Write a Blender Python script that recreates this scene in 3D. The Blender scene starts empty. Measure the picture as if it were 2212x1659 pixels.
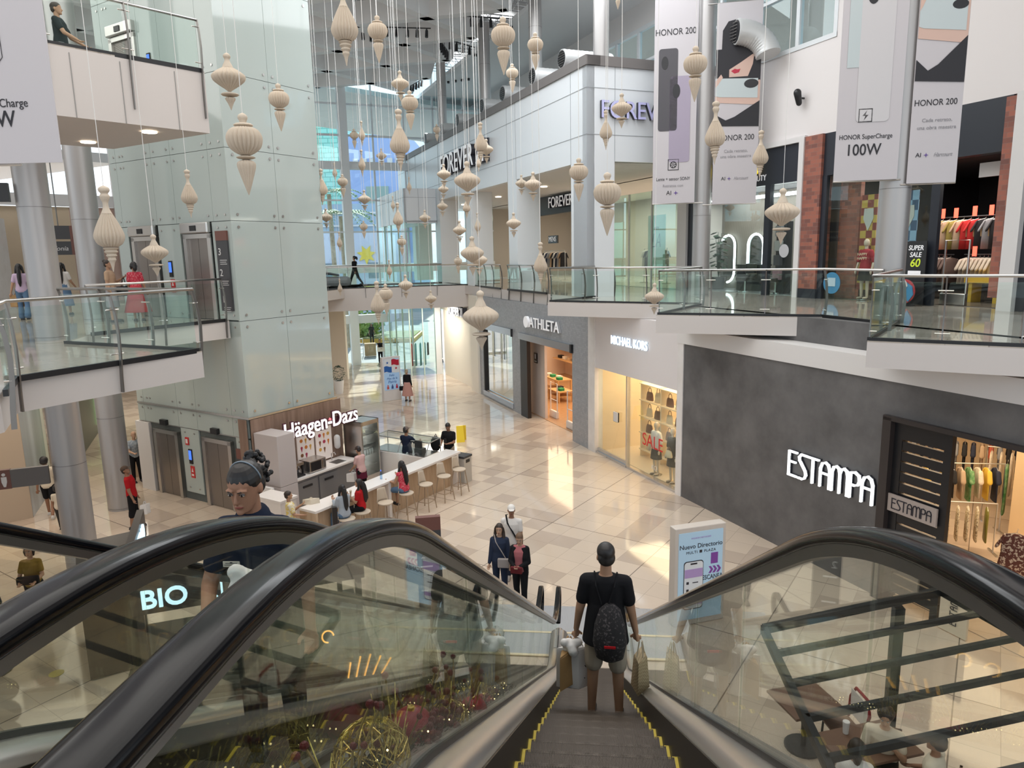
import bpy, math, random
from math import sin, cos, radians as rad, pi
from mathutils import Matrix, Vector, noise
random.seed(7)
S = bpy.context.scene
COL = S.collection
# ---------------- camera, world, sun, fill lamps, exposure ----------------
EYE = Vector((0, 0, 7.1)); FPX = 1536.97
PITCH, ROLL, YAW = rad(10.383), rad(-1.219), rad(-6.127)
_f = Vector((0, cos(PITCH), -sin(PITCH))); _r = Vector((1, 0, 0)); _u = _r.cross(_f)
_r, _u = cos(ROLL)*_r + sin(ROLL)*_u, -sin(ROLL)*_r + cos(ROLL)*_u
_Z = Matrix.Rotation(-YAW, 3, 'Z'); _f, _r, _u = _Z @ _f, _Z @ _r, _Z @ _u
cd = bpy.data.cameras.new('camera'); cam = bpy.data.objects.new('camera', cd); COL.objects.link(cam)
cd.sensor_width = 36; cd.lens = FPX*36/2212; cd.clip_start = .05; cd.clip_end = 500
cam.matrix_world = Matrix((( _r.x, _u.x, -_f.x, 0), (_r.y, _u.y, -_f.y, 0), (_r.z, _u.z, -_f.z, EYE.z), (0, 0, 0, 1)))
S.camera = cam
vs = S.view_settings; S.display_settings.display_device = 'sRGB'
vs.view_transform = 'Standard'; vs.look = 'None'; vs.gamma = 1; vs.exposure = -0.1; vs.use_curve_mapping = False
cy = S.cycles
cy.use_denoising = True; cy.max_bounces = 8; cy.diffuse_bounces = 4; cy.glossy_bounces = 4; cy.transmission_bounces = 6
cy.transparent_max_bounces = 24; cy.caustics_reflective = False; cy.caustics_refractive = False
cy.sample_clamp_indirect = 4; cy.use_adaptive_sampling = True; cy.adaptive_threshold = .02
W = bpy.data.worlds.new('sky'); S.world = W; W.use_nodes = True
wn, wl = W.node_tree.nodes, W.node_tree.links
bg = wn['Background']; bg.inputs[1].default_value = 1.5
tc = wn.new('ShaderNodeTexCoord'); sep = wn.new('ShaderNodeSeparateXYZ'); wl.new(tc.outputs['Generated'], sep.inputs[0])
cr = wn.new('ShaderNodeValToRGB'); wl.new(sep.outputs[2], cr.inputs[0])
e = cr.color_ramp.elements; e[0].position = .0; e[0].color = (.55, .58, .6, 1); e[1].position = .02; e[1].color = (.80, .93, 1, 1)
e2 = e.new(.6); e2.color = (.24, .52, .92, 1)
nz = wn.new('ShaderNodeTexNoise'); nz.inputs['Scale'].default_value = 2.6; nz.inputs['Detail'].default_value = 7; nz.inputs['Roughness'].default_value = .55
wl.new(tc.outputs['Generated'], nz.inputs['Vector'])
cr2 = wn.new('ShaderNodeValToRGB'); wl.new(nz.outputs[0], cr2.inputs[0])
cr2.color_ramp.elements[0].position = .42; cr2.color_ramp.elements[1].position = .62
mx = wn.new('ShaderNodeMix'); mx.data_type = 'RGBA'; wl.new(cr2.outputs[0], mx.inputs['Factor']); wl.new(cr.outputs[0], mx.inputs['A'])
mx.inputs['B'].default_value = (1.12, 1.14, 1.16, 1); wl.new(mx.outputs['Result'], bg.inputs[0])
def lamp(name, kind, loc, power, color=(1, 1, 1), size=1, size_y=None, target=None, **k):
    d = bpy.data.lights.new(name, kind); d.energy = power; d.color = color
    if kind == 'AREA':
        d.shape = 'RECTANGLE'; d.size = size; d.size_y = size_y or size
    elif kind != 'SUN': d.shadow_soft_size = size
    for a, b in k.items(): setattr(d, a, b)
    o = bpy.data.objects.new(name, d); COL.objects.link(o); o.location = loc
    if target is not None: o.rotation_euler = (Vector(target) - Vector(loc)).to_track_quat('-Z', 'Y').to_euler()
    return o
sun = lamp('sun', 'SUN', (0, 60, 40), 8.0, (1, .95, .86), target=(.25*40, 60-40, 40-.84*40), angle=.009)
# area lamps added under the closed roof, out of view, in place of daylight
WARM = (1, .78, .52)
lamp('roof_fill_front', 'AREA', (-3, 9, 17.0), 2500, (1, .96, .91), 22, 18, (-3, 9, 0))
lamp('roof_fill_middle', 'AREA', (-3, 24, 17.0), 1750, (.95, .98, 1), 14, 9, (-3, 24, 0))
lamp('fill_left', 'AREA', (-22, 14, 15.0), 1100, (1, .97, .93), 10, 18, (-20, 16, 0))

# downlights below the bridge; area lamp added to brighten the left lower level
lamp('bridge_downlights', 'AREA', (-8.2, 39.6, 4.25), 300, (1, .93, .82), 3, 2.5, (-8.2, 39.6, 0))
lamp('left_fill', 'AREA', (-16, 18, 4.9), 420, (1, .88, .74), 7, 9, (-16, 18, 0))
lamp('left_corridor_lights', 'AREA', (-21, 31, 4.9), 350, (1, .95, .86), 4, 8, (-21, 31, 0))
# ---------------- helpers ----------------
def ray(x, y): return _f + _r*((x-1106)/FPX) - _u*((y-829.5)/FPX)
def atz(x, y, z):
    d = ray(x, y); return EYE + d*((z-7.1)/d.z)
def atdep(x, y, dep): return EYE + ray(x, y)*dep
def atpl(x, y, pt, az):
    n = Vector((cos(rad(az)), -sin(rad(az)), 0)); d = ray(x, y); p = Vector((pt[0], pt[1], 7.1))
    return EYE + d*((p-EYE).dot(n)/d.dot(n))
def frame(o, ux, uy=None):
    """local axes: u to the viewer's right, v away from the viewer, w up"""
    if uy is None: a = rad(ux); ux, uy = sin(a), cos(a)
    L = math.hypot(ux, uy); ux /= L; uy /= L
    z = o[2] if len(o) > 2 else 0
    return Matrix(((ux, -uy, 0, o[0]), (uy, ux, 0, o[1]), (0, 0, 1, z), (0, 0, 0, 1)))
def T(x, y, z=0, rz=0): return Matrix.Translation((x, y, z)) @ Matrix.Rotation(rad(rz), 4, 'Z')
def wmat(o):
    m = o.matrix_basis.copy()
    while o.parent: o = o.parent; m = o.matrix_basis @ m
    return m
class MB:
    def __init__(s, M=None): s.v = []; s.f = []; s.M = M or Matrix()
    def add(s, vs, fs, M=None):
        n = len(s.v); M = s.M if M is None else s.M @ M
        s.v += [M @ Vector(p) for p in vs]; s.f += [tuple(i+n for i in f) for f in fs]; return s
    def box(s, x0, x1, y0, y1, z0, z1, M=None):
        return s.add([(x, y, z) for z in (z0, z1) for y in (y0, y1) for x in (x0, x1)],
            [(0, 2, 3, 1), (4, 5, 7, 6), (0, 1, 5, 4), (2, 6, 7, 3), (0, 4, 6, 2), (1, 3, 7, 5)], M)
    def prism(s, pts, z0, z1, M=None):
        n = len(pts); return s.add([(x, y, z0) for x, y in pts]+[(x, y, z1) for x, y in pts],
            [tuple(range(n))[::-1], tuple(range(n, 2*n))]+[(i, (i+1) % n, n+(i+1) % n, n+i) for i in range(n)], M)
    def plate(s, pts, y0, y1, M=None):
        """outline in x,z extruded along y"""
        n = len(pts); return s.add([(x, y0, z) for x, z in pts]+[(x, y1, z) for x, z in pts],
            [tuple(range(n)), tuple(range(n, 2*n))[::-1]]+[(i, n+i, n+(i+1) % n, (i+1) % n) for i in range(n)], M)
    def tube(s, pts, r, n=8, M=None, sy=1.0, closed=False):
        pts = [Vector(p) for p in pts]; m = len(pts); V = []; F = []
        rs = r if isinstance(r, (list, tuple)) else [r]*m
        ref = None
        for i, p in enumerate(pts):
            t = (pts[(i+1) % m]-pts[i-1]) if closed else (pts[min(i+1, m-1)]-pts[max(i-1, 0)])
            t = t.normalized() if t.length > 1e-9 else Vector((0, 0, 1))
            if ref is None: ref = Vector((0, 0, 1)) if abs(t.z) < .9 else Vector((1, 0, 0))
            a = t.cross(ref).normalized(); b = a.cross(t); ref = b if abs(t.dot(b)) < .9 else ref
            V += [p+(a*cos(2*pi*k/n)+b*sin(2*pi*k/n)*sy)*rs[i] for k in range(n)]
        for i in range(m if closed else m-1):
            for k in range(n):
                j = (i+1) % m; F.append((i*n+k, i*n+(k+1) % n, j*n+(k+1) % n, j*n+k))
        if not closed: F += [tuple(range(n))[::-1], tuple(range((m-1)*n, m*n))]
        return s.add(V, F, M)
    def cyl(s, x, y, z0, z1, r, n=24, r1=None, M=None):
        return s.tube([(x, y, z0), (x, y, z1)], [r, r if r1 is None else r1], n, M)
    def lathe(s, prof, n=16, M=None, rib=0):
        V = []; F = []; m = len(prof)
        for r, z in prof:
            V += [((r*(1-rib*(k % 2)))*cos(2*pi*k/n), (r*(1-rib*(k % 2)))*sin(2*pi*k/n), z) for k in range(n)]
        for i in range(m-1):
            for k in range(n): F.append((i*n+k, i*n+(k+1) % n, (i+1)*n+(k+1) % n, (i+1)*n+k))
        F += [tuple(range(n))[::-1], tuple(range((m-1)*n, m*n))]
        return s.add(V, F, M)
    def ell(s, c, r, n=12, m=8, M=None):
        if not isinstance(r, (tuple, list)): r = (r, r, r)
        V = []; F = []
        for i in range(m+1):
            t = -pi/2+pi*i/m; t = max(-1.5, min(1.5, t))
            V += [(c[0]+r[0]*cos(t)*cos(2*pi*k/n), c[1]+r[1]*cos(t)*sin(2*pi*k/n), c[2]+r[2]*sin(t)) for k in range(n)]
        for i in range(m):
            for k in range(n): F.append((i*n+k, i*n+(k+1) % n, (i+1)*n+(k+1) % n, (i+1)*n+k))
        F += [tuple(range(n))[::-1], tuple(range(m*n, (m+1)*n))]
        return s.add(V, F, M)
    def cap(s, a, b, ra, rb, n=12, fl=1.0):
        """tapered limb with round ends"""
        a = Vector(a); b = Vector(b); d = (b-a).normalized(); L = (b-a).length; P = []; R = []
        for k in (-1.4, -1., -.5, 0): P.append(a+d*ra*sin(k)); R.append(ra*cos(k))
        for k in (.35, .7): P.append(a.lerp(b, k)); R.append(ra+(rb-ra)*k)
        for k in (0, .5, 1., 1.4): P.append(b+d*rb*sin(k)); R.append(rb*cos(k))
        return s.tube(P, R, n, None, fl)
    def loft(s, rings, n=20, cap=True):
        """rings: (center, a-vector, b-vector) ellipses"""
        V = []; F = []; m = len(rings)
        for c, a, b in rings:
            c, a, b = Vector(c), Vector(a), Vector(b); V += [c+a*cos(2*pi*k/n)+b*sin(2*pi*k/n) for k in range(n)]
        for i in range(m-1):
            for k in range(n): F.append((i*n+k, i*n+(k+1) % n, (i+1)*n+(k+1) % n, (i+1)*n+k))
        if cap: F += [tuple(range(n))[::-1], tuple(range((m-1)*n, m*n))]
        return s.add(V, F)
    def mesh(s, name, inv=None):
        me = bpy.data.meshes.new(name)
        me.from_pydata([tuple(inv @ p) if inv else tuple(p) for p in s.v], [], s.f); me.validate(); return me
    def build(s, name, m, parent=None, smooth=False, bev=0, label=None):
        me = s.mesh(name, wmat(parent).inverted() if parent else None)
        if m is not None: me.materials.append(m)
        if smooth:
            me.shade_smooth() if smooth is True else me.shade_smooth()
            if smooth is not True: me.set_sharp_from_angle(angle=rad(smooth))
        o = bpy.data.objects.new(name, me); COL.objects.link(o)
        if parent: o.parent = parent
        if bev:
            b = o.modifiers.new('soft_edges', 'BEVEL'); b.width = bev; b.segments = 2; b.limit_method = 'ANGLE'
        if label: o['label'] = label
        return o
def tag(o, label, cat, group=None):
    o['label'] = label; o['category'] = cat
    if group: o['group'] = group
    return o
def thing(name, label, cat, loc=(0, 0, 0), rz=0, group=None, M=None):
    o = bpy.data.objects.new(name, None); COL.objects.link(o); o.empty_display_size = .1
    if M is not None: o.matrix_basis = M
    else: o.location = loc; o.rotation_euler = (0, 0, rad(rz))
    return tag(o, label, cat, group)
def struct(o, label=None):
    o['kind'] = 'structure'
    if label: o['label'] = label
    return o
def copytree(o, M=None, parent=None):
    c = o.copy(); COL.objects.link(c); c.parent = parent
    if M is not None: c.matrix_basis = M
    for ch in o.children: copytree(ch, None, c)
    return c
# ---------------- materials ----------------
def mat(name, col, rough=.5, metal=0, emit=0, ecol=None, spec=.5, **k):
    m = bpy.data.materials.new(name); m.use_nodes = True; b = m.node_tree.nodes['Principled BSDF']
    b.inputs['Base Color'].default_value = (*col, 1); b.inputs['Roughness'].default_value = rough
    b.inputs['Metallic'].default_value = metal; b.inputs['Specular IOR Level'].default_value = spec
    if emit:
        b.inputs['Emission Color'].default_value = (*(ecol or col), 1); b.inputs['Emission Strength'].default_value = emit
    for a, v in k.items(): b.inputs[a.replace('_', ' ')].default_value = v
    return m
def nodes(m): return m.node_tree.nodes, m.node_tree.links, m.node_tree.nodes['Principled BSDF']
def N(m, t, **k):
    n = m.node_tree.nodes.new('ShaderNode'+t)
    for a, v in k.items():
        if a[:3] == 'in_':
            n.inputs[int(a[3:]) if a[3:].isdigit() else a[3:].replace('_', ' ')].default_value = v
        else: setattr(n, a, v)
    return n
def coords(m, M=None, scale=(1, 1, 1)):
    """object coordinates (meshes are built in world space) turned into a plane's own frame"""
    l = m.node_tree.links; t = N(m, 'NewGeometry'); mp = N(m, 'Mapping'); l.new(t.outputs['Position'], mp.inputs[0])
    mp.vector_type = 'POINT'
    if M is not None: mp.inputs['Rotation'].default_value = (0, 0, M)
    mp.inputs['Scale'].default_value = scale; return mp.outputs[0]
def ramp(m, src, stops):
    r = N(m, 'ValToRGB'); m.node_tree.links.new(src, r.inputs[0]); el = r.color_ramp.elements
    while len(el) < len(stops): el.new(.5)
    for q, (p, c) in zip(el, stops): q.position = p; q.color = (*c, 1)
    return r.outputs[0]
def noisy(name, c0, c1, scale=4, rough=.5, detail=6, lo=.35, hi=.65, bump=0, stretch=(1, 1, 1), metal=0, spec=.5):
    m = mat(name, c0, rough, metal, spec=spec); n, l, b = nodes(m)
    z = N(m, 'TexNoise', in_Scale=scale, in_Detail=detail, in_Roughness=.6); l.new(coords(m, scale=stretch), z.inputs['Vector'])
    l.new(ramp(m, z.outputs[0], [(lo, c0), (hi, c1)]), b.inputs['Base Color'])
    if bump:
        bp = N(m, 'Bump', in_Strength=bump, in_Distance=.02); l.new(z.outputs[0], bp.inputs['Height']); l.new(bp.outputs[0], b.inputs['Normal'])
    return m
def glass(name, tint=(.9, .97, .95), refl=1.0, base=.04, rough=.0):
    m = bpy.data.materials.new(name); m.use_nodes = True; n = m.node_tree.nodes; l = m.node_tree.links
    n.remove(n['Principled BSDF']); out = n['Material Output']
    t = N(m, 'BsdfTransparent'); t.inputs[0].default_value = (*tint, 1)
    g = N(m, 'BsdfGlossy'); g.inputs['Roughness'].default_value = rough; g.inputs[0].default_value = (.95, 1, .98, 1)
    lw = N(m, 'LayerWeight', in_Blend=.5); pw = N(m, 'Math', operation='POWER', in_1=4.0); l.new(lw.outputs['Facing'], pw.inputs[0])
    mu = N(m, 'Math', operation='MULTIPLY_ADD', in_1=.8*refl, in_2=base)
    l.new(pw.outputs[0], mu.inputs[0]); mi = N(m, 'MixShader'); l.new(mu.outputs[0], mi.inputs[0]); l.new(t.outputs[0], mi.inputs[1]); l.new(g.outputs[0], mi.inputs[2])
    l.new(mi.outputs[0], out.inputs[0]); return m
WHITE = mat('white_paint', (.72, .70, .69), .45)
FASC = mat('cream_fascia', (.60, .555, .53), .5)
SOFF = mat('soffit_paint', (.70, .64, .60), .6)
PANEL = mat('white_cladding', (.74, .77, .80), .3)
STEEL = mat('brushed_steel', (.62, .60, .58), .28, 1)
DSTEEL = mat('dark_steel', (.23, .22, .21), .35, .8)
CHROME = mat('polished_steel', (.75, .74, .73), .12, 1)
COLM = mat('silver_column_paint', (.42, .405, .40), .38, .55)
BLACK = mat('black_metal', (.012, .012, .014), .35)
RUBBER = mat('black_rubber', (.004, .004, .005), .16, spec=.2)
DKGREY = mat('dark_grey_panel', (.035, .037, .045), .45)
CHAR = mat('charcoal', (.09, .085, .085), .5)
RAILG = glass('rail_glass', (.93, .975, .96), .75, .02)
ESCG = glass('balustrade_glass', (.93, .95, .92), .85, .035)
WING = glass('window_glass', (.88, .97, .99), .8, .04)
SHOPG = glass('shop_glass', (.93, .97, .95), .9, .04)
LAMPW = mat('warm_lamp', (1, .8, .55), .5, emit=9, ecol=(1, .82, .6))
LAMPC = mat('cool_lamp', (1, 1, 1), .5, emit=9, ecol=(.95, .97, 1))
INK = mat('black_ink', (.02, .02, .03), .5)
def tile_floor(name, c0, c1, cj, size, rot, rough, frac=.3, big=5):
    m = mat(name, c0, rough, spec=.55); n, l, b = nodes(m); P = coords(m, rot, (1/size,)*3)
    fl = N(m, 'VectorMath', operation='FLOOR'); l.new(P, fl.inputs[0])
    sx = N(m, 'SeparateXYZ'); l.new(fl.outputs[0], sx.inputs[0]); cx = N(m, 'CombineXYZ'); l.new(sx.outputs[0], cx.inputs[0]); l.new(sx.outputs[1], cx.inputs[1])
    w = N(m, 'TexWhiteNoise'); l.new(cx.outputs[0], w.inputs['Vector'])
    col = ramp(m, w.outputs[0], [(0, c1), (frac, c1), (frac+.02, c0), (1, tuple(v*1.07 for v in c0))])
    fr = N(m, 'VectorMath', operation='FRACTION'); l.new(P, fr.inputs[0]); sf = N(m, 'SeparateXYZ'); l.new(fr.outputs[0], sf.inputs[0])
    def edge(src, wd):
        a = N(m, 'Math', operation='SUBTRACT', in_1=.5); l.new(src, a.inputs[0]); c = N(m, 'Math', operation='ABSOLUTE'); l.new(a.outputs[0], c.inputs[0])
        g = N(m, 'Math', operation='GREATER_THAN', in_1=.5-wd); l.new(c.outputs[0], g.inputs[0]); return g.outputs[0]
    def mxm(a, c):
        k = N(m, 'Math', operation='MAXIMUM'); l.new(a, k.inputs[0]); l.new(c, k.inputs[1]); return k.outputs[0]
    j = mxm(edge(sf.outputs[0], .006), edge(sf.outputs[1], .006))
    P2 = coords(m, rot, (1/(size*big),)*3); f2 = N(m, 'VectorMath', operation='FRACTION'); l.new(P2, f2.inputs[0]); s2 = N(m, 'SeparateXYZ'); l.new(f2.outputs[0], s2.inputs[0])
    J = mxm(edge(s2.outputs[0], .0035), edge(s2.outputs[1], .0035))
    m1 = N(m, 'Mix', data_type='RGBA'); l.new(j, m1.inputs['Factor']); l.new(col, m1.inputs['A']); m1.inputs['B'].default_value = (*[v*.62 for v in c0], 1)
    m2 = N(m, 'Mix', data_type='RGBA'); l.new(J, m2.inputs['Factor']); l.new(m1.outputs['Result'], m2.inputs['A']); m2.inputs['B'].default_value = (*cj, 1)
    l.new(m2.outputs['Result'], b.inputs['Base Color']); return m
FLOOR1 = tile_floor('polished_cream_tile', (.60, .495, .395), (.50, .405, .325), (.2, .16, .13), .62, rad(28), .07, .2)
FLOOR2 = tile_floor('polished_taupe_tile', (.44, .39, .34), (.38, .335, .29), (.25, .21, .18), .6, rad(28), .06, .3)
# lettering
_fc = {}
def txt(s, size, M, m, parent=None, name='lettering', ext=.012, sx=1.0, bold=0, al='CENTER', shear=0, space=1.0, label=None):
    k = (s, ext, bold, al, shear, space)
    if k not in _fc:
        cu = bpy.data.curves.new('lettering', 'FONT'); cu.body = s; cu.align_x = al; cu.align_y = 'CENTER'; cu.extrude = .5*ext; cu.offset = bold; cu.shear = shear
        cu.space_character = space; cu.resolution_u = 4
        t = bpy.data.objects.new('tmp', cu); COL.objects.link(t); dg = bpy.context.evaluated_depsgraph_get(); dg.update()
        me = bpy.data.meshes.new_from_object(t.evaluated_get(dg)); bpy.data.objects.remove(t)
        _fc[k] = ([v.co.copy() for v in me.vertices], [tuple(p.vertices) for p in me.polygons]); bpy.data.meshes.remove(me)
    V, F = _fc[k]; mb = MB(M)
    mb.add([(v.x*size*sx, -v.z, v.y*size) for v in V], F)
    return mb.build(name, m, parent, label=label)
# ---------------- the setting ----------------
Z2, Z3 = 5.5, 11.0
FC = frame((2.73, 20.31), 152); FW = frame((6.88, 24.24), 152); FR = frame((0, 25.63), 62); FL = frame((0, 25.63), 152)
TR = frame((-9.2, 18.1), 25.7); TL = frame((-9.2, 18.1), 115.7); EW = frame((-16.2, 45.4), 62)
def pt(M, u, v, w=0): return M @ Vector((u, v, w))
struct(MB().box(-60, 40, -12, 46.6, -.3, 0).build('floor', FLOOR1))
struct(MB().box(-120, 90, 46.7, 140, -.5, -.08).build('street', noisy('asphalt', (.30, .29, .28), (.36, .35, .34), .6, .8)))
def slab(name, pts, zb, zt, fmat=FLOOR2, fm=FASC):
    struct(MB().prism(pts, zb, zt-.02).build('trim_'+name, fm)); struct(MB().prism(pts, zt-.02, zt).build('floor_'+name, fmat))
RP = [(-8.4, 41.5), (-.35, 26.3), (.25, 25.55), (-1.3, 23.73), (3.4, 21.5), (1.74, 18.31), (5.51, 17.18), (6.2, 15.5), (4.78, 12.7), (6.75, 11.73), (14, 8.1), (26, 8), (26, 62), (-8.4, 62)][::-1]
slab('upper_right', RP, 5.04, Z2)
LPg = [(-30, -4), (-4.0, 3.0), (-8.05, 9.1), (-6.87, 12.02), (-10.65, 13.4), (-11.2, 14.93), (-9.55, 18.2), (-13.9, 20.3), (-12, 40), (-40, 46), (-40, -4)]
LPg[1] = (-7.3, 8.0); LPg.insert(1, (-7.0, -4))
slab('upper_left', LPg, 5.02, Z2)
BR = [(-6.1, 38.0), (-8.2, 41.8), (-24, 36.3), (-20.3, 33.0)]
slab('bridge', BR, 4.35, Z2)
slab('landing', [(-3.6, -8), (3.4, -8), (3.4, .6), (-3.6, .6)], 5.0, Z2)
L3 = [(-14.5, 5.5), (-9.64, 12.74), (-8.0, 15.17), (-11.26, 16.69), (-13.6, 13.6), (-18.8, 5.8)]
slab('third_level', L3, 9.76, Z3, FLOOR2, FASC)
mb = MB()
for f in (.12, .42, .78):   # joints of the third level fascia
    a = Vector((-9.64, 12.74, 0)).lerp(Vector((-8.0, 15.17, 0)), f)
    mb.box(-.008, .008, -.01, .01, 9.76, 10.9, T(a.x, a.y, 0, 56))
struct(mb.build('trim_fascia_joints', mat('joint_grey', (.3, .29, .28))))

# elevator tower clad in frosted glass
FROST = noisy('frosted_glass_panel', (.42, .48, .46), (.445, .505, .485), .3, .06, 2, spec=.75)
FROST2 = mat('frosted_glass_inside', (.42, .46, .44), .6)
ZJ = [2.83, 5.47, 8.1, 9.93, 11.77, 14.2, 16.5, 18.6]
tw = MB(TR).box(.05, 3.15, .05, 5.2, 0, 18.6).build('wall_tower', mat('tower_core', (.10, .115, .11), .6)); struct(tw)
mb = MB()
for i, (a, b) in enumerate(zip(ZJ[:-1], ZJ[1:])):
    for u0, u1 in ((0, 1.565), (1.575, 3.2)): mb.box(u0, u1, 0, .045, a+.006, b-.006, TR)
    if i: 
        for u0, u1 in ((-5.25, -4.92), (-4.91, -3.21), (-3.2, -2.31), (-2.3, -.71), (-.7, -.047)):
            if a > 8 or i >= 3: mb.box(u0, u1, 0, .045, a+.006, b-.006, TL)
for u0, u1 in ((-5.25, -4.92), (-4.91, -3.21), (-3.2, -2.31), (-2.3, -.71), (-.7, -.047)):
    mb.box(u0, u1, 0, .045, 2.84, 5.46, TL); mb.box(u0, u1, 0, .045, 2.24, 2.82, TL)
mb.box(-5.25, -4.7, 0, .045, 5.5, 8.09, TL); mb.box(-3.2, -2.2, 0, .045, 5.5, 8.09, TL); mb.box(-.8, -.047, 0, .045, 5.5, 8.09, TL)
mb.box(-3.15, -2.3, 0, .045, .25, 2.22, TL); mb.box(-.62, -.047, 0, .045, .25, 2.22, TL)
struct(mb.build('wall_tower_panels', FROST, tw))
mb = MB()
for z in ZJ[:-1]:
    for dz in (-.16, .16):
        for u in (.22, 1.42, 1.72, 3.0): mb.tube([(u, .0, z+dz), (u, -.02, z+dz)], .035, 10, TR)
        for u in (-5.0, -4.7, -4.55, -3.4, -3.05, -2.45, -2.15, -.9, -.55, -.2): mb.tube([(u, .0, z+dz), (u, -.02, z+dz)], .03, 10, TL)
for u in (-2.95, -2.5, -.5, -.2):
    for z in (.4, 2.1): mb.tube([(u, .0, z), (u, -.02, z)], .025, 8, TL)
mb.build('bolt', STEEL, tw)
mb = MB(); mb.box(-.05, 3.25, -.06, 5.2, 2.79, 2.84, TR); mb.box(-5.3, .02, -.0, .06, 2.215, 2.235, TL)
struct(mb.build('trim_tower', STEEL))
# closed sides of the tower foot, white pier
struct(MB(TL).box(-5.42, -4.72, -.05, .3, 0, 2.2).build('wall_white_pier', WHITE))

# upper hall block on the right (white cladding) with its piers
def seams(M, us, zs, u0, u1, z0, z1, y=-.012, mb=None):
    mb = mb or MB()
    for u in us: mb.box(u-.008, u+.008, y, .02, z0, z1, M)
    for z in zs: mb.box(u0, u1, y, .02, z-.008, z+.008, M)
    return mb
bx = MB(); bx.box(-27.8, 0, 0, .3, 10.2, 13.3, FL); bx.box(0, 5.4, 0, .3, 10.2, 13.3, FR)
for u0, u1 in ((-1.2, 0), (-7.34, -6.35), (-13.26, -12.27), (-18.9, -17.94), (-24.5, -23.7)): bx.box(u0, u1, 0, 1.1 if u0 < -2 else .3, Z2, 10.2, FL)
bx.box(0, 1.1, 0, 1.0, Z2, 10.2, FR)
uw = struct(bx.build('wall_upper_right', PANEL))
struct(seams(FL, (-1.2, -6.35, -7.34, -12.3, -17.9, -23), (12.6, 11.08), -27.8, 0, 10.2, 13.3, mb=seams(FR, (1.1, 2.9), (12.6, 11.08), 0, 5.4, 10.2, 13.3)).build('trim_cladding_joints', mat('seam_grey', (.36, .38, .40))))
mb = MB(); mb.box(-27.8, .06, -.06, .5, 13.3, 13.62, FL); mb.box(0, 5.4, -.06, .5, 13.3, 13.62, FR)
struct(mb.build('trim_parapet', mat('parapet_brown_grey', (.17, .155, .15), .5)))
struct(MB(FL).box(-28, -.2, .3, 5.6, 10.2, 10.35).build('ceiling_portico', WHITE))
struct(MB(FL).box(-28, -.2, .3, 5.6, 13.2, 13.35).build('ceiling_ledge', WHITE))
# projecting glazed corner block at the far end
K = Vector((-10.42, 41.11)); KR = frame(K, 62); KL = frame(K, 152)
mb = MB(); mb.box(0, 1.9, 0, .12, 9.0, 10.9, KR); mb.box(-8, 0, 0, .12, 9.0, 10.9, KL); mb.box(-8, 0, .12, 1.9, 8.95, 9.1, KL)
mb.box(0, 2, 0, .1, 4.2, Z2, KR); mb.box(-8, 0, 0, .1, 4.2, Z2, KL); mb.box(1.55, 1.9, -.02, .2, 0, 4.2, KR); mb.box(-8, 0, .1, 3, 4.2, 4.3, KL)
struct(mb.build('wall_corner_block', PANEL))
struct(seams(KR, (.85,), (10.4,), 0, 1.9, 9, 10.9, mb=seams(KL, (-2, -4), (10.4,), -8, 0, 9, 10.9)).build('trim_block_joints', mat('seam', (.36, .38, .4))))
mb = MB()
for z0, z1 in ((.05, 4.2), (5.5, 9.0)):
    mb.box(.03, 1.55, .04, .05, z0, z1, KR); mb.box(-7.8, -.03, .04, .05, z0, z1, KL)
struct(mb.build('window_1', glass('green_tint_glass', (.89, .97, .94), .8, .04)))
mb = MB()
for z0, z1 in ((0, 4.2), (5.5, 9.0)):
    for u in (.0, .8): mb.box(u-.03, u+.03, .0, .08, z0, z1, KR)
    for u in (-1.9, -3.8, -5.7): mb.box(u-.03, u+.03, .0, .08, z0, z1, KL)
struct(mb.build('trim_block_mullions', mat('green_glass_edge', (.55, .68, .63), .2)))

# lower facade on the right
PLAST = noisy('dark_grey_plaster', (.085, .082, .083), (.165, .16, .16), 1.1, .6, 9, .3, .72, bump=.15)
MARB = noisy('white_marble', (.72, .69, .67), (.78, .76, .75), 2, .25)
mb = MB(FC); mb.box(0, 6.71, 0, .25, 0, 4.5); mb.box(6.71, 14, 0, .25, 3.8, 4.5); mb.box(-.3, 14, .55, .8, 4.9, 5.5)
struct(mb.build('wall_grey_plaster', PLAST))
struct(MB(FC).box(-.3, 14, -.04, .6, 4.5, 4.93).build('trim_white_band', WHITE))
mb = MB(FC); mb.box(-.27, 0, -.03, .3, 0, 4.5); mb.box(-5.69, -5.2, -.03, .3, 0, 5.03); struct(mb.build('trim_marble_jambs', MARB))
struct(MB(FC).box(-5.2, -.27, 0, .3, 3.1, 5.03).build('wall_white_header', mat('blush_white_panel', (.74, .70, .70), .35)))
# grey mosaic front
MOS = mat('grey_mosaic', (.33, .345, .365), .35); n, l, b = nodes(MOS)
bt = N(MOS, 'TexBrick', in_Scale=7); 
for a, v in (('Color1', (.30, .315, .34, 1)), ('Color2', (.37, .385, .41, 1)), ('Mortar', (.26, .27, .29, 1)), ('Mortar Size', .02), ('Brick Width', .8), ('Row Height', .5)): bt.inputs[a].default_value = v
mpn = N(MOS, 'Mapping'); mpn.vector_type = 'TEXTURE'; mpn.inputs['Rotation'].default_value = (rad(90), 0, rad(-62)); gp = N(MOS, 'NewGeometry')
l.new(gp.outputs['Position'], mpn.inputs[0]); l.new(mpn.outputs[0], bt.inputs['Vector']); l.new(bt.outputs[0], b.inputs['Base Color'])
mb = MB(FC); mb.box(-17.44, -16.8, 0, .3, 0, 5.03); mb.box(-16.8, -13.0, 0, .3, 3.5, 5.03); mb.box(-16.8, -13.0, 0, .3, 0, .3); mb.box(-13.0, -11.95, 0, .3, 0, 5.03)
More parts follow.
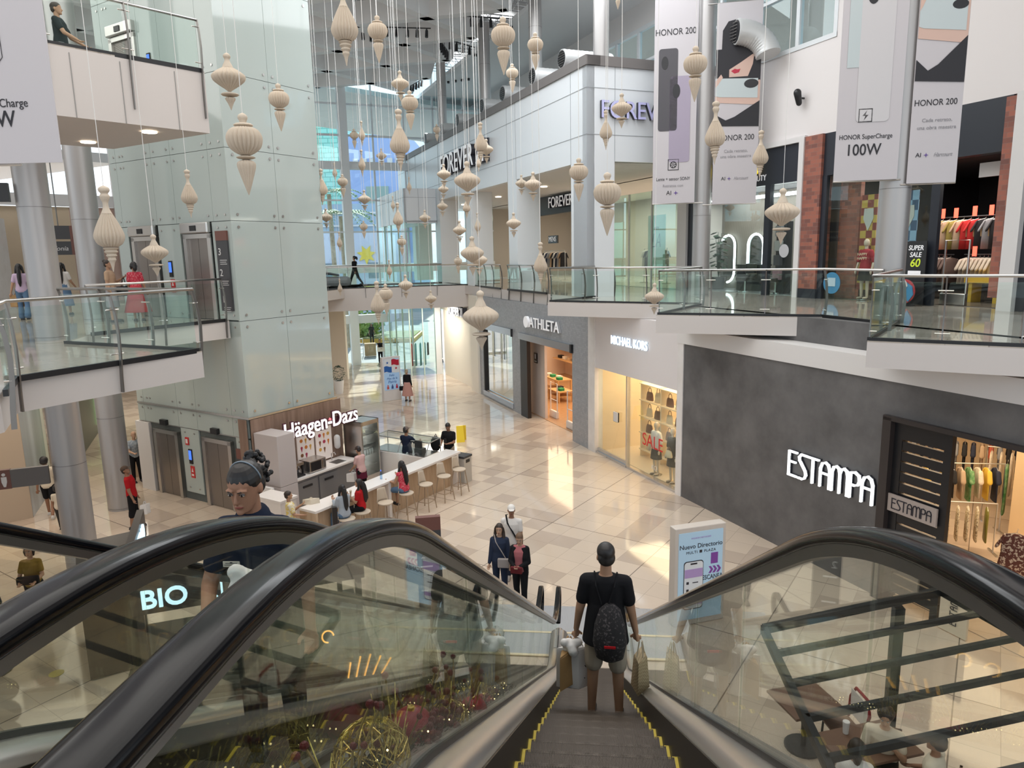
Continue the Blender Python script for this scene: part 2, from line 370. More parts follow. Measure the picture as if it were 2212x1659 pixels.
mb.box(-11.95, -7.0, 0, .3, 3.45, 5.03); mb.box(-7.0, -5.69, 0, .3, 0, 5.03); struct(mb.build('wall_grey_mosaic', MOS))
mb = MB(FC); mb.box(-18.65, -17.44, -.1, .5, 0, 5.03); mb.box(-27, -18.65, .25, .5, 3.9, 5.03); mb.box(-24.4, -18.65, .2, .5, 0, 3.9)
struct(mb.build('wall_cream_far', mat('cream_panel', (.80, .75, .65), .4)))
mb = MB(FC); mb.box(-16.9, -12.9, -.06, .05, 3.45, 3.75); mb.box(-16.9, -12.9, -.05, .02, .1, .33); mb.box(-12.05, -6.9, -.08, .05, 3.42, 3.7)
struct(mb.build('trim_steel_lintels', mat('blue_steel_trim', (.50, .53, .58), .25, .85)))
mb = MB(FC); mb.box(-11.95, -11.2, -.05, .12, 0, 3.42); mb.box(-7.05, -6.9, -.09, .1, 3.4, 3.72); mb.box(-16.84, -16.74, -.02, .2, .3, 3.5); mb.box(-12.98, -12.9, -.08, .05, 3.42, 3.77)
mb.box(-15.6, -15.45, .1, .2, 2.2, 3.5); mb.box(-14.3, -14.15, .1, .2, 2.2, 3.5)
struct(mb.build('trim_black_frames', BLACK))
struct(MB(FC).box(-16.75, -13.0, .1, .12, .33, 3.46).build('window_2', glass('mirror_shop_glass', (.62, .66, .66), 1.2, .45)))
mb = MB(FC); mb.box(6.71, 6.9, -.1, .4, 0, 3.8); mb.box(6.71, 12, -.1, .4, 3.74, 3.83)
struct(mb.build('trim_dark_doorframe', mat('dark_brown_frame', (.035, .028, .027), .4)))

# storefront line of the upper right level
struct(MB(FW).box(-4.45, 14, 0, .4, 10.5, 13.2).build('wall_white_right', mat('warm_white_wall', (.76, .72, .71), .6)))
struct(MB(FW).box(.97, 14, 0, .4, 13.2, 19).build('wall_white_right_high', mat('warm_white_wall_high', (.76, .72, .71), .6)))
mb = MB(FW); mb.box(-6.7, -6.1, -.1, .4, Z2, 10.5); mb.box(-.16, .05, -.15, .3, Z2, 10.5); mb.box(6.6, 6.95, -.2, .3, Z2, 10.5); mb.box(-8.2, 0.05, -.12, .1, 10.38, 10.55)
struct(mb.build('trim_white_pilasters', WHITE))
BRK = mat('red_brick', (.3, .1, .07), .7); n, l, b = nodes(BRK)
bt = N(BRK, 'TexBrick', in_Scale=2.1)
for a, v in (('Color1', (.36, .125, .085, 1)), ('Color2', (.12, .06, .055, 1)), ('Mortar', (.22, .15, .13, 1)), ('Mortar Size', .008), ('Bias', -.25)): bt.inputs[a].default_value = v
mpn = N(BRK, 'Mapping'); mpn.vector_type = 'TEXTURE'; mpn.inputs['Rotation'].default_value = (rad(90), 0, rad(-62)); gp = N(BRK, 'NewGeometry')
l.new(gp.outputs['Position'], mpn.inputs[0]); l.new(mpn.outputs[0], bt.inputs['Vector']); l.new(bt.outputs[0], b.inputs['Base Color'])
mb = MB(FW); mb.box(.05, .76, -.1, .4, Z2+.3, 10.5); mb.box(6.3, 6.6, -.1, .8, Z2+.3, 10.45); struct(mb.build('wall_brick', BRK))
mb = MB(FW); mb.box(.76, 6.4, 0, .4, 9.25, 10.5); mb.box(-6.1, -.16, -.02, .3, 9.2, 10.4); mb.box(6.95, 13, -.05, .3, Z2, 10.5); mb.box(.05, .8, -.11, .4, Z2, Z2+.3); mb.box(.76, .95, -.02, .1, Z2, 9.25)
mb.box(4.5, 4.75, -.02, .1, Z2, 9.25)
mb.box(-1.75, -1.5, -.02, .15, Z2, 9.2); mb.box(-6.1, -5.6, 0, .1, Z2, 9.2)
struct(mb.build('wall_dark_shopfront', mat('navy_black_panel', (.022, .026, .036), .4)))
# clerestory windows
mb = MB(FW); us = [-34+1.85*i for i in range(17)]
for u in [x for x in us if x < -3]+[-2.42, -.6, .93]: mb.box(u-.07, u+.07, -.02, .15, 13.2, 16.4)
for z, h in ((13.27, .07), (15.0, .05), (16.35, .08)): mb.box(-36, 1, -.03, .16, z-h, z+h)
struct(mb.build('window_3_frame', mat('pale_window_frame', (.70, .73, .75), .35)))
struct(MB(FW).box(-36, .95, .05, .06, 13.25, 16.4).build('window_3', WING))
mb = MB(FW); mb.box(-4.45-32, -4.45, 0, .4, 10.5, 13.2); mb.box(-36, .97, 0, .4, 16.42, 18.6); struct(mb.build('wall_white_clerestory', WHITE))

# glass end wall, entrance
mb = MB(EW)
for u in (-8, -5.6, -3.4, -1.35, 2.85, 4.9, 6.9, 9.0): mb.box(u-.05, u+.05, 0, .2, 0, 19.5)
for z, h in ((14.71, .06), (16.6, .06), (10.7, .05), (8.7, .05)): mb.box(-12, 11, 0, .15, z-h, z+h)
struct(mb.build('window_4_frame', mat('white_mullion', (.66, .70, .73), .4)))
mb = MB(EW); mb.box(-12, 11, -.1, .3, 12.62, 13.1); mb.box(.65, 1.2, -.35, .25, 0, 19.5); mb.box(-12, 11, -.1, .3, 6.05, 6.6); mb.box(-12, 3.2, -.1, .4, 2.75, 3.3)
struct(mb.build('trim_entrance_beams', mat('white_steel_beam', (.70, .73, .75), .4)))
mb = MB(EW); mb.box(-12, 11, .08, .09, 3.3, 19.5); mb.box(-12, -1.9, .08, .09, 0, 2.75); mb.box(.3, 6, .08, .09, 0, 2.75)
struct(mb.build('window_4', WING))
mb = MB(EW)
for u0, u1 in ((-1.85, -.8), (-.78, .3)):
    for a in (u0, u1-.05): mb.box(a, a+.05, .3, .36, 0, 2.7)
    mb.box(u0, u1, .3, .36, 0, .1); mb.box(u0, u1, .3, .36, 2.6, 2.7)
struct(mb.build('door_1', STEEL))
# roof: deck, white lattice of deep beams, trusses, skylight panes
mb = MB(); mb.prism([(-60, -14), (30, -14), (30, 66), tuple(pt(EW, 30, .4)[:2]), tuple(pt(EW, -50, .4)[:2])], 20.2, 20.4); struct(mb.build('ceiling', mat('roof_deck', (.40, .395, .385), .8)))
Cv = Vector((-.469, .883, 0)); Nv = Vector((.883, .469, 0)); LB = Vector((-11.1, 41.2, 0))
def node(i, j): return LB + Nv*(2.93*(i+j)) + Cv*(2.13*(i-j))
mb = MB(); ws = .46
def beam(a, b):
    d = (b-a).normalized(); s = Vector((-d.y, d.x, 0))*ws; m = [a-d*.1, b+d*.1]; V = []
    for p in m:
        for q, z in ((-1.3, 18.35), (-.5, 17.5), (.5, 17.5), (1.3, 18.35)): V.append(p+s*q+Vector((0, 0, z)))
    mb.add(V, [(0, 1, 5, 4), (1, 2, 6, 5), (2, 3, 7, 6), (3, 0, 4, 7), (0, 3, 2, 1), (4, 5, 6, 7)])
cells = []
def inroof(p):
    l = FL.inverted() @ p
    return l.y < 3.2 and -34 < l.x < 16 and l.y > -26 and (EW.inverted() @ p).y < .5
for i in range(-9, 9):
    for j in range(-12, 9):
        a = node(i, j)
        if not inroof(a): continue
        for b in (node(i+1, j), node(i, j+1)):
            if inroof(b): beam(a, b)
        cells.append((i, j))
struct(mb.build('ceiling_lattice', mat('white_beam', (.74, .75, .76), .5)))
tb = MB(); sk = MB(); kb = MB()
for i, j in cells:
    c = (node(i, j)+node(i+1, j+1))*.5
    for k in (-.6, .0, .7):
        p = c+Cv*k; tb.tube([p-Nv*2.2+Vector((0, 0, 19.2)), p+Nv*2.2+Vector((0, 0, 19.2))], .035, 5); tb.tube([p-Nv*2.2+Vector((0, 0, 19.9)), p+Nv*2.2+Vector((0, 0, 19.9))], .035, 5)
        for q in range(-4, 4): tb.tube([p+Nv*(q*.55)+Vector((0, 0, 19.2 if q % 2 else 19.9)), p+Nv*(q*.55+.55)+Vector((0, 0, 19.9 if q % 2 else 19.2))], .02, 4)
    kb.prism([tuple((c+Nv*(.1+a)+Cv*b)[:2]) for a, b in ((-1.1, 0), (0, -.75), (1.1, 0), (0, .75))], 20.0, 20.1)
struct(tb.build('ceiling_trusses', mat('truss_grey', (.42, .42, .42), .5)))
PANE = mat('skylight_pane', (.9, .93, .95), .5, emit=2.0, ecol=(.95, .98, 1)); struct(kb.build('ceiling_skylights', PANE))
mb = MB(FL); mb.box(-34, 8, 1.2, 6, 17.4, 17.6)
struct(mb.build('ceiling_white_edge', mat('ceiling_white', (.75, .76, .77), .6)))
# left part of the building
mb = MB(); mb.prism([(-40, 12), (-16.2, 17.15), (-15.68, 17.71), (-15.8, 17.9), (-40, 22)], 0, 5.02); struct(mb.build('wall_left_beige', mat('beige_wall', (.50, .40, .30), .6)))
mb = MB(); a = Vector((-15.7, 17.75)); b = Vector((-16.95, 20.0))
mb.prism([(-15.7, 17.75), (-15.8, 17.7), (-17.05, 19.9), (-16.95, 20.0)], 0, 5.02); struct(mb.build('wall_left_poster', noisy('blue_grey_poster', (.16, .18, .21), (.42, .47, .53), .7, .3, 2, .3, .7, stretch=(1.5, 1.5, .15))))
struct(MB().prism([(-16.9, 19.9), (-17.7, 21.0), (-18.3, 20.8), (-17.3, 19.6)], 0, 5.02).build('wall_left_pier', WHITE))
struct(MB().prism([(-17.9, 22.3), (-20.9, 27.85), (-21.3, 27.6), (-18.3, 22.1)], 0, 5.02).build('wall_green_shop', mat('grey_green_shop_wall', (.13, .15, .13), .4)))
GL = mat('green_light_strip', (.4, .9, .3), .4, emit=1.6, ecol=(.55, 1, .4))
for P, w in (([(-17.84, 22.25), (-18.0, 22.55), (-17.95, 22.58), (-17.79, 22.28)], 'nearer'), ([(-20.69, 27.55), (-20.83, 27.8), (-20.78, 27.82), (-20.64, 27.57)], 'farther')):
    tag(MB().prism(P, .3, 5.0).build('light_column', GL), 'tall green light strip at the %s end of the grey-green shop wall' % w, 'light', 'green light strips')
struct(MB().box(-45, -14, 40, 40.3, 0, 5).build('wall_far_left_lower', mat('cream_wall', (.75, .68, .58), .6, )))
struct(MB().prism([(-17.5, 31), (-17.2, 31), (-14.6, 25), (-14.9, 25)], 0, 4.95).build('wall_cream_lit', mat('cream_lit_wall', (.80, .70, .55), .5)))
# upper left level: far walls and window
mb = MB(); mb.prism([(-30, 33), (-27.2, 36.0), (-27.4, 36.3), (-30.2, 33.3)], Z2, 10); struct(mb.build('wall_upper_tan', mat('tan_wall', (.60, .48, .34), .6)))
struct(MB().prism([(-27.2, 36), (-25.4, 37.8), (-25.6, 38.1), (-27.4, 36.3)], Z2, 10).build('wall_upper_rose', mat('rose_wall', (.48, .33, .27), .6)))
struct(MB().prism([(-25.4, 37.8), (-22, 41), (-22.2, 41.3), (-25.6, 38.1)], Z2, 9.2).build('wall_upper_cream', mat('pale_yellow_wall', (.80, .72, .55), .6)))
mb = MB(); mb.prism([(-31, 30), (-24.6, 38.6), (-24.7, 38.7), (-31.1, 30.1)], 10, 10.6); mb.prism([(-25.5, 37.3), (-25.0, 37.9), (-25.2, 38.1), (-25.7, 37.5)], Z2, 17); mb.prism([(-22.2, 40.4), (-21.8, 40.8), (-22, 41), (-22.4, 40.6)], Z2, 17)
mb.prism([(-25.4, 37.8), (-22, 41), (-22.1, 41.1), (-25.5, 37.9)], 12.4, 12.8); struct(mb.build('trim_upper_left', WHITE))
struct(MB().prism([(-25.4, 37.8), (-22, 41), (-22.05, 41.1), (-25.45, 37.9)], 9.3, 17).build('window_5', WING))
struct(MB().prism([(-40, 20), (-28, 36), (-26, 39), (-40, 45)], 12.5, 13.0).build('ceiling_upper_left', WHITE))
struct(MB().prism([(-34, 10), (-33.6, 10), (-33.6, 34), (-34, 34)], Z2, 17).build('wall_left_far', mat('pale_marble_wall', (.78, .77, .75), .4)))
struct(MB().prism([(-26.4, 26), (-26, 26), (-28.4, 33), (-28.8, 33)], Z2, 9.3).build('wall_left_marble', MARB))
# round silver columns
def column(x, y, r, z0, z1, name='column'):
    o = MB().cyl(x, y, z0, z1, r, 40).build(name, COLM, None, 40); struct(o); mb = MB()
    for z in (z0+.06, z0+2.75): mb.cyl(x, y, z-.006, z+.006, r+.004, 40)
    mb.build('joint_ring', DSTEEL, o); return o
column(-11.42, 14.1, .31, Z2, 9.76); column(-11.42, 14.1, .31, 9.9, 18); column(-11.42, 14.1, .33, 0, 5.02)
column(-13.6, 18.6, .34, Z2, 20); column(-13.6, 18.6, .35, 0, 5.02)
column(3.95, 25.75, .30, Z2, 17.5); column(6.35, 15.95, .30, Z2, 18)
for t_ in (-.35, -5.85, -11.9, -19.2): q_ = pt(FL, t_, .75); column(q_.x, q_.y, .27, 13.4, 18)
# ---------------- railings ----------------
def railing(pts, z, label, nposts, out=1, h=1.1, group=None, ends=(True, True), drop=.46):
    p0 = Vector((*pts[0], z)); R = thing('glass_railing', label, 'railing', p0, group=group)
    P = [Vector((x, y, 0)) for x, y in pts]; k = 0
    hr = MB(); hr.tube([p+Vector((0, 0, z+h)) for p in P], .028, 10); hr.build('handrail', STEEL, R, True)
    kk = MB()
    for si, (a, b) in enumerate(zip(P[:-1], P[1:])):
        d = (b-a); L = d.length; M = frame((a.x, a.y, z), d.x, d.y); s = out   # v<0 is to the right of a->b
        kk.box(0, L, -.03, .03, -.03, .055, M)
        n = nposts[si]; us = [L*i/n for i in range(n+1)]
        for i, u in enumerate(us):
            if i == n and si < len(P)-2: continue
            if i == 0 and not ends[0] and si == 0: continue
            if i == n and not ends[1]: continue
            mb = MB(M); prof = [(-drop, .035), (-.2, .05), (.15, .085), (.45, .10), (.75, .075), (1.0, .02), (h, -.01)]
            V = []; F = []
            for j, (zz, o) in enumerate(prof):
                w = .032-.008*j/6
                V += [(u-.011, s*(o-w), zz), (u+.011, s*(o-w), zz), (u+.011, s*(o+w), zz), (u-.011, s*(o+w), zz)]
                if j: F += [(4*j-4+q, 4*j-4+(q+1) % 4, 4*j+(q+1) % 4, 4*j+q) for q in range(4)]
            F += [(0, 1, 2, 3), (4*j, 4*j+1, 4*j+2, 4*j+3)]
            mb.add(V, F); po = mb.build('post', DSTEEL, R, 30)
            for zz in (.16, .86):
              cl = MB(M); cl.tube([(max(u-.11, .01), s*.012, zz), (min(u+.11, L-.01), s*.012, zz)], .012, 6); cl.tube([(u, s*.0, zz), (u, s*.085, zz)], .012, 6)
              cl.build('clamp', STEEL, po)
        for i in range(n):
            g = MB(M); g.box(us[i]+.035, us[i+1]-.035, -.006, .006, .055, 1.0); g.build('glass_panel', RAILG, R)
    kk.build('kick_profile', BLACK, R); return R
RL = 'glass railings around the upper walkways'
railing([(6.5, 15.7), (4.83, 12.76), (6.75, 11.80), (9.5, 10.4)], Z2, 'glass railing with sharp corner on the nearest right-hand walkway', [2, 2, 2], 1, group=RL)
railing([(3.3, 21.3), (1.80, 18.36), (5.45, 17.25), (6.1, 15.6)], Z2, 'glass railing in front of the dark salon, zigzagging along the right walkway', [2, 3, 1], 1, group=RL)
railing([(.95, 26.7), (-1.22, 23.79), (3.3, 21.6)], Z2, 'glass railing above the white shop sign, in front of the corner pier', [2, 3], 1, group=RL)
railing([(-3.55, 32.15), (-1.6, 28.55)], Z2, 'short glass railing between two white piers above the grey mosaic front, nearer one', [3], 1, group=RL)
railing([(-6.1, 37.3), (-4.0, 33.1)], Z2, 'short glass railing between two white piers above the grey mosaic front, farther one', [4], 1, group=RL)
railing([(-20.2, 33.1), (-6.15, 38.02)], Z2, 'long straight glass railing on the near edge of the footbridge', [8], -1, drop=.5, group=RL)
railing([(-23.8, 36.2), (-8.4, 41.6)], Z2, 'glass railing on the far edge of the footbridge, behind the walking person', [9], 1, drop=.1, group=RL)
railing([(-7.25, 8.05), (-8.0, 9.1), (-6.92, 11.98), (-10.5, 13.3)], Z2, 'glass railing with pointed corner on the left walkway in front of the steel column', [1, 2, 3], -1, group=RL)
railing([(-11.1, 14.9), (-9.62, 18.1)], Z2, 'glass railing of the left walkway running to the glass tower', [2], -1, group=RL)
railing([(-10.9, 10.85), (-9.69, 12.74), (-8.05, 15.12)], Z3, 'glass railing on the third level above the left walkway', [1, 2], -1, h=1.0, drop=.95, group=RL)
# ---------------- escalators ----------------
def hz(y):
    """height of the handrail's centre line"""
    zt, zb, s = 6.57, 1.0, .585; yt, yb, w = 1.51, 11.03, .65
    if y < yt-w: return zt
    if y < yt+w: return zt-s*(y-yt+w)**2/(4*w)
    zl = zt-s*(y-yt)
    if y < yb-w: return zl
    if y < yb+w: return zl+s*(y-yb+w)**2/(4*w)
    return zb
YS = [-1.5+.1*i for i in range(0, 26)]+[1.05+.075*i for i in range(22)]+[2.75+.5*i for i in range(16)]+[10.3+.1*i for i in range(16)]+[12.0, 12.25]
def sweep(mb, path, sec):
    """path: (x, y, z) points in one plane x = const; sec: (dx, dn)"""
    V = []; F = []; m = len(path); n = len(sec)
    for i, p in enumerate(path):
        p = Vector(p); t = (Vector(path[min(i+1, m-1)])-Vector(path[max(i-1, 0)])).normalized(); nn = Vector((1, 0, 0)).cross(t)
        V += [p+Vector((dx, 0, 0))+nn*dn for dx, dn in sec]
    for i in range(m-1):
        for k in range(n): F.append((i*n+k, i*n+(k+1) % n, (i+1)*n+(k+1) % n, (i+1)*n+k))
    F += [tuple(range(n))[::-1], tuple(range((m-1)*n, m*n))]
    return mb.add(V, F)
def rsec(w, h, r=.4, n=14, c=(0, 0)):
    out = []
    for k in range(n):
        a = 2*pi*k/n; e = .6
        out.append((c[0]+w*math.copysign(abs(cos(a))**e, cos(a)), c[1]+h*math.copysign(abs(sin(a))**e, sin(a))))
    return out
def newel(x, y0, z0, d):
    return [(x, y0+d*.24*sin(a), z0-.24+.24*cos(a)) for a in [pi*k/10 for k in range(1, 11)]]+[(x, y0-d*.35, z0-.49)]
STEPM = noisy('grooved_step_metal', (.55, .43, .33), (.66, .53, .42), 9, .45, 3, metal=.15)
STEPD = mat('dark_step_body', (.11, .085, .065), .6, 0)
YEL = mat('yellow_step_edge', (.62, .47, .04), .5)
SKIRT = mat('dark_skirt', (.022, .017, .013), .4, .0, spec=.3)
DECK = mat('brushed_aluminium_deck', (.60, .57, .55), .3, .9)
GRV = mat('grooved_aluminium_plate', (.52, .53, .55), .35, .7); n, l, b = nodes(GRV)
wv = N(GRV, 'TexWave', in_Scale=14, bands_direction='X'); l.new(coords(GRV), wv.inputs['Vector']); bp = N(GRV, 'Bump', in_Strength=.4, in_Distance=.004); l.new(wv.outputs[0], bp.inputs['Height']); l.new(bp.outputs[0], b.inputs['Normal'])
CMB = mat('comb_edge_lit_line', (.85, .72, .5), .3, .3)  # pale warm colour stands in for the lit line along the edges
def escalator(xc, label, steps=True):
    R = thing('escalator', label, 'escalator', (xc, 0, 0), group='pair of escalators side by side')
    hw = .60
    for sx in (-1, 1):
        x = xc+sx*hw; path = newel(x, -1.5, 6.57, -1)[::-1]+[(x, y, hz(y)) for y in YS]+newel(x, 12.25, 1.0, 1)
        sweep(MB(), path, rsec(.045, .023)).build('handrail', RUBBER, R, True)
        sweep(MB(), [(x, y, hz(y)-.035) for y in YS], [(-.018, -.02), (.018, -.02), (.03, .012), (-.03, .012)]).build('handrail_guide', DSTEEL, R)
        cuts = [-1.5, .45, 1.62, 2.9, 4.1, 5.3, 6.5, 7.7, 8.9, 10.1, 11.2, 12.3]
        for a, b in zip(cuts[:-1], cuts[1:]):
            ys = [a+.005]+[y for y in YS if a+.03 < y < b-.03]+[b-.005]; V = []; F = []
            for y in ys:
                for dx, z in ((-.006, hz(y)-.82), (.006, hz(y)-.82), (.006, hz(y)-.05), (-.006, hz(y)-.05)): V.append((x+dx, y, z))
            for i in range(len(ys)-1): F += [(4*i+q, 4*i+(q+1) % 4, 4*i+4+(q+1) % 4, 4*i+4+q) for q in range(4)]
            F += [(0, 1, 2, 3), tuple(range(4*len(ys)-4, 4*len(ys)))]
            MB().add(V, F).build('glass_panel', ESCG, R)
        dk = [(x, y, hz(y)-.86) for y in YS]; i = -sx
        sweep(MB(), dk, [(i*.0, .05), (i*.05, .052), (i*.10, .035), (i*.145, .0), (i*.155, -.05), (i*.0, -.05)][::i]).build('inner_deck', DECK, R, 50)
        sweep(MB(), dk, [(-i*.005, .05), (-i*.12, .045), (-i*.135, -.02), (-i*.005, -.05)][::-i]).build('outer_deck', DECK, R, 50)
        sweep(MB(), dk, [(i*.012, .075), (-i*.012, .075), (-i*.012, .04), (i*.012, .04)][::i]).build('glass_gasket', BLACK, R)
        sweep(MB(), [(x, y, hz(y)-1.02) for y in YS], [(i*.150, .13), (i*.158, .13), (i*.158, -.20), (i*.150, -.20)][::i]).build('skirt', SKIRT, R)
        sweep(MB(), [(x, y, hz(y)-1.55) for y in YS[22:]], [(-i*.125, .6), (-i*.13, .6), (-i*.13, -.25), (-i*.125, -.25)][::-i]).build('side_cladding', mat('escalator_cladding', (.20, .19, .185), .4, .5), R)
    MB().box(xc-.44, xc+.44, 11.66, 12.40, .0, .024).build('comb_plate', GRV, R); MB().box(xc-.44, xc+.44, 11.60, 11.66, .01, .03).build('comb_edge', CMB, R)
    nw = MB()
    for sx in (-1, 1):
        x = xc+sx*hw; nw.tube([(x, 12.0, .12), (x, 12.28, .12)], .09, 12); nw.box(x-.07, x+.07, 11.6, 12.2, 0, .2)
    nw.build('newel_base', DECK, R, 40)
    sweep(MB(), [(xc, y, hz(y)-1.5) for y in YS[22:]], [(-.70, .25), (.70, .25), (.70, .2), (-.70, .2)]).build('soffit', mat('escalator_truss', (.10, .10, .10), .5), R)
    if steps:
        rb = MB(); cl_ = MB()
        for k in range(112):
            x = -.445+k*.008; rb.box(x, x+.0042, -.405, 0, -.012, 0); rb.box(x, x+.0046, -.006, .004, -.235, 0)
        rb.box(-.447, .447, -.405, -.004, -.02, -.010); rb.box(-.447, .447, -.012, -.004, -.25, -.01)
        yes = []
        for sx in (-1, 1):
            ye = MB(); yes.append(ye); ye.box(*((-.445, -.424) if sx < 0 else (.424, .445)), -.402, .001, -.011, .002)
            for k in range(5): ye.box(sx*.415-.002+sx*k*.007, sx*.415+.002+sx*k*.007, -.003, .0065, -.2, .002)
        proto = None
        for k in range(26):
            y = 1.25+.4024*k; z = hz(y)-1.045
            if z < .02: z = .02
            if proto is None:
                o = rb.build('step', STEPD); cl_.build('cleats', STEPM, o); [q.build('yellow_edge', YEL, o) for q in yes]; o.parent = R; o.location = (0, y, z); proto = o
            else:
                copytree(proto, T(0, y, z), R)
    return R
ESC1 = escalator(.065, 'down escalator in the middle of the picture with ribbed steps and a man riding')
ESC2 = escalator(-1.46, 'neighbouring escalator on the left, ridden by the woman in navy uniform', True)
# floor plates at the foot and cover between the escalators
o = MB().box(-2.15, 1.3, 12.42, 13.45, .0, .022).build('floor_plate', GRV); tag(o, 'ribbed aluminium floor plate at the foot of the escalators', 'floor plate')
o.name = 'landing_plate'
MB().box(-2.1, 1.26, 12.38, 12.44, .0, .03).build('front_edge', CMB, o)
sweep(MB(), [(-.695, y, hz(y)-.93) for y in YS[10:]], [(.07, .03), (-.07, .03), (-.07, -.02), (.07, -.02)][::-1]).build('trim_between', mat('black_cover', (.03, .03, .03), .4))
bpy.data.objects['trim_between']['kind'] = 'structure'
# ---------------- shops ----------------
WOODF = noisy('warm_wood_floor', (.42, .24, .12), (.52, .31, .17), 5, .25, 4, stretch=(1, 6, 1))
SHOPW = mat('shop_wall_cream', (.78, .68, .56), .6)
def shell(n, M, u0, u1, v0, v1, z0, z1, wm, fm, cm=WHITE):
    struct(MB(M).box(u0, u1, v0, v1, z0-.02, z0+.015).build('floor_'+n, fm)); struct(MB(M).box(u0, u1, v0, v1, z1, z1+.1).build('ceiling_'+n, cm))
    mb = MB(M); mb.box(u0, u1, v1, v1+.1, z0, z1); mb.box(u0-.1, u0, v0, v1, z0, z1); mb.box(u1, u1+.1, v0, v1, z0, z1); struct(mb.build('wall_'+n, wm))
shell('sport_shop', FC, -21, -5.75, .55, 6.6, 0, 4.1, mat('peach_wall', (.74, .62, .55), .6), WOODF)
shell('bag_shop', FC, -5.3, -.1, .32, 4.2, 0, 3.7, mat('warm_shop_wall', (.80, .66, .47), .6), mat('cream_shop_floor', (.72, .62, .50), .2))
shell('dress_shop', FC, .6, 16, .42, 9, 0, 4.0, mat('honey_wall', (.74, .60, .42), .6), FLOOR1)
shell('tee_shop', FW, .8, 6.6, .42, 7, Z2, 9.3, mat('black_shop_wall', (.02, .018, .022), .6), mat('brown_shop_floor', (.12, .10, .085), .25), mat('black_ceiling', (.01, .01, .014), .7))
SLAT = mat('taupe_slat_wall', (.16, .14, .115), .55); n_, l_, b_ = nodes(SLAT)
wv = N(SLAT, 'TexWave', in_Scale=9, bands_direction='X'); l_.new(coords(SLAT, rad(62)), wv.inputs['Vector']); l_.new(ramp(SLAT, wv.outputs[0], [(.2, (.10, .085, .07)), (.6, (.24, .215, .18))]), b_.inputs['Base Color'])
shell('salon', FW, -6.65, -.2, .35, 2.05, Z2, 9.2, SLAT, mat('salon_floor', (.30, .31, .32), .15), mat('salon_ceiling', (.07, .07, .075), .6))
shell('fashion_upper', FW, -30, -6.7, .0, 7, Z2, 10.2, mat('shop_grey_cream', (.52, .48, .43), .6), mat('fashion_floor', (.6, .56, .5), .15))
for nm, M, u, v, z, p, sx, sy, c in (('sport_shop_light', FC, -13.5, 3.4, 4.0, 620, 12, 4, (1, .72, .45)), ('bag_shop_light', FC, -2.6, 1.9, 3.6, 230, 4, 2.5, (1, .74, .46)), ('dress_shop_light', FC, 6.5, 4, 3.9, 420, 8, 4, (1, .76, .50)),
        ('tee_shop_light', FW, 4.0, 1.6, 9.1, 190, 4, 2, (1, .9, .8)), ('salon_light', FW, -3.4, 1.2, 9.0, 150, 5, 1.4, (.95, .97, 1)), ('fashion_light', FW, -16, 3.5, 10.0, 900, 18, 4, (1, .86, .68))):
    p0 = pt(M, u, v, z); o = lamp(nm, 'AREA', p0, p, c, sx, sy, p0-Vector((0, 0, 1))); o.rotation_euler.z = rad(-62)
# glazing of the shop fronts
def pane(M, boxes, label_name='window_6', m=SHOPG):
    mb = MB(M)
    for b in boxes: mb.box(*b)
    return struct(mb.build(label_name, m))
pane(FC, [(-3.1, -.28, .1, .115, .08, 3.1), (-5.15, -3.16, .1, .115, .02, 3.1)], 'window_6')
pane(FW, [(.95, 4.5, .04, .055, Z2, 9.25)], 'window_7'); pane(FW, [(-5.6, -1.75, .04, .055, Z2, 9.2), (-1.5, -.2, .04, .055, Z2, 9.2)], 'window_8')
pane(FW, [(-12, -6.7, -.1, -.085, Z2, 9.6)], 'window_9', glass('milky_green_glass', (.80, .92, .88), 1.0, .14))
mb = MB(FC); mb.box(-3.16, -3.1, .02, .16, 0, 3.1); mb.box(-5.2, -.27, .02, .2, 0, .07); mb.box(-5.15, -3.16, .07, .14, .02, .2); struct(mb.build('trim_bag_shop', mat('pale_metal_trim', (.66, .66, .66), .25, .8)))
mb = MB(FW)
for u in (-12, -10.4, -8.55): mb.box(u-.03, u+.03, -.13, -.06, Z2, 9.6)
struct(mb.build('trim_fashion_mullions', WHITE))
# ---- grey mosaic shop: folded stacks, tables, gates
def table(M, u, v, w, d, h, label):
    P = pt(M, u, v); R = thing('display_table', label, 'table', P); mt = mat('oak_table', (.58, .36, .17), .45) if 'oak_table' not in bpy.data.materials else bpy.data.materials['oak_table']
    MB(M).box(u-w/2, u+w/2, v-d/2, v+d/2, h-.05, h).build('tabletop', mt, R)
    MB(M).box(u-w/2+.05, u+w/2-.05, v-d/2+.05, v+d/2-.05, .28, .31).build('shelf', mt, R)
    for a in (-1, 1):
        for c in (-1, 1): MB(M).box(u+a*(w/2-.04)-.035, u+a*(w/2-.04)+.035, v+c*(d/2-.04)-.035, v+c*(d/2-.04)+.035, 0.015, h-.05).build('leg', mt, R)
def folded(M, u, v, z, m, label, group, n=4, w=.3):
    mb = MB(M)
    o = thing('folded_clothes', label, 'clothes', pt(M, u, v, z), group=group)
    for k in range(n): MB(M).prism([(u-w/2+.01*(k % 2), v-.13), (u+w/2, v-.13+.01*(k % 2)), (u+w/2-.01, v+.13), (u-w/2, v+.13)], z+.032*k, z+.032*k+.03).build('folded_garment', m, o, bev=.012)
GRN = mat('green_cloth', (.03, .30, .13), .8); WHC = mat('white_cloth', (.75, .72, .68), .8); BLC = mat('black_cloth', (.015, .015, .018), .85); TAN = mat('tan_cloth', (.50, .36, .24), .8)
table(FC, -15.7, 3.5, 1.9, .8, .85, 'tall oak display table with green and white folded clothes in the grey mosaic shop')
table(FC, -14.0, 2.9, 1.2, .8, .55, 'low oak display table in front of the tall one in the grey mosaic shop')
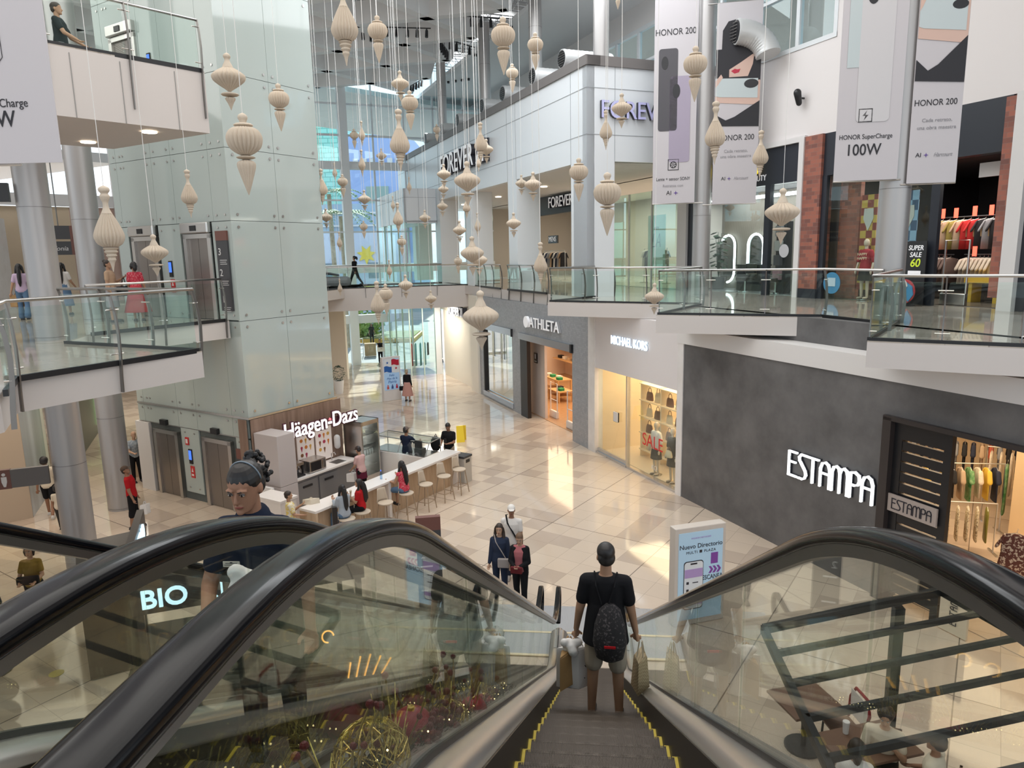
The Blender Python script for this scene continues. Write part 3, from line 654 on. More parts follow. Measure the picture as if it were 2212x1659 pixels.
for u, v, z, m, w in ((-16.4, 3.4, .85, WHC, 'white folded clothes at the left end of the tall oak table'), (-15.9, 3.4, .85, GRN, 'green folded clothes in the middle of the tall oak table'), (-15.4, 3.5, .85, WHC, 'white folded clothes on the tall oak table beside the right green stack'), (-14.95, 3.3, .85, GRN, 'green folded clothes at the right front edge of the tall oak table'), (-13.75, 2.8, .55, GRN, 'green folded clothes on the low oak table'), (-14.25, 3.0, .55, BLC, 'black folded clothes on the low oak table')):
    folded(FC, u, v, z, m, w, 'folded clothes on the oak tables')
for i, (z, m) in enumerate(((1.1, BLC), (1.9, WHC), (2.5, BLC))):
    R = thing('wall_shelf', ('lowest', 'middle', 'upper')[i]+' oak wall shelf at the back of the grey mosaic shop', 'shelf', pt(FC, -18.5, 5.8, z)); MB(FC).box(-20.6, -16.3, 5.6, 6.3, z-.04, z).build('board', bpy.data.materials['oak_table'], R)
    for k in range(7):
        folded(FC, -20.2+.6*k, 5.95, z, (BLC, WHC, TAN)[(k+i) % 3], ('black', 'white', 'tan')[(k+i) % 3]+' folded clothes, '+('first', 'second', 'third', 'fourth', 'fifth', 'sixth', 'seventh')[k]+' from left on the '+('lowest', 'middle', 'upper')[i]+' back shelf', 'folded clothes on the back shelves', 5, .38)
struct(MB(FC).box(-12.5, -10.8, .6, .72, 0.015, 4.0).build('wall_sport_partition', mat('pinkish_partition', (.74, .64, .58), .5)))
o = MB(FC).box(-11.85, -11.5, .56, .59, 2.35, 2.8).build('exit_notice', BLACK); tag(o, 'small black notice on the pale partition inside the grey mosaic shop', 'sign')
mb = MB(FC); mb.box(-11.74, -11.62, .55, .56, 2.54, 2.74); mb.box(-11.8, -11.55, .55, .56, 2.41, 2.45); mb.build('pictogram', WHITE, o)
def gate(M, u, v, label, m=WHITE, h=1.55):
    R = thing('security_gate', label, 'security gate', pt(M, u, v), group='anti-theft gates'); mb = MB(M); w = .33
    mb.tube([(u-w, v, 0.3), (u-w, v, h), (u+w, v, h), (u+w, v, .3)], .028, 8); mb.build('frame', m, R); MB(M).box(u-w-.03, u+w+.03, v-.06, v+.06, 0.015, .32).build('base', m, R, bev=.02)
    MB(M).tube([(u-w, v, .8), (u+w, v, .8)], .02, 6).build('crossbar', m, R)
gate(FC, -10.85, 1.05, 'white anti-theft gate at the left of the grey mosaic shop door'); gate(FC, -8.6, .75, 'white anti-theft gate at the right of the grey mosaic shop door')
# ---- handbags
def handbag(M, u, v, z, w, h, m, label, grp='handbags on the lit shelves'):
    R = thing('handbag', label, 'handbag', pt(M, u, v, z), group=grp)
    MB(M).loft([(( u, v, z), (w/2, 0, 0), (0, .08, 0)), ((u, v, z+.02), (w/2*1.03, 0, 0), (0, .09, 0)), ((u, v, z+h*.7), (w/2*.95, 0, 0), (0, .06, 0)), ((u, v, z+h), (w/2*.8, 0, 0), (0, .03, 0))], 16).build('bag_body', m, R, 40)
    MB(M).tube([(u+w*.25*cos(pi*k/8), v, z+h*.95+h*.6*sin(pi*k/8)) for k in range(9)], .012, 6).build('handle', mat('bag_brown', (.16, .07, .03), .5) if 'bag_brown' not in bpy.data.materials else bpy.data.materials['bag_brown'], R, True)
R = thing('display_shelving', 'pale wooden shelving with handbags inside the warm-lit bag shop', 'shelving', pt(FC, -2.9, 1.4)); SHW = mat('pale_shelf', (.82, .70, .52), .5)
for u in (-4.1, -2.9, -1.7): MB(FC).box(u-.03, u+.03, 1.2, 1.6, .015, 2.65).build('upright', SHW, R)
for z in (.3, .9, 1.48, 2.05, 2.62): MB(FC).box(-4.15, -1.65, 1.15, 1.6, z-.03, z).build('shelf', SHW, R)
CRM = mat('cream_leather', (.72, .62, .46), .45); BRN = mat('brown_leather', (.17, .075, .04), .45)
rows = ('lowest', 'second', 'third', 'top')
for zi, z in enumerate((.3, .9, 1.48, 2.05)):
    for ui, u in enumerate((-3.8, -3.3, -2.6, -2.1)):
        c = (zi+ui) % 2; handbag(FC, u, 1.36, z, .38 if c else .34, .28+.06*((zi*ui) % 2), BRN if c else CRM, ('brown' if c else 'cream')+' handbag, '+('first', 'second', 'third', 'fourth')[ui]+' from left on the '+rows[zi]+' lit shelf')
o = MB(FC).box(-3.98, -3.7, .02, .09, 1.42, 1.75).build('door_handle', BLACK); tag(o, 'white and black square door pull on the bag shop glass door', 'door handle'); o.name = 'door_pull'
MB(FC).box(-3.92, -3.66, -.01, .02, 1.44, 1.77).build('cover', WHITE, o)
# lettering on the bag shop window
RED = mat('red_vinyl', (.62, .03, .03), .5)
o = txt('SALE', .58, FC @ T(-1.68, .09, 1.2), RED, None, 'window_lettering', .004, .95); tag(o, 'red word SALE on the bag shop window', 'lettering')
o = txt('KO', .22, FC @ T(-1.55, .09, .42), WHITE, None, 'window_lettering', .004); tag(o, 'small white letters KO low on the bag shop window', 'lettering')
# mannequins
def mannequin(M, u, v, z, label, top, bottom, h=1.75, skin=None):
    R = thing('mannequin', label, 'mannequin', pt(M, u, v, z)); B = M @ T(u, v, z); s = h/1.75; mb = MB(B @ Matrix.Scale(s, 4))
    sk = skin or mat('mannequin_beige', (.62, .52, .42), .4) if 'mannequin_beige' not in bpy.data.materials else bpy.data.materials['mannequin_beige']
    mb.ell((0, 0, 1.63), (.075, .09, .12), 14, 10); mb.cap((0, 0, 1.38), (0, 0, 1.55), .05, .045)
    for a in (-1, 1):
        mb.cap((a*.1, 0, .9), (a*.1, 0, .5), .08, .055); mb.cap((a*.1, 0, .5), (a*.1, .02, .08), .05, .035); mb.ell((a*.1, -.06, .05), (.04, .1, .035)); mb.cap((a*.2, 0, 1.38), (a*.26, .02, 1.1), .045, .035); mb.cap((a*.26, .02, 1.1), (a*.27, -.06, .85), .035, .028); mb.ell((a*.27, -.08, .8), (.03, .035, .07))
    mb.build('figure', sk, R, 50)
    t = MB(B @ Matrix.Scale(s, 4)); t.loft([((0, 0, .88), (.2, 0, 0), (0, .13, 0)), ((0, 0, 1.1), (.16, 0, 0), (0, .11, 0)), ((0, 0, 1.3), (.19, 0, 0), (0, .12, 0)), ((0, 0, 1.42), (.17, 0, 0), (0, .09, 0)), ((0, 0, 1.46), (.07, 0, 0), (0, .06, 0))], 18)
    for a in (-1, 1): t.cap((a*.18, 0, 1.38), (a*.26, .01, 1.12), .065, .055)
    t.build('top', top, R, 50)
    t = MB(B @ Matrix.Scale(s, 4)); t.loft([((0, 0, .55), (.22, 0, 0), (0, .17, 0)), ((0, 0, .75), (.2, 0, 0), (0, .15, 0)), ((0, 0, .97), (.15, 0, 0), (0, .11, 0))], 18); t.build('skirt', bottom, R, 50)
    MB(B).cyl(0, 0, .0, .02, .2, 20).build('stand', CHROME, R); return R
mannequin(FC, -2.0, .45, .02, 'mannequin in white top and dark printed skirt behind the word SALE', WHC, BLC)
mannequin(FC, -1.1, .45, .02, 'mannequin in black outfit with pale bag by the marble jamb', BLC, BLC)
handbag(FC, -1.0, .24, .9, .3, .2, CRM, 'pale handbag carried by the mannequin in black', None)
# ---- garments
HNG = mat('hanger_wire', (.6, .58, .55), .3, .9)
def garment(M, u, v, z, L, m, label, group, w=.2, rz=90, sl=True, cat='clothes', flare=1.1):
    R = thing('hanging_garment', label, cat, group=group, M=M @ T(u, v, z, rz)); mb = MB()
    mb.loft([((0, 0, -L), (w*flare, 0, 0), (0, .035, 0)), ((0, 0, -L*.5), (w*.98, 0, 0), (0, .04, 0)), ((0, 0, -.16), (w, 0, 0), (0, .04, 0)), ((0, 0, -.06), (w*.8, 0, 0), (0, .03, 0)), ((0, 0, -.02), (.06, 0, 0), (0, .02, 0))], 14)
    if sl:
        for a in (-1, 1): mb.cap((a*w*.85, 0, -.1), (a*w*1.25, 0, -.32), .055, .065, 8, .5)
    me = mb.mesh('garment_body'); me.materials.append(m); me.shade_smooth(); o = bpy.data.objects.new('garment_body', me); COL.objects.link(o); o.parent = R
    h = MB(); h.tube([(-w*.8, 0, -.06), (0, 0, .0), (w*.8, 0, -.06)], .006, 5); h.tube([(0, 0, 0), (0, 0, .05), (.02, 0, .07), (.0, 0, .09)], .005, 5); me = h.mesh('hanger'); me.materials.append(HNG); o = bpy.data.objects.new('hanger', me); COL.objects.link(o); o.parent = R
    return R
def rack(M, u, v, rz, W, h, label):
    B = M @ T(u, v, 0.015, rz); R = thing('clothes_rack', label, 'clothes rack', M=B)
    def sub(mb, nm):
        me = mb.mesh(nm); me.materials.append(HNG); o = bpy.data.objects.new(nm, me); COL.objects.link(o); o.parent = R
    a = MB(); a.tube([(-W/2, 0, h), (W/2, 0, h)], .015, 8); sub(a, 'rail')
    for s in (-1, 1):
        a = MB(); a.tube([(s*W/2, 0, 0), (s*W/2, 0, h)], .018, 8); a.box(s*W/2-.02, s*W/2+.02, -.25, .25, 0, .03); sub(a, 'upright')
    return B
YC = mat('yellow_cloth', (.75, .50, .06), .8); OL = mat('olive_satin', (.20, .19, .03), .45); NAV = mat('navy_cloth', (.02, .025, .05), .8); LEAF = noisy('green_leaf_print', (.03, .20, .05), (.25, .42, .2), 9, .8); FLO = noisy('floral_print', (.70, .62, .45), (.25, .18, .10), 26, .8, 2, .5, .6); RUST = mat('rust_cloth', (.42, .08, .04), .8); PAIS = noisy('brown_paisley_print', (.12, .04, .03), (.58, .48, .38), 16, .8, 2, .52, .56); GRYC = mat('grey_cloth', (.25, .26, .28), .8); WCR = noisy('white_crinkled_cloth', (.80, .70, .56), (.66, .56, .44), 30, .8)
MC = [(YC, 'yellow'), (NAV, 'navy'), (YC, 'yellow'), (BLC, 'black'), (TAN, 'tan'), (LEAF, 'leaf-print'), (WCR, 'white')]
B = rack(FC, 5.1, 4.7, 60, 1.9, 1.75, 'chrome clothes rack with yellow and navy blouses in the warm dress shop')
for k in range(9):
    m, c = MC[(k if k < 5 else k) % 7]; garment(B, -.85+.2*k, 0, 1.66, .75+.05*(k % 3), m, '%s blouse, %s from left on the rack of yellow and navy blouses' % (c, ('first', 'second', 'third', 'fourth', 'fifth', 'sixth', 'seventh', 'eighth', 'last')[k]), 'blouses on the rack', rz=80)
garment(B, 1.02, .05, 1.75, 1.25, LEAF, 'long green leaf-print dress at the end of the blouse rack', None, .22, 60, False, 'dress', 1.5)
B = rack(FC, 6.0, 3.6, 55, 1.3, 1.2, 'low chrome rack with floral dresses by the dress shop entrance')
for k in range(6): garment(B, -.55+.2*k, 0, 1.12, .8, FLO if k < 5 else OL, 'cream floral dress hanging on the low rack by the entrance' if k < 5 else 'olive satin dress at the end of the low rack', 'floral dresses on the low rack' if k < 5 else None, .2, 75, False, 'dress', 1.3)
B = rack(FC, 4.0, 6.6, 40, 3.0, 1.9, 'long rack of dark and rust coats at the back of the dress shop')
for k in range(14):
    m, c = [(GRYC, 'grey'), (NAV, 'navy'), (RUST, 'rust red'), (BLC, 'black'), (TAN, 'tan')][k*3 % 5]; garment(B, -1.4+.2*k, 0, 1.8, .95, m, '%s garment, number %d from the left on the long back rack' % (c, k+1), 'garments on the long back rack', rz=85)
B = rack(FC, 5.4, 6.5, 40, 1.6, 1.95, 'rack of white crinkled dresses deep in the dress shop')
for k in range(7): garment(B, -.7+.22*k, 0, 1.85, 1.1, WCR, 'white crinkled dress on the deeper rack', 'white dresses on the deeper rack', .22, 80, False, 'dress', 1.5)
struct(MB(FC).box(6.0, 10.0, 5.2, 5.45, .015, 4.0).build('wall_dress_shop_inner', mat('amber_wall', (.80, .60, .36), .6)))
garment(FC @ T(8.1, 2.1, .0), 0, 0, 1.5, .9, PAIS, 'brown paisley dress near the right edge of the dress shop', None, .24, 30, True, 'dress', 1.25)
# louvred dark entrance screen with name plate
R = thing('louvre_screen', 'tall black louvred screen at the dress shop entrance', 'screen', pt(FC, 7.5, .1)); 
mb = MB(FC); mb.box(6.9, 7.08, .02, .12, 0, 3.74); mb.box(7.95, 8.1, .02, .12, 0, 3.74); mb.box(7.08, 7.95, .02, .12, 3.4, 3.74); mb.build('frame', BLACK, R)
for k in range(15):
    z = .25+.21*k; MB(FC).box(7.08, 7.95, .03, .10, z, z+.172).build('slat', BLACK, R)
o = MB(FC).box(6.92, 7.97, -.05, -.01, 1.93, 2.28).build('name_plate', mat('taupe_plate', (.40, .34, .31), .4)); tag(o, 'taupe name plate fixed across the black louvred screen', 'sign')
# Art Nouveau capitals
def strokes(word, M, h, r, m, name, parent=None, wd=.48, gap=.2, sq=1):
    G = {'E': [[(.42, 1), (.0, 1), (0, 0), (.42, 0)], [(0, .58), (.36, .58)]], 'S': [[(.42, 1), (.12, 1), (.02, .88), (.04, .74), (.36, .36), (.4, .2), (.34, .06), (.22, 0), (0, 0)]],
         'T': [[(-.08, 1), (.48, 1)], [(.2, 1), (.2, 0)]], 'A': [[(0, 0), (0, .72), (.08, .93), (.24, 1), (.38, .93), (.46, .72), (.46, 0)], [(0, .55), (.46, .55)]],
         'M': [[(0, 0), (0, .75), (.07, .94), (.2, 1), (.31, .94), (.37, .75), (.37, 0)], [(.37, .75), (.44, .94), (.56, 1), (.68, .94), (.74, .75), (.74, 0)]],
         'P': [[(0, 0), (0, .95), (.2, 1), (.38, .92), (.42, .72), (.36, .56), (.2, .5), (0, .5)]]}
    x = 0; mb = MB(M)
    for ch in word:
        for st in G[ch]:
            for (x0, z0), (x1, z1) in zip(st[:-1], st[1:]):
                d = Vector((x1-x0, 0, z1-z0))*h; nrm = Vector((-d.z, 0, d.x)).normalized()*r; e = d.normalized()*r*.8; a = Vector((x+x0*h, 0, z0*h))-e; c = Vector((x+x1*h, 0, z1*h))+e
                mb.plate([(a.x+nrm.x, a.z+nrm.z), (c.x+nrm.x, c.z+nrm.z), (c.x-nrm.x, c.z-nrm.z), (a.x-nrm.x, a.z-nrm.z)], -sq*.5*.06, sq*.5*.06)
        x += (max(p[0] for st in G[ch] for p in st)+gap)*h
    return mb.build(name, m, parent)
GLOW = mat('glowing_white_letters', (1, 1, 1), .5, emit=1.25, ecol=(.95, 1, 1))
SIDE = mat('letter_returns', (.03, .03, .04), .4)
w = strokes('ESTAMPA', FC @ T(4.28, -.09, 1.92), .56, .021, GLOW, 'shop_sign', None, gap=.12); tag(w, 'white glowing Art Nouveau lettering on the dark grey plaster wall', 'sign')
strokes('ESTAMPA', FC @ T(4.28, -.035, 1.92), .56, .021, SIDE, 'letter_returns', w, gap=.12, sq=1.6)
strokes('ESTAMPA', FC @ T(7.02, -.055, 2.0), .20, .009, INK, 'lettering', o, gap=.14, sq=.2)
o = MB(FC).box(8.16, 8.7, .0, .05, .02, 1.25).build('lettered_stand', mat('pale_panel', (.66, .58, .46), .5)); tag(o, 'pale standing panel with vertical lettering beside the louvred screen', 'sign')
strokes('ESTAMPA', FC @ T(8.5, -.01, .2) @ Matrix.Rotation(rad(-90), 4, 'Y'), .13, .006, SIDE, 'lettering', o, gap=.3, sq=.2)
# shop signs
def sign(s, size, M, face, label, dep=.12, sx=1, bold=0, al='LEFT', ret=SIDE, space=1.0):
    o = txt(s, size, M @ T(0, -dep, 0), face, None, 'shop_sign', .02, sx, bold, al, space=space); tag(o, label, 'sign'); txt(s, size, M @ T(0, -dep*.5+.01, 0), ret, o, 'letter_returns', dep-.03, sx, bold, al, space=space); return o
WL = mat('white_letters', (.85, .85, .87), .4, emit=.25); LIL = mat('lilac_letters', (.50, .50, .78), .4, emit=.12)
o = sign('ATHLETA', .60, FC @ T(-10.75, 0, 4.24), WL, 'white letters with round emblem on the grey mosaic wall', .12, 1.12, .006, ret=mat('grey_returns', (.3, .3, .31), .4))
MB(FC).tube([(-11.1, -.02, 4.24), (-11.1, -.13, 4.24)], .24, 28).build('emblem', WL, o)
MKL = mat('blue_white_glow', (.8, .93, 1), .4, emit=1.6, ecol=(.75, .9, 1))
o = sign('MICHAEL KORS', .40, FC @ T(-4.05, 0, 4.2), MKL, 'glowing blue-white letters on the blush white header', .05, .80, .008, ret=mat('pale_returns', (.55, .6, .7), .4))
sign('FOREVER 21', 1.5, FL @ T(-16.5, 0, 11.8), WL, 'large white letters with black returns on the long white upper facade', .34, .90, .004)
sign('FOREVER 21', .82, FR @ T(.46, 0, 11.87), LIL, 'lilac letters on the short upper facade partly behind a banner', .14, .93, .004)
sign('FOREVER 21', .8, FW @ T(-18.2, -.3, 9.75), WL, 'white letters over the upper fashion shop door, seen between white piers', .2, .9, .004)
sign('FOREVER 21', .72, FC @ T(-22.4, .2, 4.0), WL, 'white letters below the footbridge over the far fashion shop', .3, .68, .004)
o = MB(FW).box(-21.45, -20.2, 1.0, 1.08, 7.65, 8.1).build('department_sign', BLACK); tag(o, 'small black department sign reading MENS deep in the upper fashion shop', 'sign'); txt('MENS', .4, FW @ T(-20.82, .97, 7.88), WL, o)
struct(MB(FW).box(-20.5, -15.6, -.15, .2, 9.2, 10.2).build('trim_fashion_header', BLACK))
YEM = mat('yellow_glow', (1, .72, .02), .4, emit=1.1, ecol=(1, .74, .02))
o = sign('mos', .78, FW @ T(-3.35, -.02, 9.86), YEM, 'yellow rounded letters on the dark salon fascia', .08, 1, .03, ret=mat('yellow_returns', (.5, .35, .01), .5))
txt('LASHES \u2022 BEAUTY', .27, FW @ T(-3.6, -.05, 9.45), WL, o, 'lettering', .02, .9, .004, 'LEFT')
# salon furniture
NEON = mat('white_neon', (1, 1, 1), .4, emit=5, ecol=(.85, .95, 1))
def arch(u, label, hgt=1.75, cut=False):
    R = thing('arched_mirror', label, 'mirror', pt(FW, u, 1.95, Z2+.6)); w = .43; P = [(u-w*cos(pi*k/12), 1.93, 7.22+w*sin(pi*k/12)) for k in range(13)]
    if cut: P = P[2:]+[(u+w, 1.93, 6.2)]+[(u+w-.45+.45*cos(a), 1.93, 6.2-.45*sin(a)) for a in (.3, .6, .9, 1.2, 1.5)]
    else: P = [(u-w, 1.93, 6.45)]+P+[(u+w, 1.93, 6.3)]
    MB(FW).tube(P, .045, 8).build('light_tube', NEON, R, True)
    MB(FW).plate([(u-w, 6.0), (u+w, 6.0)]+[(u+w*cos(pi*k/12), 7.22+w*sin(pi*k/12)) for k in range(13)], 1.95, 2.03).build('mirror_glass', mat('dark_mirror', (.25, .27, .27), .1, .9), R)
arch(-6.03, 'arched mirror with white light tube beside the leafy plant', cut=True); arch(-4.38, 'arched mirror with white light tube near the salon door')
R = thing('potted_plant', 'dark leafy potted plant in front of an arched mirror in the salon', 'plant', pt(FW, -5.65, 1.2, Z2)); MB(FW).cyl(-5.65, 1.2, Z2+.02, Z2+.5, .22, 20, .28).build('pot', CHAR, R, 40)
LFM = mat('dark_leaf', (.015, .045, .022), .4); mb = MB(FW); st = MB(FW)
for k in range(26):
    a = k*2.4; hh = .9+.055*k; rr = .15+.2*random.random(); x, y = -5.65+rr*cos(a), 1.2+rr*sin(a)*.8; z = Z2+hh; st.tube([(-5.65, 1.2, Z2+.5), (-5.65+rr*.4*cos(a), 1.2+rr*.4*sin(a), z), (x, y, z)], .012, 4)
    d = Vector((cos(a), sin(a)*.6, -.35)); s = Vector((-sin(a), cos(a), 0)); c = Vector((x, y, z)); L = .3
    mb.add([c, c+d*L*.3+s*.13, c+d*L*.7+s*.1, c+d*L, c+d*L*.7-s*.1, c+d*L*.3-s*.13, c+d*L*.5+Vector((0, 0, .03))], [(0, 1, 6), (1, 2, 6), (2, 3, 6), (3, 4, 6), (4, 5, 6), (5, 0, 6)])
mb.build('leaves', LFM, R); st.build('stems', LFM, R)
R = thing('salon_desk', 'dark navy reception desk below the arched mirror in the salon', 'desk', pt(FW, -4.0, 1.5, Z2)); MB(FW).box(-4.6, -3.3, 1.25, 1.7, Z2+.016, Z2+.95).build('body', DKGREY, R); MB(FW).box(-4.65, -3.25, 1.2, 1.75, Z2+.95, Z2+1.0).build('top', BLACK, R)
for i, (u, lab) in enumerate(((-3.5, 'dark salon chair with chrome base behind the railing, left of two'), (-1.9, 'dark salon chair with chrome base close to the white pilaster'))):
    R = thing('salon_chair', lab, 'chair', pt(FW, u, .75, Z2), group='salon chairs'); MB(FW).box(u-.27, u+.27, .5, 1.0, Z2+.42, Z2+.56).build('seat', BLACK, R, bev=.04); MB(FW).box(u-.27, u+.27, .95, 1.07, Z2+.5, Z2+1.05).build('backrest', BLACK, R, bev=.04)
    MB(FW).cyl(u, .75, Z2+.05, Z2+.42, .04).build('pedestal', CHROME, R); MB(FW).cyl(u, .75, Z2+.016, Z2+.05, .25).build('foot_plate', CHROME, R)
    for a in (-1, 1): MB(FW).box(u+a*.31-.03, u+a*.31+.03, .55, 1.0, Z2+.66, Z2+.7).build('armrest', CHROME, R)
for i, (v, z) in enumerate(((.5, 8.95), (1.1, 8.97), (1.7, 8.99))):
    o = MB(FW).box(-5.4, -.4, v-.03, v+.03, z-.04, z).build('linear_light', LAMPC); tag(o, 'thin white linear ceiling light in the salon, '+('nearest to the window', 'middle one', 'deepest one')[i], 'light', 'linear lights in the salon')
R = thing('shelf_unit', 'dark shelf unit with product boxes beside the salon door', 'shelving', pt(FW, -1.75, .75, Z2)); MB(FW).box(-1.95, -1.5, .75, 1.05, Z2+.016, 8.0).build('case', DKGREY, R)
for k in range(4): MB(FW).box(-1.92+.02*k, -1.6, .6, .74, 6.0+.5*k, 6.35+.5*k).build('product_box', mat('product_%d' % k, ((.5, .3, .35), (.1, .1, .12), (.6, .6, .6), (.35, .37, .4))[k], .5), R)
o = MB(FW).tube([(-.75, .0, 7.0), (-.75, -.01, 7.0)], .22, 20).build('window_sticker', mat('pale_sticker', (.5, .5, .52), .5)); tag(o, 'round pale sticker on the salon side window', 'sticker')
# T-shirt shop
CHKY = mat('checker_gold_maroon', (.5, .4, .1), .6); n_, l_, b_ = nodes(CHKY)
def checker(m, c0, c1, s):
    n_, l_, b_ = nodes(m); k = N(m, 'TexChecker', in_Scale=s); k.inputs[1].default_value = (*c0, 1); k.inputs[2].default_value = (*c1, 1); mp = N(m, 'Mapping'); mp.vector_type = 'TEXTURE'; mp.inputs['Rotation'].default_value = (rad(90), 0, rad(-62)); g = N(m, 'NewGeometry'); l_.new(g.outputs['Position'], mp.inputs[0]); l_.new(mp.outputs[0], k.inputs[0]); l_.new(k.outputs[0], b_.inputs['Base Color'])
checker(CHKY, (.50, .36, .08), (.22, .05, .04), 4.5); CHKB = mat('checker_blue', (.1, .2, .4), .6); checker(CHKB, (.03, .08, .17), (.25, .42, .60), 3.6)
struct(MB(FW).box(.96, 1.72, .55, .7, Z2+.016, 9.2).build('wall_shop_brick_display', BRK))
for u0, u1, m, lab in ((1.74, 2.3, CHKY, 'gold and maroon checked hanging panel behind the red-topped mannequin'), (3.1, 3.65, CHKB, 'blue checked banner hanging in the T-shirt shop window')):
    o = MB(FW).box(u0, u1, .6, .62, Z2+.3, 8.6).build('hanging_banner', m); tag(o, lab, 'banner')
    MB(FW).plate([(u0+.1, 7.9), (u0+.28, 7.55), (u1-.1, 7.9), (u1-.12, 8.2), (u0+.12, 8.2)], .585, .598).build('shield_emblem', mat('emblem_'+m.name, (.5, .52, .5), .6), o)
MAR = mat('maroon_cloth', (.35, .015, .03), .8)
mannequin(FW, 2.18, .42, Z2+.016, 'mannequin in maroon printed top in the T-shirt shop window', MAR, BLC, 1.8)
txt('HAPPY\nHAPPY', .12, FW @ T(2.18, .26, 6.80), mat('cream_print', (.8, .7, .5), .6), None, 'shirt_print', .004).parent = None
o = bpy.data.objects['shirt_print']; tag(o, 'cream lettering printed on the maroon mannequin top', 'print')
o = MB(FW).box(4.0, 4.62, -.18, -.15, 5.52, 7.2).build('sale_poster', mat('black_poster', (.02, .022, .025), .5)); tag(o, 'black SUPER SALE 60 poster standing by the T-shirt shop entrance', 'poster')
txt('SUPER\nSALE', .18, FW @ T(4.31, -.185, 6.93), WL, o, 'lettering', .006, .9, .012, shear=.15); txt('60', .30, FW @ T(4.31, -.185, 6.62), mat('lime_print', (.6, .75, .05), .5, emit=.2), o, 'lettering', .006, 1, .015, shear=.15); MB(FW).box(4.12, 4.5, -.19, -.18, 6.3, 6.42).build('price_strip', WL, o)
YT = mat('mustard_tee', (.32, .25, .06), .8); REDC = mat('red_cloth', (.5, .02, .02), .8); PRN = mat('shirt_graphic', (.6, .4, .2), .7)
TS = [(YT, 'mustard'), (TAN, 'beige'), (REDC, 'red'), (REDC, 'red'), (BLC, 'black'), (GRYC, 'grey')]
R = thing('wall_rail', 'black wall rail for T-shirts in the T-shirt shop', 'rail', pt(FW, 4, 2.5, 8)); MB(FW).tube([(2.8, 2.5, 7.87), (5.0, 2.5, 7.87)], .02, 8).build('bar', BLACK, R)
for k in range(9):
    m, c = TS[(0, 1, 0, 1, 2, 3, 4, 5, 4)[k]]; g = garment(FW, 2.98+.215*k, 2.5, 7.80, .85, m, '%s T-shirt, %s from left on the upper rail' % (c, ('first', 'second', 'third', 'fourth', 'fifth', 'sixth', 'seventh', 'eighth', 'ninth')[k]), 'T-shirts on the upper rail', .25, 40, True, 'T-shirt', 1.0)
    q = MB().plate([(-.1, -.5), (.1, -.5), (.13, -.25), (-.12, -.22)], -.06, -.05).mesh('chest_print'); q.materials.append(PRN); q = bpy.data.objects.new('chest_print', q); COL.objects.link(q); q.parent = g
RGL = mat('red_tag_light', (1, .08, .04), .5, emit=2.5, ecol=(1, .1, .06))
for k, (u, z) in enumerate(((2.95, 7.86), (3.2, 7.84), (3.6, 7.84), (4.15, 7.86), (4.62, 7.86), (2.9, 6.76), (4.25, 6.76))) if 1 else enumerate(((4.3, 8.0), (4.75, 7.95), (5.25, 7.95), (5.75, 8.0), (6.3, 8.0), (4.6, 6.75), (5.9, 6.75))):
    o = MB(FW).box(u, u+.12, 2.1, 2.12, z, z+.27).build('price_tag', RGL); tag(o, 'glowing red price tag, %s' % ('above the first mustard T-shirt', 'above the beige T-shirt', 'above the third T-shirt', 'above the red T-shirts', 'at the right end of the upper rail', 'above the brown lower garments', 'above the cream lower garments')[k], 'price tag', 'red price tags')
for r_, (u0, m, c) in enumerate(((2.6, mat('brown_tee', (.14, .09, .075), .8), 'brown'), (3.95, mat('cream_tee', (.55, .47, .38), .8), 'cream'))):
    R = thing('wall_rail', 'lower rail with %s garments in the T-shirt shop' % c, 'rail', pt(FW, u0, 2.35, 6.7)); MB(FW).tube([(u0-.1, 2.35, 6.8), (u0+.95, 2.35, 6.8)], .02, 8).build('bar', BLACK, R)
    for k in range(8): garment(FW, u0+.12*k, 2.35, 6.73, .75, m, '%s T-shirt hanging on the lower rail' % c, '%s T-shirts on the lower rail' % c, .25, 70, True, 'T-shirt')
o = MB(FW).box(4.45, 5.4, 1.6, 2.1, 6.05, 6.25).build('tabletop', YC); o.name = 'display_bench'; tag(o, 'bright yellow display bench inside the T-shirt shop', 'bench'); 
for a in (4.6, 5.3): MB(FW).box(a-.05, a+.05, 1.65, 2.05, Z2+.016, 6.05).build('leg', YC, o)
gate(FW @ T(0, 0, Z2), 4.98, .5, 'grey anti-theft gate at the T-shirt shop entrance', STEEL, 1.7)
o = MB(FW).box(5.3, 5.9, .6, .66, 8.75, 9.1).build('notice_board', WHITE); tag(o, 'small white notice hanging in the T-shirt shop doorway', 'sign')
o = MB(FW).tube([(1.32, .03, 6.0), (1.32, .02, 6.0)], .33, 28).build('round_sticker', mat('blue_sticker', (.06, .25, .45), .5)); tag(o, 'round blue sticker low on the T-shirt shop window', 'sticker'); MB(FW).box(1.17, 1.47, .005, .018, 5.9, 6.16).build('pale_square', mat('pale_square', (.5, .62, .7), .5), o)
FWs = FW @ Matrix.Translation((4.3, -.5, Z2)) @ Matrix.Scale(.62, 4) @ Matrix.Translation((-4.3, .5, -Z2))
R = thing('standing_cutout', 'white dog and red and blue round cutout standing before the T-shirt shop', 'cutout', pt(FW, 4.3, -.5, Z2)); MB(FWs).tube([(4.3, -.5, 6.12), (4.3, -.46, 6.12)], .52, 32).build('disc', mat('cutout_red', (.5, .06, .07), .5), R)
MB(FWs).plate([(4.35, 6.55), (4.7, 6.35), (4.78, 6.0), (4.55, 5.68), (4.4, 5.9)], -.54, -.5).build('blue_shape', mat('cutout_blue', (.06, .25, .45), .5), R)
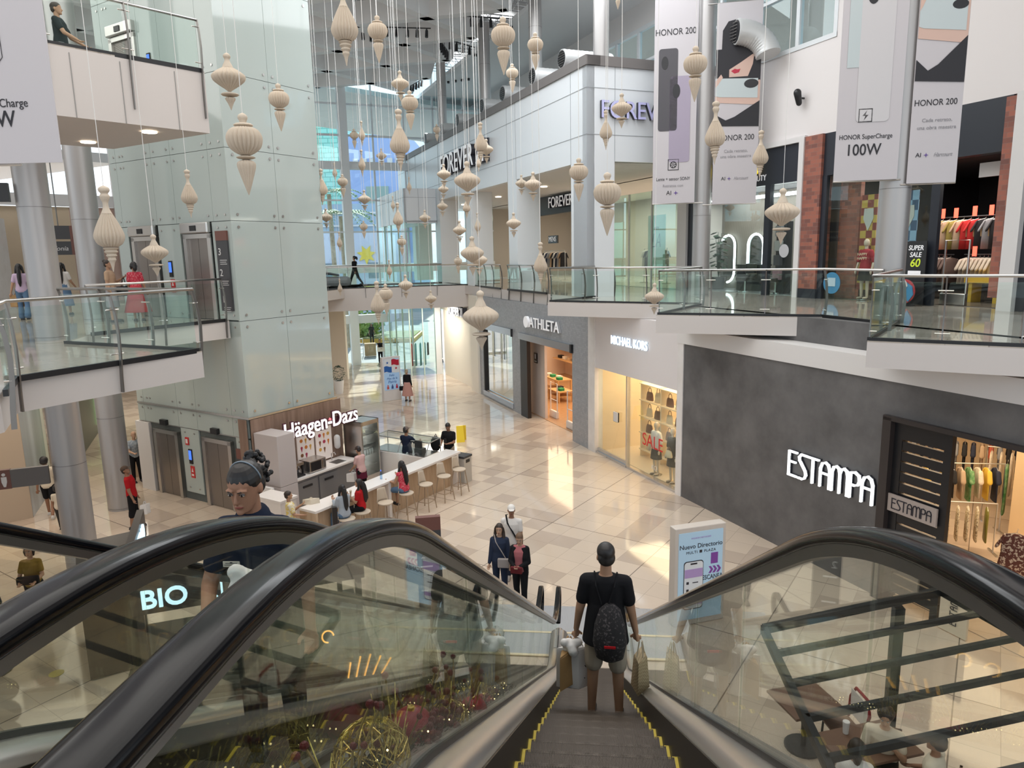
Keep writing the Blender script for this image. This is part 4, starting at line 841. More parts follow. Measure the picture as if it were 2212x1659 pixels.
MB(FWs).plate([(4.0, 5.6), (4.05, 6.0), (4.2, 6.3), (4.1, 6.45), (4.25, 6.5), (4.35, 6.62), (4.45, 6.5), (4.5, 6.35), (4.38, 6.25), (4.42, 5.95), (4.35, 5.6)], -.57, -.54).build('white_dog_shape', WHC, R); MB(FWs).box(3.8, 4.8, -.58, -.38, Z2+.005, 5.6).build('base', BLACK, R)
# wall speaker, ducts
o = MB(FW); o.cap((-.19, -.28, 11.85), (-.19, -.2, 11.55), .12, .09); o = o.build('wall_speaker', BLACK, None, True); tag(o, 'black loudspeaker on the white upper wall between the banners', 'speaker'); MB(FW).tube([(-.19, -.25, 11.7), (-.19, 0.0, 11.7)], .03, 8).build('bracket', BLACK, o)
DUCT = mat('white_duct', (.62, .63, .63), .4, .3)
def duct(M, u, v, z, r, label, L=1.7, up=False):
    R = thing('air_duct', label, 'duct', pt(M, u, v, z), group='round air ducts'); mb = MB(M); n = 22
    P = [(u, v+L*k/n, z) for k in range(n+1)] if not up else [(u-.25+.5*k/n, v+L*.6*sin(1.5*k/n), z-.75*(k/n)**2) for k in range(n+1)]
    mb.tube(P, [r*(1 if k % 2 else .965) for k in range(n+1)], 24); mb.build('duct_tube', DUCT, R, 35)
    d = (Vector(P[0])-Vector(P[1])).normalized(); g = MB(M); g.tube([Vector(P[0])+d*.01, Vector(P[0])+d*.015], r*.86, 24); g.build('grille', BLACK, R)
    s = MB(M)
    for k in range(-3, 4):
        hh = (r*.8)**2-(k*r*.24)**2; hh = hh**.5; c = Vector(P[0])+d*.03; s.box(c.x-hh, c.x+hh, c.y-.01, c.y+.01, c.z+k*r*.24-.008, c.z+k*r*.24+.008)
    s.build('grille_bars', DSTEEL, R)
for k, t in enumerate((-2.1, -4.75, -8.0, -10.7, -14.5, -17.3, -20.8)):
    duct(FL, t, .1, 14.0, .34, 'white round air duct on the parapet, %s from the pale corner' % ('first', 'second', 'third', 'fourth', 'fifth', 'sixth', 'seventh')[k], 2.0)
duct(FW, -1.5, -1.45, 13.95, .4, 'white bent air duct in front of the window above the yellow sign', 1.5, True)
for k, (u, v) in enumerate(((-3.5, 2.5), (-9, 2.5), (-15, 2.5), (-21, 2.5))):
    P = pt(FL, u, v, 10.19); o = MB().tube([P, P-Vector((0, 0, .03))], .16, 20).build('downlight', LAMPW); tag(o, 'round downlight in the portico ceiling, %s from the corner' % ('first', 'second', 'third', 'fourth')[k], 'downlight', 'downlights')
for k, (x, y) in enumerate(((-11.09, 15.57), (-9.06, 14.67))):
    o = MB().tube([(x, y, 9.755), (x, y, 9.735)], .15, 24).build('downlight', LAMPW); tag(o, 'lit downlight under the third level, '+('farther from', 'nearer to')[k]+' its pointed end', 'downlight', 'downlights'); lamp('downlight_beam', 'SPOT', (x, y, 9.7), 120, WARM, .1, spot_size=1.6)
for k, (u, z) in enumerate(((-9.0, 3.0), (-7.9, 3.1))): pass
# ---------------- elevators, kiosk and signs ----------------
def lift(u0, u1, z0, zt, label, header=True):
    R = thing('elevator_door', label, 'elevator door', pt(TL, (u0+u1)/2, 0, z0), group='elevator doors of the glass tower'); m = (u0+u1)/2
    mb = MB(TL); mb.box(u0-.14, u0, -.06, .05, z0, zt+.1); mb.box(u1, u1+.14, -.06, .05, z0, zt+.1); mb.box(u0-.14, u1+.14, -.06, .05, zt, zt+.12); mb.build('door_frame', STEEL, R)
    ST = mat('dark_lift_steel', (.30, .27, .25), .3, .85) if 'dark_lift_steel' not in bpy.data.materials else bpy.data.materials['dark_lift_steel']
    MB(TL).box(u0, m-.006, .0, .04, z0+.01, zt).build('door_leaf', ST, R); MB(TL).box(m+.006, u1, .0, .04, z0+.01, zt).build('door_leaf', ST, R)
    if header:
        mb = MB(TL); mb.prism([(u0-.14, -.14), (u1+.14, -.14), (u1+.14, .03), (u0-.14, .03)], zt+.13, zt+.42); mb.build('header', STEEL, R, bev=.03)
        MB(TL).box(m-.12, m+.12, -.16, -.142, zt+.2, zt+.34).build('floor_display', BLACK, R)
    else:
        MB(TL).box(m-.15, m+.15, -.1, -.0, zt+.28, zt+.44).build('floor_display', BLACK, R)
lift(-4.36, -3.42, Z2, 7.68, 'steel elevator door on the second level behind the woman in red, farther one'); lift(-1.88, -.98, Z2, 7.68, 'steel elevator door on the second level close to the tower corner')
lift(-4.36, -3.42, .0, 1.95, 'steel elevator door on the ground floor, farther from the ice cream stand', False); lift(-1.98, -.95, .0, 1.95, 'steel elevator door on the ground floor beside the ice cream stand', False)
lift(-4.36, -3.42, Z3, 13.1, 'steel elevator door on the third level behind the railing')
BLU = mat('blue_display', (.05, .12, .8), .4, emit=1.2, ecol=(.06, .2, 1)); RDS = mat('red_notice', (.55, .03, .03), .5)
for z, lab in ((Z2, 'second level'), (0, 'ground floor'), (Z3, 'third level')):
    o = MB(TL).box(-2.85, -2.7, -.03, .0, z+1.15, z+1.6).build('call_panel', BLACK); tag(o, 'elevator call panel with blue screen between the doors on the '+lab, 'call panel'); MB(TL).box(-2.83, -2.72, -.04, -.03, z+1.28, z+1.56).build('screen', BLU, o)
    o = MB(TL).box(-2.84, -2.66, -.02, .0, z+.72, z+1.08).build('fire_notice', RDS); tag(o, 'red safety notice under the call panel on the '+lab, 'sign'); mb = MB(TL); mb.box(-2.8, -2.7, -.025, -.02, z+.78, z+.84); mb.plate([(-2.79, z+.9), (-2.71, z+.9), (-2.75, z+1.03)], -.025, -.02); mb.build('pictogram', WHITE, o)
o = MB(TL).box(-2.95, -2.8, -.03, .0, 1.72, 1.95).build('fire_notice', RDS); tag(o, 'small red alarm notice above the ground floor call panel', 'sign'); mb = MB(TL); mb.box(-2.92, -2.83, -.035, -.03, 1.77, 1.9); mb.build('pictogram', WHITE, o)
DIRP = mat('slate_directory', (.055, .055, .06), .4); BRS = mat('brown_header', (.17, .07, .055), .5)
o = MB(TL).box(-.63, -.17, -.05, .0, 5.75, 7.6).build('floor_directory', DIRP); tag(o, 'tall slate floor directory panel with numbers 3, 2 and 1 on the second level', 'sign'); MB(TL).box(-.63, -.17, -.055, .0, 7.6, 7.85).build('header', BRS, o)
for n_, z in (('3', 7.3), ('2', 6.75), ('1', 6.05)):
    txt(n_, .26, TL @ T(-.5, -.055, z), WHITE, o, 'lettering', .006)
    mb = MB(TL)
    for k in range(3): mb.box(-.52, -.24-.03*(k % 2), -.054, -.05, z-.22-.05*k, z-.205-.05*k)
    mb.build('small_lines', WHITE, o)
o = MB(TL).box(-.6, -.2, -.05, .0, 1.0, 1.62).build('floor_directory', DIRP); tag(o, 'short slate directory panel by the ground floor elevator', 'sign'); MB(TL).box(-.6, -.2, -.055, .0, 1.62, 1.9).build('header', BRS, o)
# ice cream stand
WD = noisy('brown_wood_panel', (.20, .125, .09), (.30, .20, .15), 2.5, .45, 5, stretch=(3, 3, .25)); LW = noisy('light_oak_panel', (.42, .29, .18), (.55, .40, .27), 3, .45, 5, stretch=(3, 3, .25))
CTOP = mat('white_quartz', (.78, .73, .69), .18); GRYB = mat('grey_steel_unit', (.22, .22, .23), .35, .5)
o = MB(TR).box(-.02, 3.35, -.09, -.07, 0, 2.78).build('back_panel', WD); o.name = 'kiosk_back_wall'; tag(o, 'brown wooden back wall of the ice cream stand below the glass tower', 'kiosk wall'); MB(TL).box(-.35, -.01, -.09, -.07, 0, 2.78).build('side_panel', WD, o)
MAROON = mat('maroon_sign_back', (.07, .012, .025), .45); SGW = mat('sign_white', (1, .97, .98), .4, emit=1.0, ecol=(1, .95, .97))
M_ = TR @ T(.72, -.5, 2.28) @ Matrix.Scale(.72, 4); o = txt('H\u00e4agen-Dazs', .90, M_, SGW, None, 'shop_sign', .03, .86, .006, 'LEFT'); tag(o, 'white lettering on maroon backing above the ice cream stand', 'sign')
txt('H\u00e4agen-Dazs', .90, M_ @ T(.0, .05, 0), MAROON, o, 'letter_backing', .05, .86, .05, 'LEFT')
MB(M_).box(.05, 3.3, .09, .14, -.14, .10).build('sign_rail', MAROON, o)
for u0, lab in ((1.5, 'left'), (2.22, 'right')):
    o = MB(TR).box(u0, u0+.64, -.12, -.09, 1.02, 2.02).build('menu_board', mat('cream_menu_'+lab, (.80, .70, .64), .5, emit=.18)); tag(o, lab+'-hand lit menu board with ice cream pictures on the wooden wall', 'menu board', 'menu boards')
    for k in range(8):
        c = ((.75, .25, .05), (.5, .05, .1), (.30, .12, .05), (.8, .45, .1))[(k*3+len(lab)) % 4]; x, z = u0+.15+.17*(k % 3), 1.8-.22*(k//3); q = MB(TR)
        if k % 2: q.plate([(x-.03, z-.02), (x+.03, z-.02), (x, z-.13)], -.128, -.12); q.tube([(x, -.121, z+.01), (x, -.128, z+.01)], .04, 10)
        else: q.tube([(x, -.121, z), (x, -.128, z)], .055, 12)
        q.build('picture', mat('menu_picture', c, .6), o)
    P = pt(TR, u0+.32, -.45, 2.35); lamp('menu_light', 'SPOT', P, 26, WARM, .05, target=pt(TR, u0+.32, -.12, 1.5), spot_size=1.3)
R = thing('tall_cabinet', 'tall pale grey cabinet at the near end of the ice cream stand', 'cabinet', pt(TR, .4, -.6)); CABM = mat('pale_mauve_cabinet', (.50, .45, .44), .4); MB(TR).box(.02, .62, -1.05, -.12, 1.0, 2.42).build('upper_door', CABM, R, bev=.008); MB(TR).box(.02, .62, -1.05, -.12, 0, .99).build('lower_door', CABM, R, bev=.008)
R = thing('back_counter', 'back counter with white top and two steel fridge drawers along the wooden wall', 'counter', pt(TR, 1.8, -.5)); MB(TR).box(.64, 3.2, -.85, -.12, .92, .97).build('worktop', CTOP, R); MB(TR).box(.64, 3.2, -.8, -.12, .1, .92).build('carcass', GRYB, R)
for u0 in (.78, 1.6): 
    d = MB(TR).box(u0, u0+.74, -.83, -.8, .18, .84).build('fridge_door', GRYB, R); MB(TR).box(u0+.2, u0+.54, -.85, -.83, .66, .72).build('handle', BLACK, d)
MB(TR).box(2.45, 2.85, -.7, -.35, .965, .975).build('sink', DSTEEL, R); MB(TR).tube([(2.65, -.28, .97), (2.65, -.28, 1.2), (2.65, -.42, 1.25), (2.65, -.46, 1.18)], .014, 8).build('tap', CHROME, R)
R = thing('microwave_oven', 'steel microwave oven on the back counter under the menu boards', 'microwave', pt(TR, 1.65, -.5, .97)); MB(TR).box(1.35, 1.98, -.75, -.3, .985, 1.33).build('body', STEEL, R, bev=.01); MB(TR).box(1.40, 1.78, -.76, -.75, 1.03, 1.29).build('door_window', BLACK, R); MB(TR).tube([(1.82, -.78, 1.04), (1.82, -.78, 1.28)], .012, 6).build('handle', CHROME, R); MB(TR).box(1.86, 1.96, -.757, -.75, 1.05, 1.28).build('control_panel', DSTEEL, R)
R = thing('coffee_machine', 'small black coffee machine beside the tall cabinet on the back counter', 'coffee machine', pt(TR, 1.0, -.5, .97)); MB(TR).box(.78, 1.2, -.72, -.3, .97, 1.02).build('base', BLACK, R); MB(TR).box(.78, 1.2, -.45, -.3, 1.02, 1.35).build('body', GRYB, R); MB(TR).box(.8, 1.18, -.7, -.3, 1.3, 1.38).build('top', STEEL, R); MB(TR).cyl(.99, -.6, 1.18, 1.3, .04).build('spout', CHROME, R); MB(TR).cyl(1.25, -.55, .97, 1.3, .03).build('grinder', BLACK, R)
o = MB(TR); o.cap((3.0, -.2, 1.35), (3.0, -.2, 1.6), .1, .1); o = o.build('towel_dispenser', WHITE, None, True); tag(o, 'white oval paper dispenser on the wooden wall above the sink', 'dispenser')
R = thing('upright_freezer', 'upright glass-door display freezer at the far end of the wooden wall', 'freezer', pt(TR, 3.8, -.5)); mb = MB(TR); mb.box(3.4, 4.2, -.2, -.1, 0, 2.05); mb.box(3.4, 4.2, -.85, -.1, 1.92, 2.05); mb.box(3.4, 4.2, -.85, -.1, 0, .3); mb.box(3.4, 3.46, -.85, -.1, 0, 2.05); mb.box(4.14, 4.2, -.85, -.1, 0, 2.05); mb.build('cabinet', STEEL, R); MB(TR).box(3.46, 4.14, -.86, -.84, .3, 1.92).build('glass_door', SHOPG, R)
for z in (.6, .95, 1.3, 1.6):
    MB(TR).box(3.48, 4.12, -.8, -.22, z-.01, z).build('shelf', CHROME, R); mb = MB(TR)
    for k in range(5): mb.box(3.52+.12*k, 3.62+.12*k, -.7, -.4, z, z+.1)
MB(TR).box(3.47, 3.5, -.8, -.76, .4, 1.85).build('light_strip', LAMPC, R)
for k in range(6):
    o = MB(TR).cyl(3.55+.11*k, -.6, .95, 1.07, .045, 12).build('ice_cream_tub', mat('tub_white', (.75, .72, .7), .5)); tag(o, 'pale ice cream tub on the second shelf of the upright freezer', 'tub', 'tubs in the upright freezer')
R = thing('ice_cream_display', 'slanted glass ice cream display case at the far side of the stand', 'display case', pt(TR, 5, -1.6)); mb = MB(TR); mb.box(4.35, 5.2, -2.55, -.3, 0, .9); mb.build('base', CTOP, R); MB(TR).box(4.38, 5.1, -2.5, -.35, .9, .93).build('tub_deck', STEEL, R)
mb = MB(TR @ T(0, 0, 0)); 
for v in (-2.53, -1.42, -.32): mb.tube([(4.38, v, .92), (4.62, v, 1.32), (5.18, v, 1.36), (5.18, v, .92)], .018, 6)
for a in ((4.62, 1.32), (5.18, 1.36)): mb.tube([(a[0], -2.53, a[1]), (a[0], -.32, a[1])], .018, 6)
mb.build('glass_frame', STEEL, R); g = MB(TR); g.add([(4.38, -2.53, .93), (4.38, -.32, .93), (4.62, -.32, 1.32), (4.62, -2.53, 1.32)], [(0, 1, 2, 3)]); g.box(4.62, 5.18, -2.53, -.32, 1.33, 1.335); g.build('glass_panel', SHOPG, R)
R = thing('bar_counter', 'long white-topped bar counter with light oak front and stools', 'counter', pt(TR, 2, -3.1)); MB(TR).box(-.95, 5.05, -3.42, -2.85, 1.0, 1.07).build('worktop', CTOP, R, bev=.01); MB(TR).box(-.7, 5.0, -3.22, -3.16, 0, 1.0).build('oak_front', LW, R); MB(TR).box(-.95, -.88, -3.42, -2.86, 0, 1.0).build('end_panel', LW, R)
for u in (1.75, 4.9): MB(TR).box(u-.05, u+.05, -3.4, -3.22, 0, 1.0).build('support_post', CTOP, R)
o = MB(TR).box(-.86, -.35, -2.06, -1.1, 0, 1.0).build('end_cabinet', CTOP); tag(o, 'low white end cabinet joining the bar and the tall cabinet', 'cabinet')
MB(TR).box(-.87, -.3, -2.08, -1.06, 1.0, 1.06).build('top', CTOP, o)
o = MB(TR).box(-.3, -.22, -1.08, -.2, 0, 1.08).build('low_partition', WHITE); tag(o, 'low white partition between end cabinet and tall cabinet', 'partition')
R = thing('waste_bin', 'grey waste bin at the far end of the bar counter', 'bin', pt(TR, 5.3, -3.2)); MB(TR).box(5.1, 5.5, -3.5, -3.05, 0, .82).build('body', mat('bin_beige', (.45, .42, .38), .5), R); MB(TR).box(5.08, 5.52, -3.52, -3.03, .82, .88).build('lid', DKGREY, R); MB(TR).box(5.2, 5.4, -3.51, -3.5, .66, .76).build('flap', BLACK, R)
STL = mat('beige_stool_shell', (.56, .47, .37), .45); LGM = mat('wood_stool_leg', (.33, .24, .16), .5)
def stool(u, v, rz, label):
    B = TR @ T(u, v, 0, rz); R = thing('bar_stool', label, 'bar stool', M=B, group='bar stools at the ice cream stand')
    def sub(mb, nm, m, sm=True):
        me = mb.mesh(nm); me.materials.append(m); me.shade_smooth(); me.set_sharp_from_angle(angle=.7); o = bpy.data.objects.new(nm, me); COL.objects.link(o); o.parent = R; return o
    sub(MB().loft([((0, 0, .70), (.17, 0, 0), (0, .16, 0)), ((0, 0, .74), (.21, 0, 0), (0, .2, 0)), ((0, 0, .755), (.2, 0, 0), (0, .19, 0))], 20), 'seat', STL)
    V = []; F = []; nn = 12
    for i in range(7):
        z = .74+.06*i; w = .21-.012*i; 
        for k in range(nn+1):
            a = pi*.16+pi*.68*k/nn; V += [(w*cos(a), -(w-.0)*sin(a)-.012*i, z)]
    for i in range(6):
        for k in range(nn): q = i*(nn+1)+k; F.append((q, q+1, q+nn+2, q+nn+1))
    mb = MB().add(V, F); o = sub(mb, 'backrest', STL); so = o.modifiers.new('thick', 'SOLIDIFY'); so.thickness = .014
    for a in (-1, 1):
        for c in (-1, 1): sub(MB().tube([(a*.13, c*.12, .71), (a*.21, c*.2, 0)], .015, 8), 'leg', LGM)
    sub(MB().tube([(-.18, -.17, .25), (.18, -.17, .25), (.18, .17, .25), (-.18, .17, .25)], .01, 6, closed=True), 'footrest', LGM)
for u, w in ((1.05, 'empty beige bar stool between the girl in denim jacket and the woman in red top'), (1.9, 'beige bar stool under the woman in red top'), (2.75, 'first empty beige bar stool beyond the woman in red top'), (3.6, 'second empty beige bar stool beyond the woman in red top'), (4.35, 'last beige bar stool, nearest to the waste bin')): stool(u, -3.85, 180+8*sin(u*5), w)
for u, w in ((-.3, 'beige bar stool under the girl in denim jacket'), (.25, 'beige bar stool under the girl in red beside the bar')): stool(u, -3.8, 175, w)
o = MB(TR); o.lathe([(.03, 1.07), (.035, 1.08), (.035, 1.2), (.012, 1.25), (.012, 1.28)], 12, TR @ T(1.85, -3.1)) if 0 else None
mb = MB(TR @ T(1.75, -3.1, 1.07)); mb.lathe([(.03, 0), (.035, .01), (.035, .15), (.013, .2), (.013, .23)], 12); R = mb.build('water_bottle', glass('bottle_plastic', (.6, .75, .9), .8, .08)); tag(R, 'clear water bottle standing on the white bar top', 'bottle'); MB(TR @ T(1.75, -3.1, 1.3)).cyl(0, 0, -.005, .02, .015, 10).build('cap', BLU, R)
o = MB(TR).box(4.5, 4.75, -2.3, -2.0, .93, 1.12).build('cash_register', BLACK, None, bev=.02); tag(o, 'black cash register on the display case beside the man in navy', 'cash register'); MB(TR @ T(4.55, -2.15, 1.25)).box(-.02, .02, -.14, .14, -.12, .12).build('screen', BLACK, o)
# wet floor sign
WF = atz(997, 953, 0); R = thing('wet_floor_sign', 'yellow folding wet floor sign standing on the tiles beyond the bar', 'floor sign', WF); WY = mat('sign_yellow', (.80, .58, .02), .45)
for s in (-1, 1):
    M = T(WF.x, WF.y, 0, 20) @ Matrix.Rotation(s*rad(13), 4, 'X') if 0 else T(WF.x, WF.y+s*.17, 0, 20)
    mb = MB(M); sh = -s*.16; mb.add([(-.16, 0, 0), (.16, 0, 0), (.13, sh, .62), (-.13, sh, .62), (-.16, s*.02, 0), (.16, s*.02, 0), (.13, sh+s*.02, .62), (-.13, sh+s*.02, .62)], [(0, 1, 2, 3), (4, 5, 6, 7), (0, 1, 5, 4), (1, 2, 6, 5), (2, 3, 7, 6), (3, 0, 4, 7)]); o = mb.build('panel', WY, R)
    if s < 0:
        mb = MB(M)
        for z in (.2, .34, .48): mb.add([(-.09, sh*z/.62-.006, z), (.09, sh*z/.62-.006, z), (.085, sh*(z+.06)/.62-.006, z+.06), (-.085, sh*(z+.06)/.62-.006, z+.06)], [(0, 1, 2, 3)])
        mb.build('black_print', INK, o)
# free-standing illuminated signs
def totem(p0, p1, h, label, depth=.22, base=.35, scr=(.06, .36), col=(.33, .48, .60), fr=WHITE):
    M = frame((p0.x, p0.y), p1.x-p0.x, p1.y-p0.y); w = (p1-p0).length; R = thing('sign_totem', label, 'sign', p0)
    mb = MB(M); mb.box(0, w, 0, depth, 0, h); mb.build('case', fr, R, bev=.015); sc = MB(M).box(.07, w-.07, -.012, 0, base, h-.1).build('lit_panel', mat('lit_panel', col, .3, emit=.3, ecol=col), R); return M, w, R
p0, p1 = atz(1455, 1356, 0), atz(1562, 1336, 0); p0.z = p1.z = 0
M, w, R = totem(p0, p1, 1.98, 'white sign totem reading Nuevo Directorio at the foot of the escalators', fr=mat('totem_cream', (.62, .56, .50), .4), base=.12)
PUR = mat('purple_print', (.22, .06, .36), .5); LILC = mat('lilac_print', (.45, .32, .62), .5); WHP = mat('white_print', (.75, .80, .84), .5); tx = lambda s, sz, x, z, m=INK, **k: txt(s, sz, M @ T(x, -.016, z), m, R, 'lettering', .004, **k)
tx('FASHION NETWORK', .045, w*.5, 1.76, LILC); tx('Nuevo Directorio', .125, w*.5, 1.60, bold=.004); tx('MULTI \u25A0 PLAZA', .075, w*.5, 1.48, space=1.2); tx('ESCANEA', .13, w*.74, .93, sx=.8, bold=.006)
def phone(M, R, x, z, wd, hh, body, face, y=-.014, nm='phone_picture'):
    r = wd*.14; P = []
    for cx, cz, a0 in ((x+wd/2-r, z+hh/2-r, 0), (x-wd/2+r, z+hh/2-r, 90), (x-wd/2+r, z-hh/2+r, 180), (x+wd/2-r, z-hh/2+r, 270)): P += [(cx+r*cos(rad(a0+k*30)), cz+r*sin(rad(a0+k*30))) for k in range(4)]
    o = MB(M).plate(P, y-.004, y).build(nm, body, R)
    if face: MB(M).plate([(x+(a-x)*.94, z+(b-z)*.965) for a, b in P], y-.008, y-.004).build('face', face, o)
    return o
o = phone(M, R, w*.36, .82, .42, .98, INK, WHP); mb = MB(M); mb.box(w*.36-.19, w*.36+.19, -.027, -.022, .98, 1.15); mb.box(w*.36-.19, w*.36+.19, -.027, -.022, .42, .5); mb.build('purple_bands', LILC, o); MB(M).box(w*.36-.07, w*.36+.07, -.027, -.022, 1.24, 1.27).build('camera_notch', INK, o)
mb = MB(M)
for z in (.85, .7): mb.box(w*.36-.15, w*.36-.1, -.027, -.022, z, z+.05); mb.box(w*.36-.02, w*.36+.1, -.027, -.022, z+.015, z+.03)
mb.build('menu_icons', INK, o)
mb = MB(M)
for k in range(3): x = w*.66+.085*k; mb.plate([(x, 1.15), (x+.05, 1.15), (x+.1, 1.08), (x+.05, 1.01), (x, 1.01), (x+.05, 1.08)], -.018, -.012)
mb.build('arrows', PUR, R); MB(M).box(w*.72-.02, w*.72+.13, -.018, -.012, 1.2, 1.42).build('violet_block', PUR, R)
p0, p1 = Vector((-10.01, 33.72, 0)), Vector((-9.3, 34.4, 0)); M, w, R = totem(p0, p1, 2.2, 'white sign totem with a flag and the words Feliz Mes de la Patria', base=.55, col=(.30, .46, .66))
FR_, FB_ = mat('flag_red', (.45, .01, .04), .5), mat('flag_blue', (.02, .12, .42), .5)
def wavy(x0, x1, z0, z1): 
    n = 8; return [(x0+(x1-x0)*k/n, z0+.03*sin(k*.7)) for k in range(n+1)]+[(x1-(x1-x0)*k/n, z1+.03*sin((n-k)*.7)) for k in range(n+1)]
MB(M).plate(wavy(.07, w-.07, 1.42, 2.08), -.014, -.010).build('flag_field', WHP, R); MB(M).plate(wavy(w*.5, w-.08, 1.78, 2.06), -.02, -.014).build('red_quarter', FR_, R); MB(M).plate(wavy(.08, w*.5, 1.45, 1.74), -.02, -.014).build('blue_quarter', FB_, R)
def star(x, z, r): return [(x+(r if k % 2 == 0 else r*.4)*sin(pi*k/5), z+(r if k % 2 == 0 else r*.4)*cos(pi*k/5)) for k in range(10)]
MB(M).plate(star(w*.27, 1.92, .08), -.02, -.014).build('blue_star', FB_, R); MB(M).plate(star(w*.75, 1.62, .08), -.02, -.014).build('red_star', FR_, R)
tx('Feliz', .16, w*.48, 1.28, FB_, shear=.2); tx('Mes de la', .16, w*.5, 1.12, FB_, shear=.2, sx=.95); tx('Patria', .2, w*.5, .95, FB_, shear=.2)
for k, c in enumerate(((.6, .1, .08), (.05, .1, .3), (.5, .02, .06))):
    x = w*(.25+.25*k); mb = MB(M); mb.plate([(x-.06, .6), (x+.06, .6), (x+.05, .74), (x-.05, .74)], -.02, -.012); mb.tube([(x, -.012, .78), (x, -.02, .78)], .035, 10); mb.build('small_figure', mat('figure_print', c, .6), R)
TP = frame((-3.3, 12.75), 75); R = thing('directory_totem', 'slate floor directory totem with brown header at the foot of the neighbouring escalator', 'sign', pt(TP, .25, 0)); MB(TP).box(0, .48, 0, .12, 0, 1.85).build('slate_body', DIRP, R); MB(TP).box(0, .48, -.004, .124, 1.85, 2.12).build('brown_header', BRS, R)
for z in (1.6, 1.1, .6): MB(TP).box(.06, .3, -.006, 0, z, z+.03).build('small_lines', WHITE, R)
txt('2', .2, TP @ T(.12, -.004, 1.35), WHITE, R, 'lettering', .004)
# blade signs on the columns
R = thing('restroom_sign', 'brown and grey blade sign with two white figures on the lower left column', 'sign', (-11.42, 14.1, 3)); a = atpl(26, 1032, (-11.42, 14.1), 64); M = frame((-11.42, 13.95), 62); M = M @ T(0, -.02)
mb = MB(M); mb.box(-1.38, -.30, -.05, .05, 2.38, 2.78); mb.build('panel', mat('grey_blade', (.13, .12, .115), .4), R); MB(M).box(-1.40, -1.0, -.055, .055, 2.37, 2.79).build('brown_end', BRS, R)
mb = MB(M)
for x in (-1.28, -1.12): mb.tube([(x, -.056, 2.69), (x, -.062, 2.69)], .035, 10); mb.plate([(x-.05, 2.53), (x-.02, 2.42), (x+.02, 2.42), (x+.05, 2.53), (x+.05, 2.64), (x-.05, 2.64)], -.062, -.056)
mb.build('pictogram', WHITE, R)
o = MB(frame((-11.42, 13.95), 62)).box(-2.4, -.3, -.06, .06, 8.35, 8.72).build('blade_sign', BLACK); tag(o, 'plain black blade sign on the upper left column under the banner', 'sign')
M = frame((-25.6, 33.0), 50); R = thing('hanging_directory', 'dark two-line direction sign hanging on the upper left level', 'sign', pt(M, 0, 0, 8)); MB(M).box(-.9, .9, 0, .12, 8.25, 8.9).build('upper_panel', DIRP, R); MB(M).box(-.9, .9, 0, .12, 7.5, 8.15).build('lower_panel', DIRP, R); MB(M).box(.45, .92, -.01, .125, 7.5, 8.9).build('brown_end', BRS, R); MB(M).tube([(0, .06, 8.9), (0, .06, 12.5)], .03, 6).build('hanger', DSTEEL, R)
txt('Telefon\u00eda', .3, M @ T(-.25, -.01, 7.8), WHITE, R, shear=.2)
o = MB(frame((-28.2, 34.8), 45)).box(-.2, .2, -.4, -.3, 8.1, 8.45).build('fire_alarm_box', RDS); tag(o, 'small red alarm box on the tan upper wall', 'alarm')
# dark kiosk with glowing letters on the ground floor
q0 = atz(302, 1318, 2.0); KB = frame((q0.x, q0.y), 64); R = thing('beauty_kiosk', 'dark kiosk with glowing BIO lettering on its fascia below the left escalator', 'kiosk', pt(KB, 1.5, 1.5)); DKB = mat('dark_espresso', (.03, .024, .022), .35)
mb = MB(KB); mb.box(-.1, 3.3, -.08, .08, 1.95, 2.5); f = mb.build('front_fascia', DKB, R); KS = frame((-7.35, 10.15), -28); MB(KS).box(-.2, 2.1, .0, .12, 2.0, 2.5).build('left_fascia', DKB, R)
MB().prism([(-9.5, 11.6), (-8.75, 12.3), (-7.75, 10.9), (-8.5, 10.3)], .03, 1.95).build('side_cabinet', DKB, R)
LB_ = mat('ice_blue_glow', (.6, .85, 1), .4, emit=1.4, ecol=(.55, .82, 1)); txt('BIO', .40, KB @ T(.03, -.1, 2.17), LB_, f, 'lettering', .03, 1.0, .018, 'LEFT'); txt('RITMO', .40, KB @ T(.86, -.1, 2.17), LB_, f, 'lettering', .03, 1.0, -.012, 'LEFT')
txt('BIORITMO', .42, KS @ T(-.15, -.02, 2.25), LB_, R, 'lettering', .03, .9, 0, 'LEFT')
for u, v in ((0, 0), (3.2, 0), (3.2, 3.4)): MB(KB).box(u-.05, u+.05, v-.05, v+.05, 0, 2.0).build('post', DKB, R)
MB(KB).box(.1, 3.1, .5, 1.1, 0.03, .95).build('counter', DKB, R); MB(KB).box(.05, 3.15, .45, 1.15, .95, 1.0).build('worktop', mat('espresso_top', (.05, .042, .04), .2), R); MB(KB).box(-.6, 3.5, -1.3, 3.6, .0, .03).build('dark_mat', mat('dark_mat', (.025, .022, .02), .5), R)
OR = mat('orange_neon', (1, .45, .1), .4, emit=4, ecol=(1, .42, .08))
for k, (u, v) in enumerate(((2.3, -.3), (2.65, -.2))): MB(KB @ T(u, v, 1.1) @ Matrix.Rotation(rad(60), 4, 'X')).tube([(.09*cos(2*pi*q/16), .09*sin(2*pi*q/16), 0) for q in range(13)], .012, 6).build('neon_ring', OR, R)
for k in range(5): MB(KB).tube([(2.9+.1*k, -.6, .05), (2.86+.12*k, -.55, .35), (2.95+.16*k, -.5, .75+.08*sin(k))], .014, 6).build('neon_streak', OR, R)
for k in range(3): MB(KB).tube([(-.7+.12*k, -1.0, .05), (-.78+.13*k, -.95, .5), (-.75+.15*k, -.9, .9)], .012, 6).build('neon_streak', OR, R)  # glowing tubes put in for the reflection of the neon
mb = MB(KB)
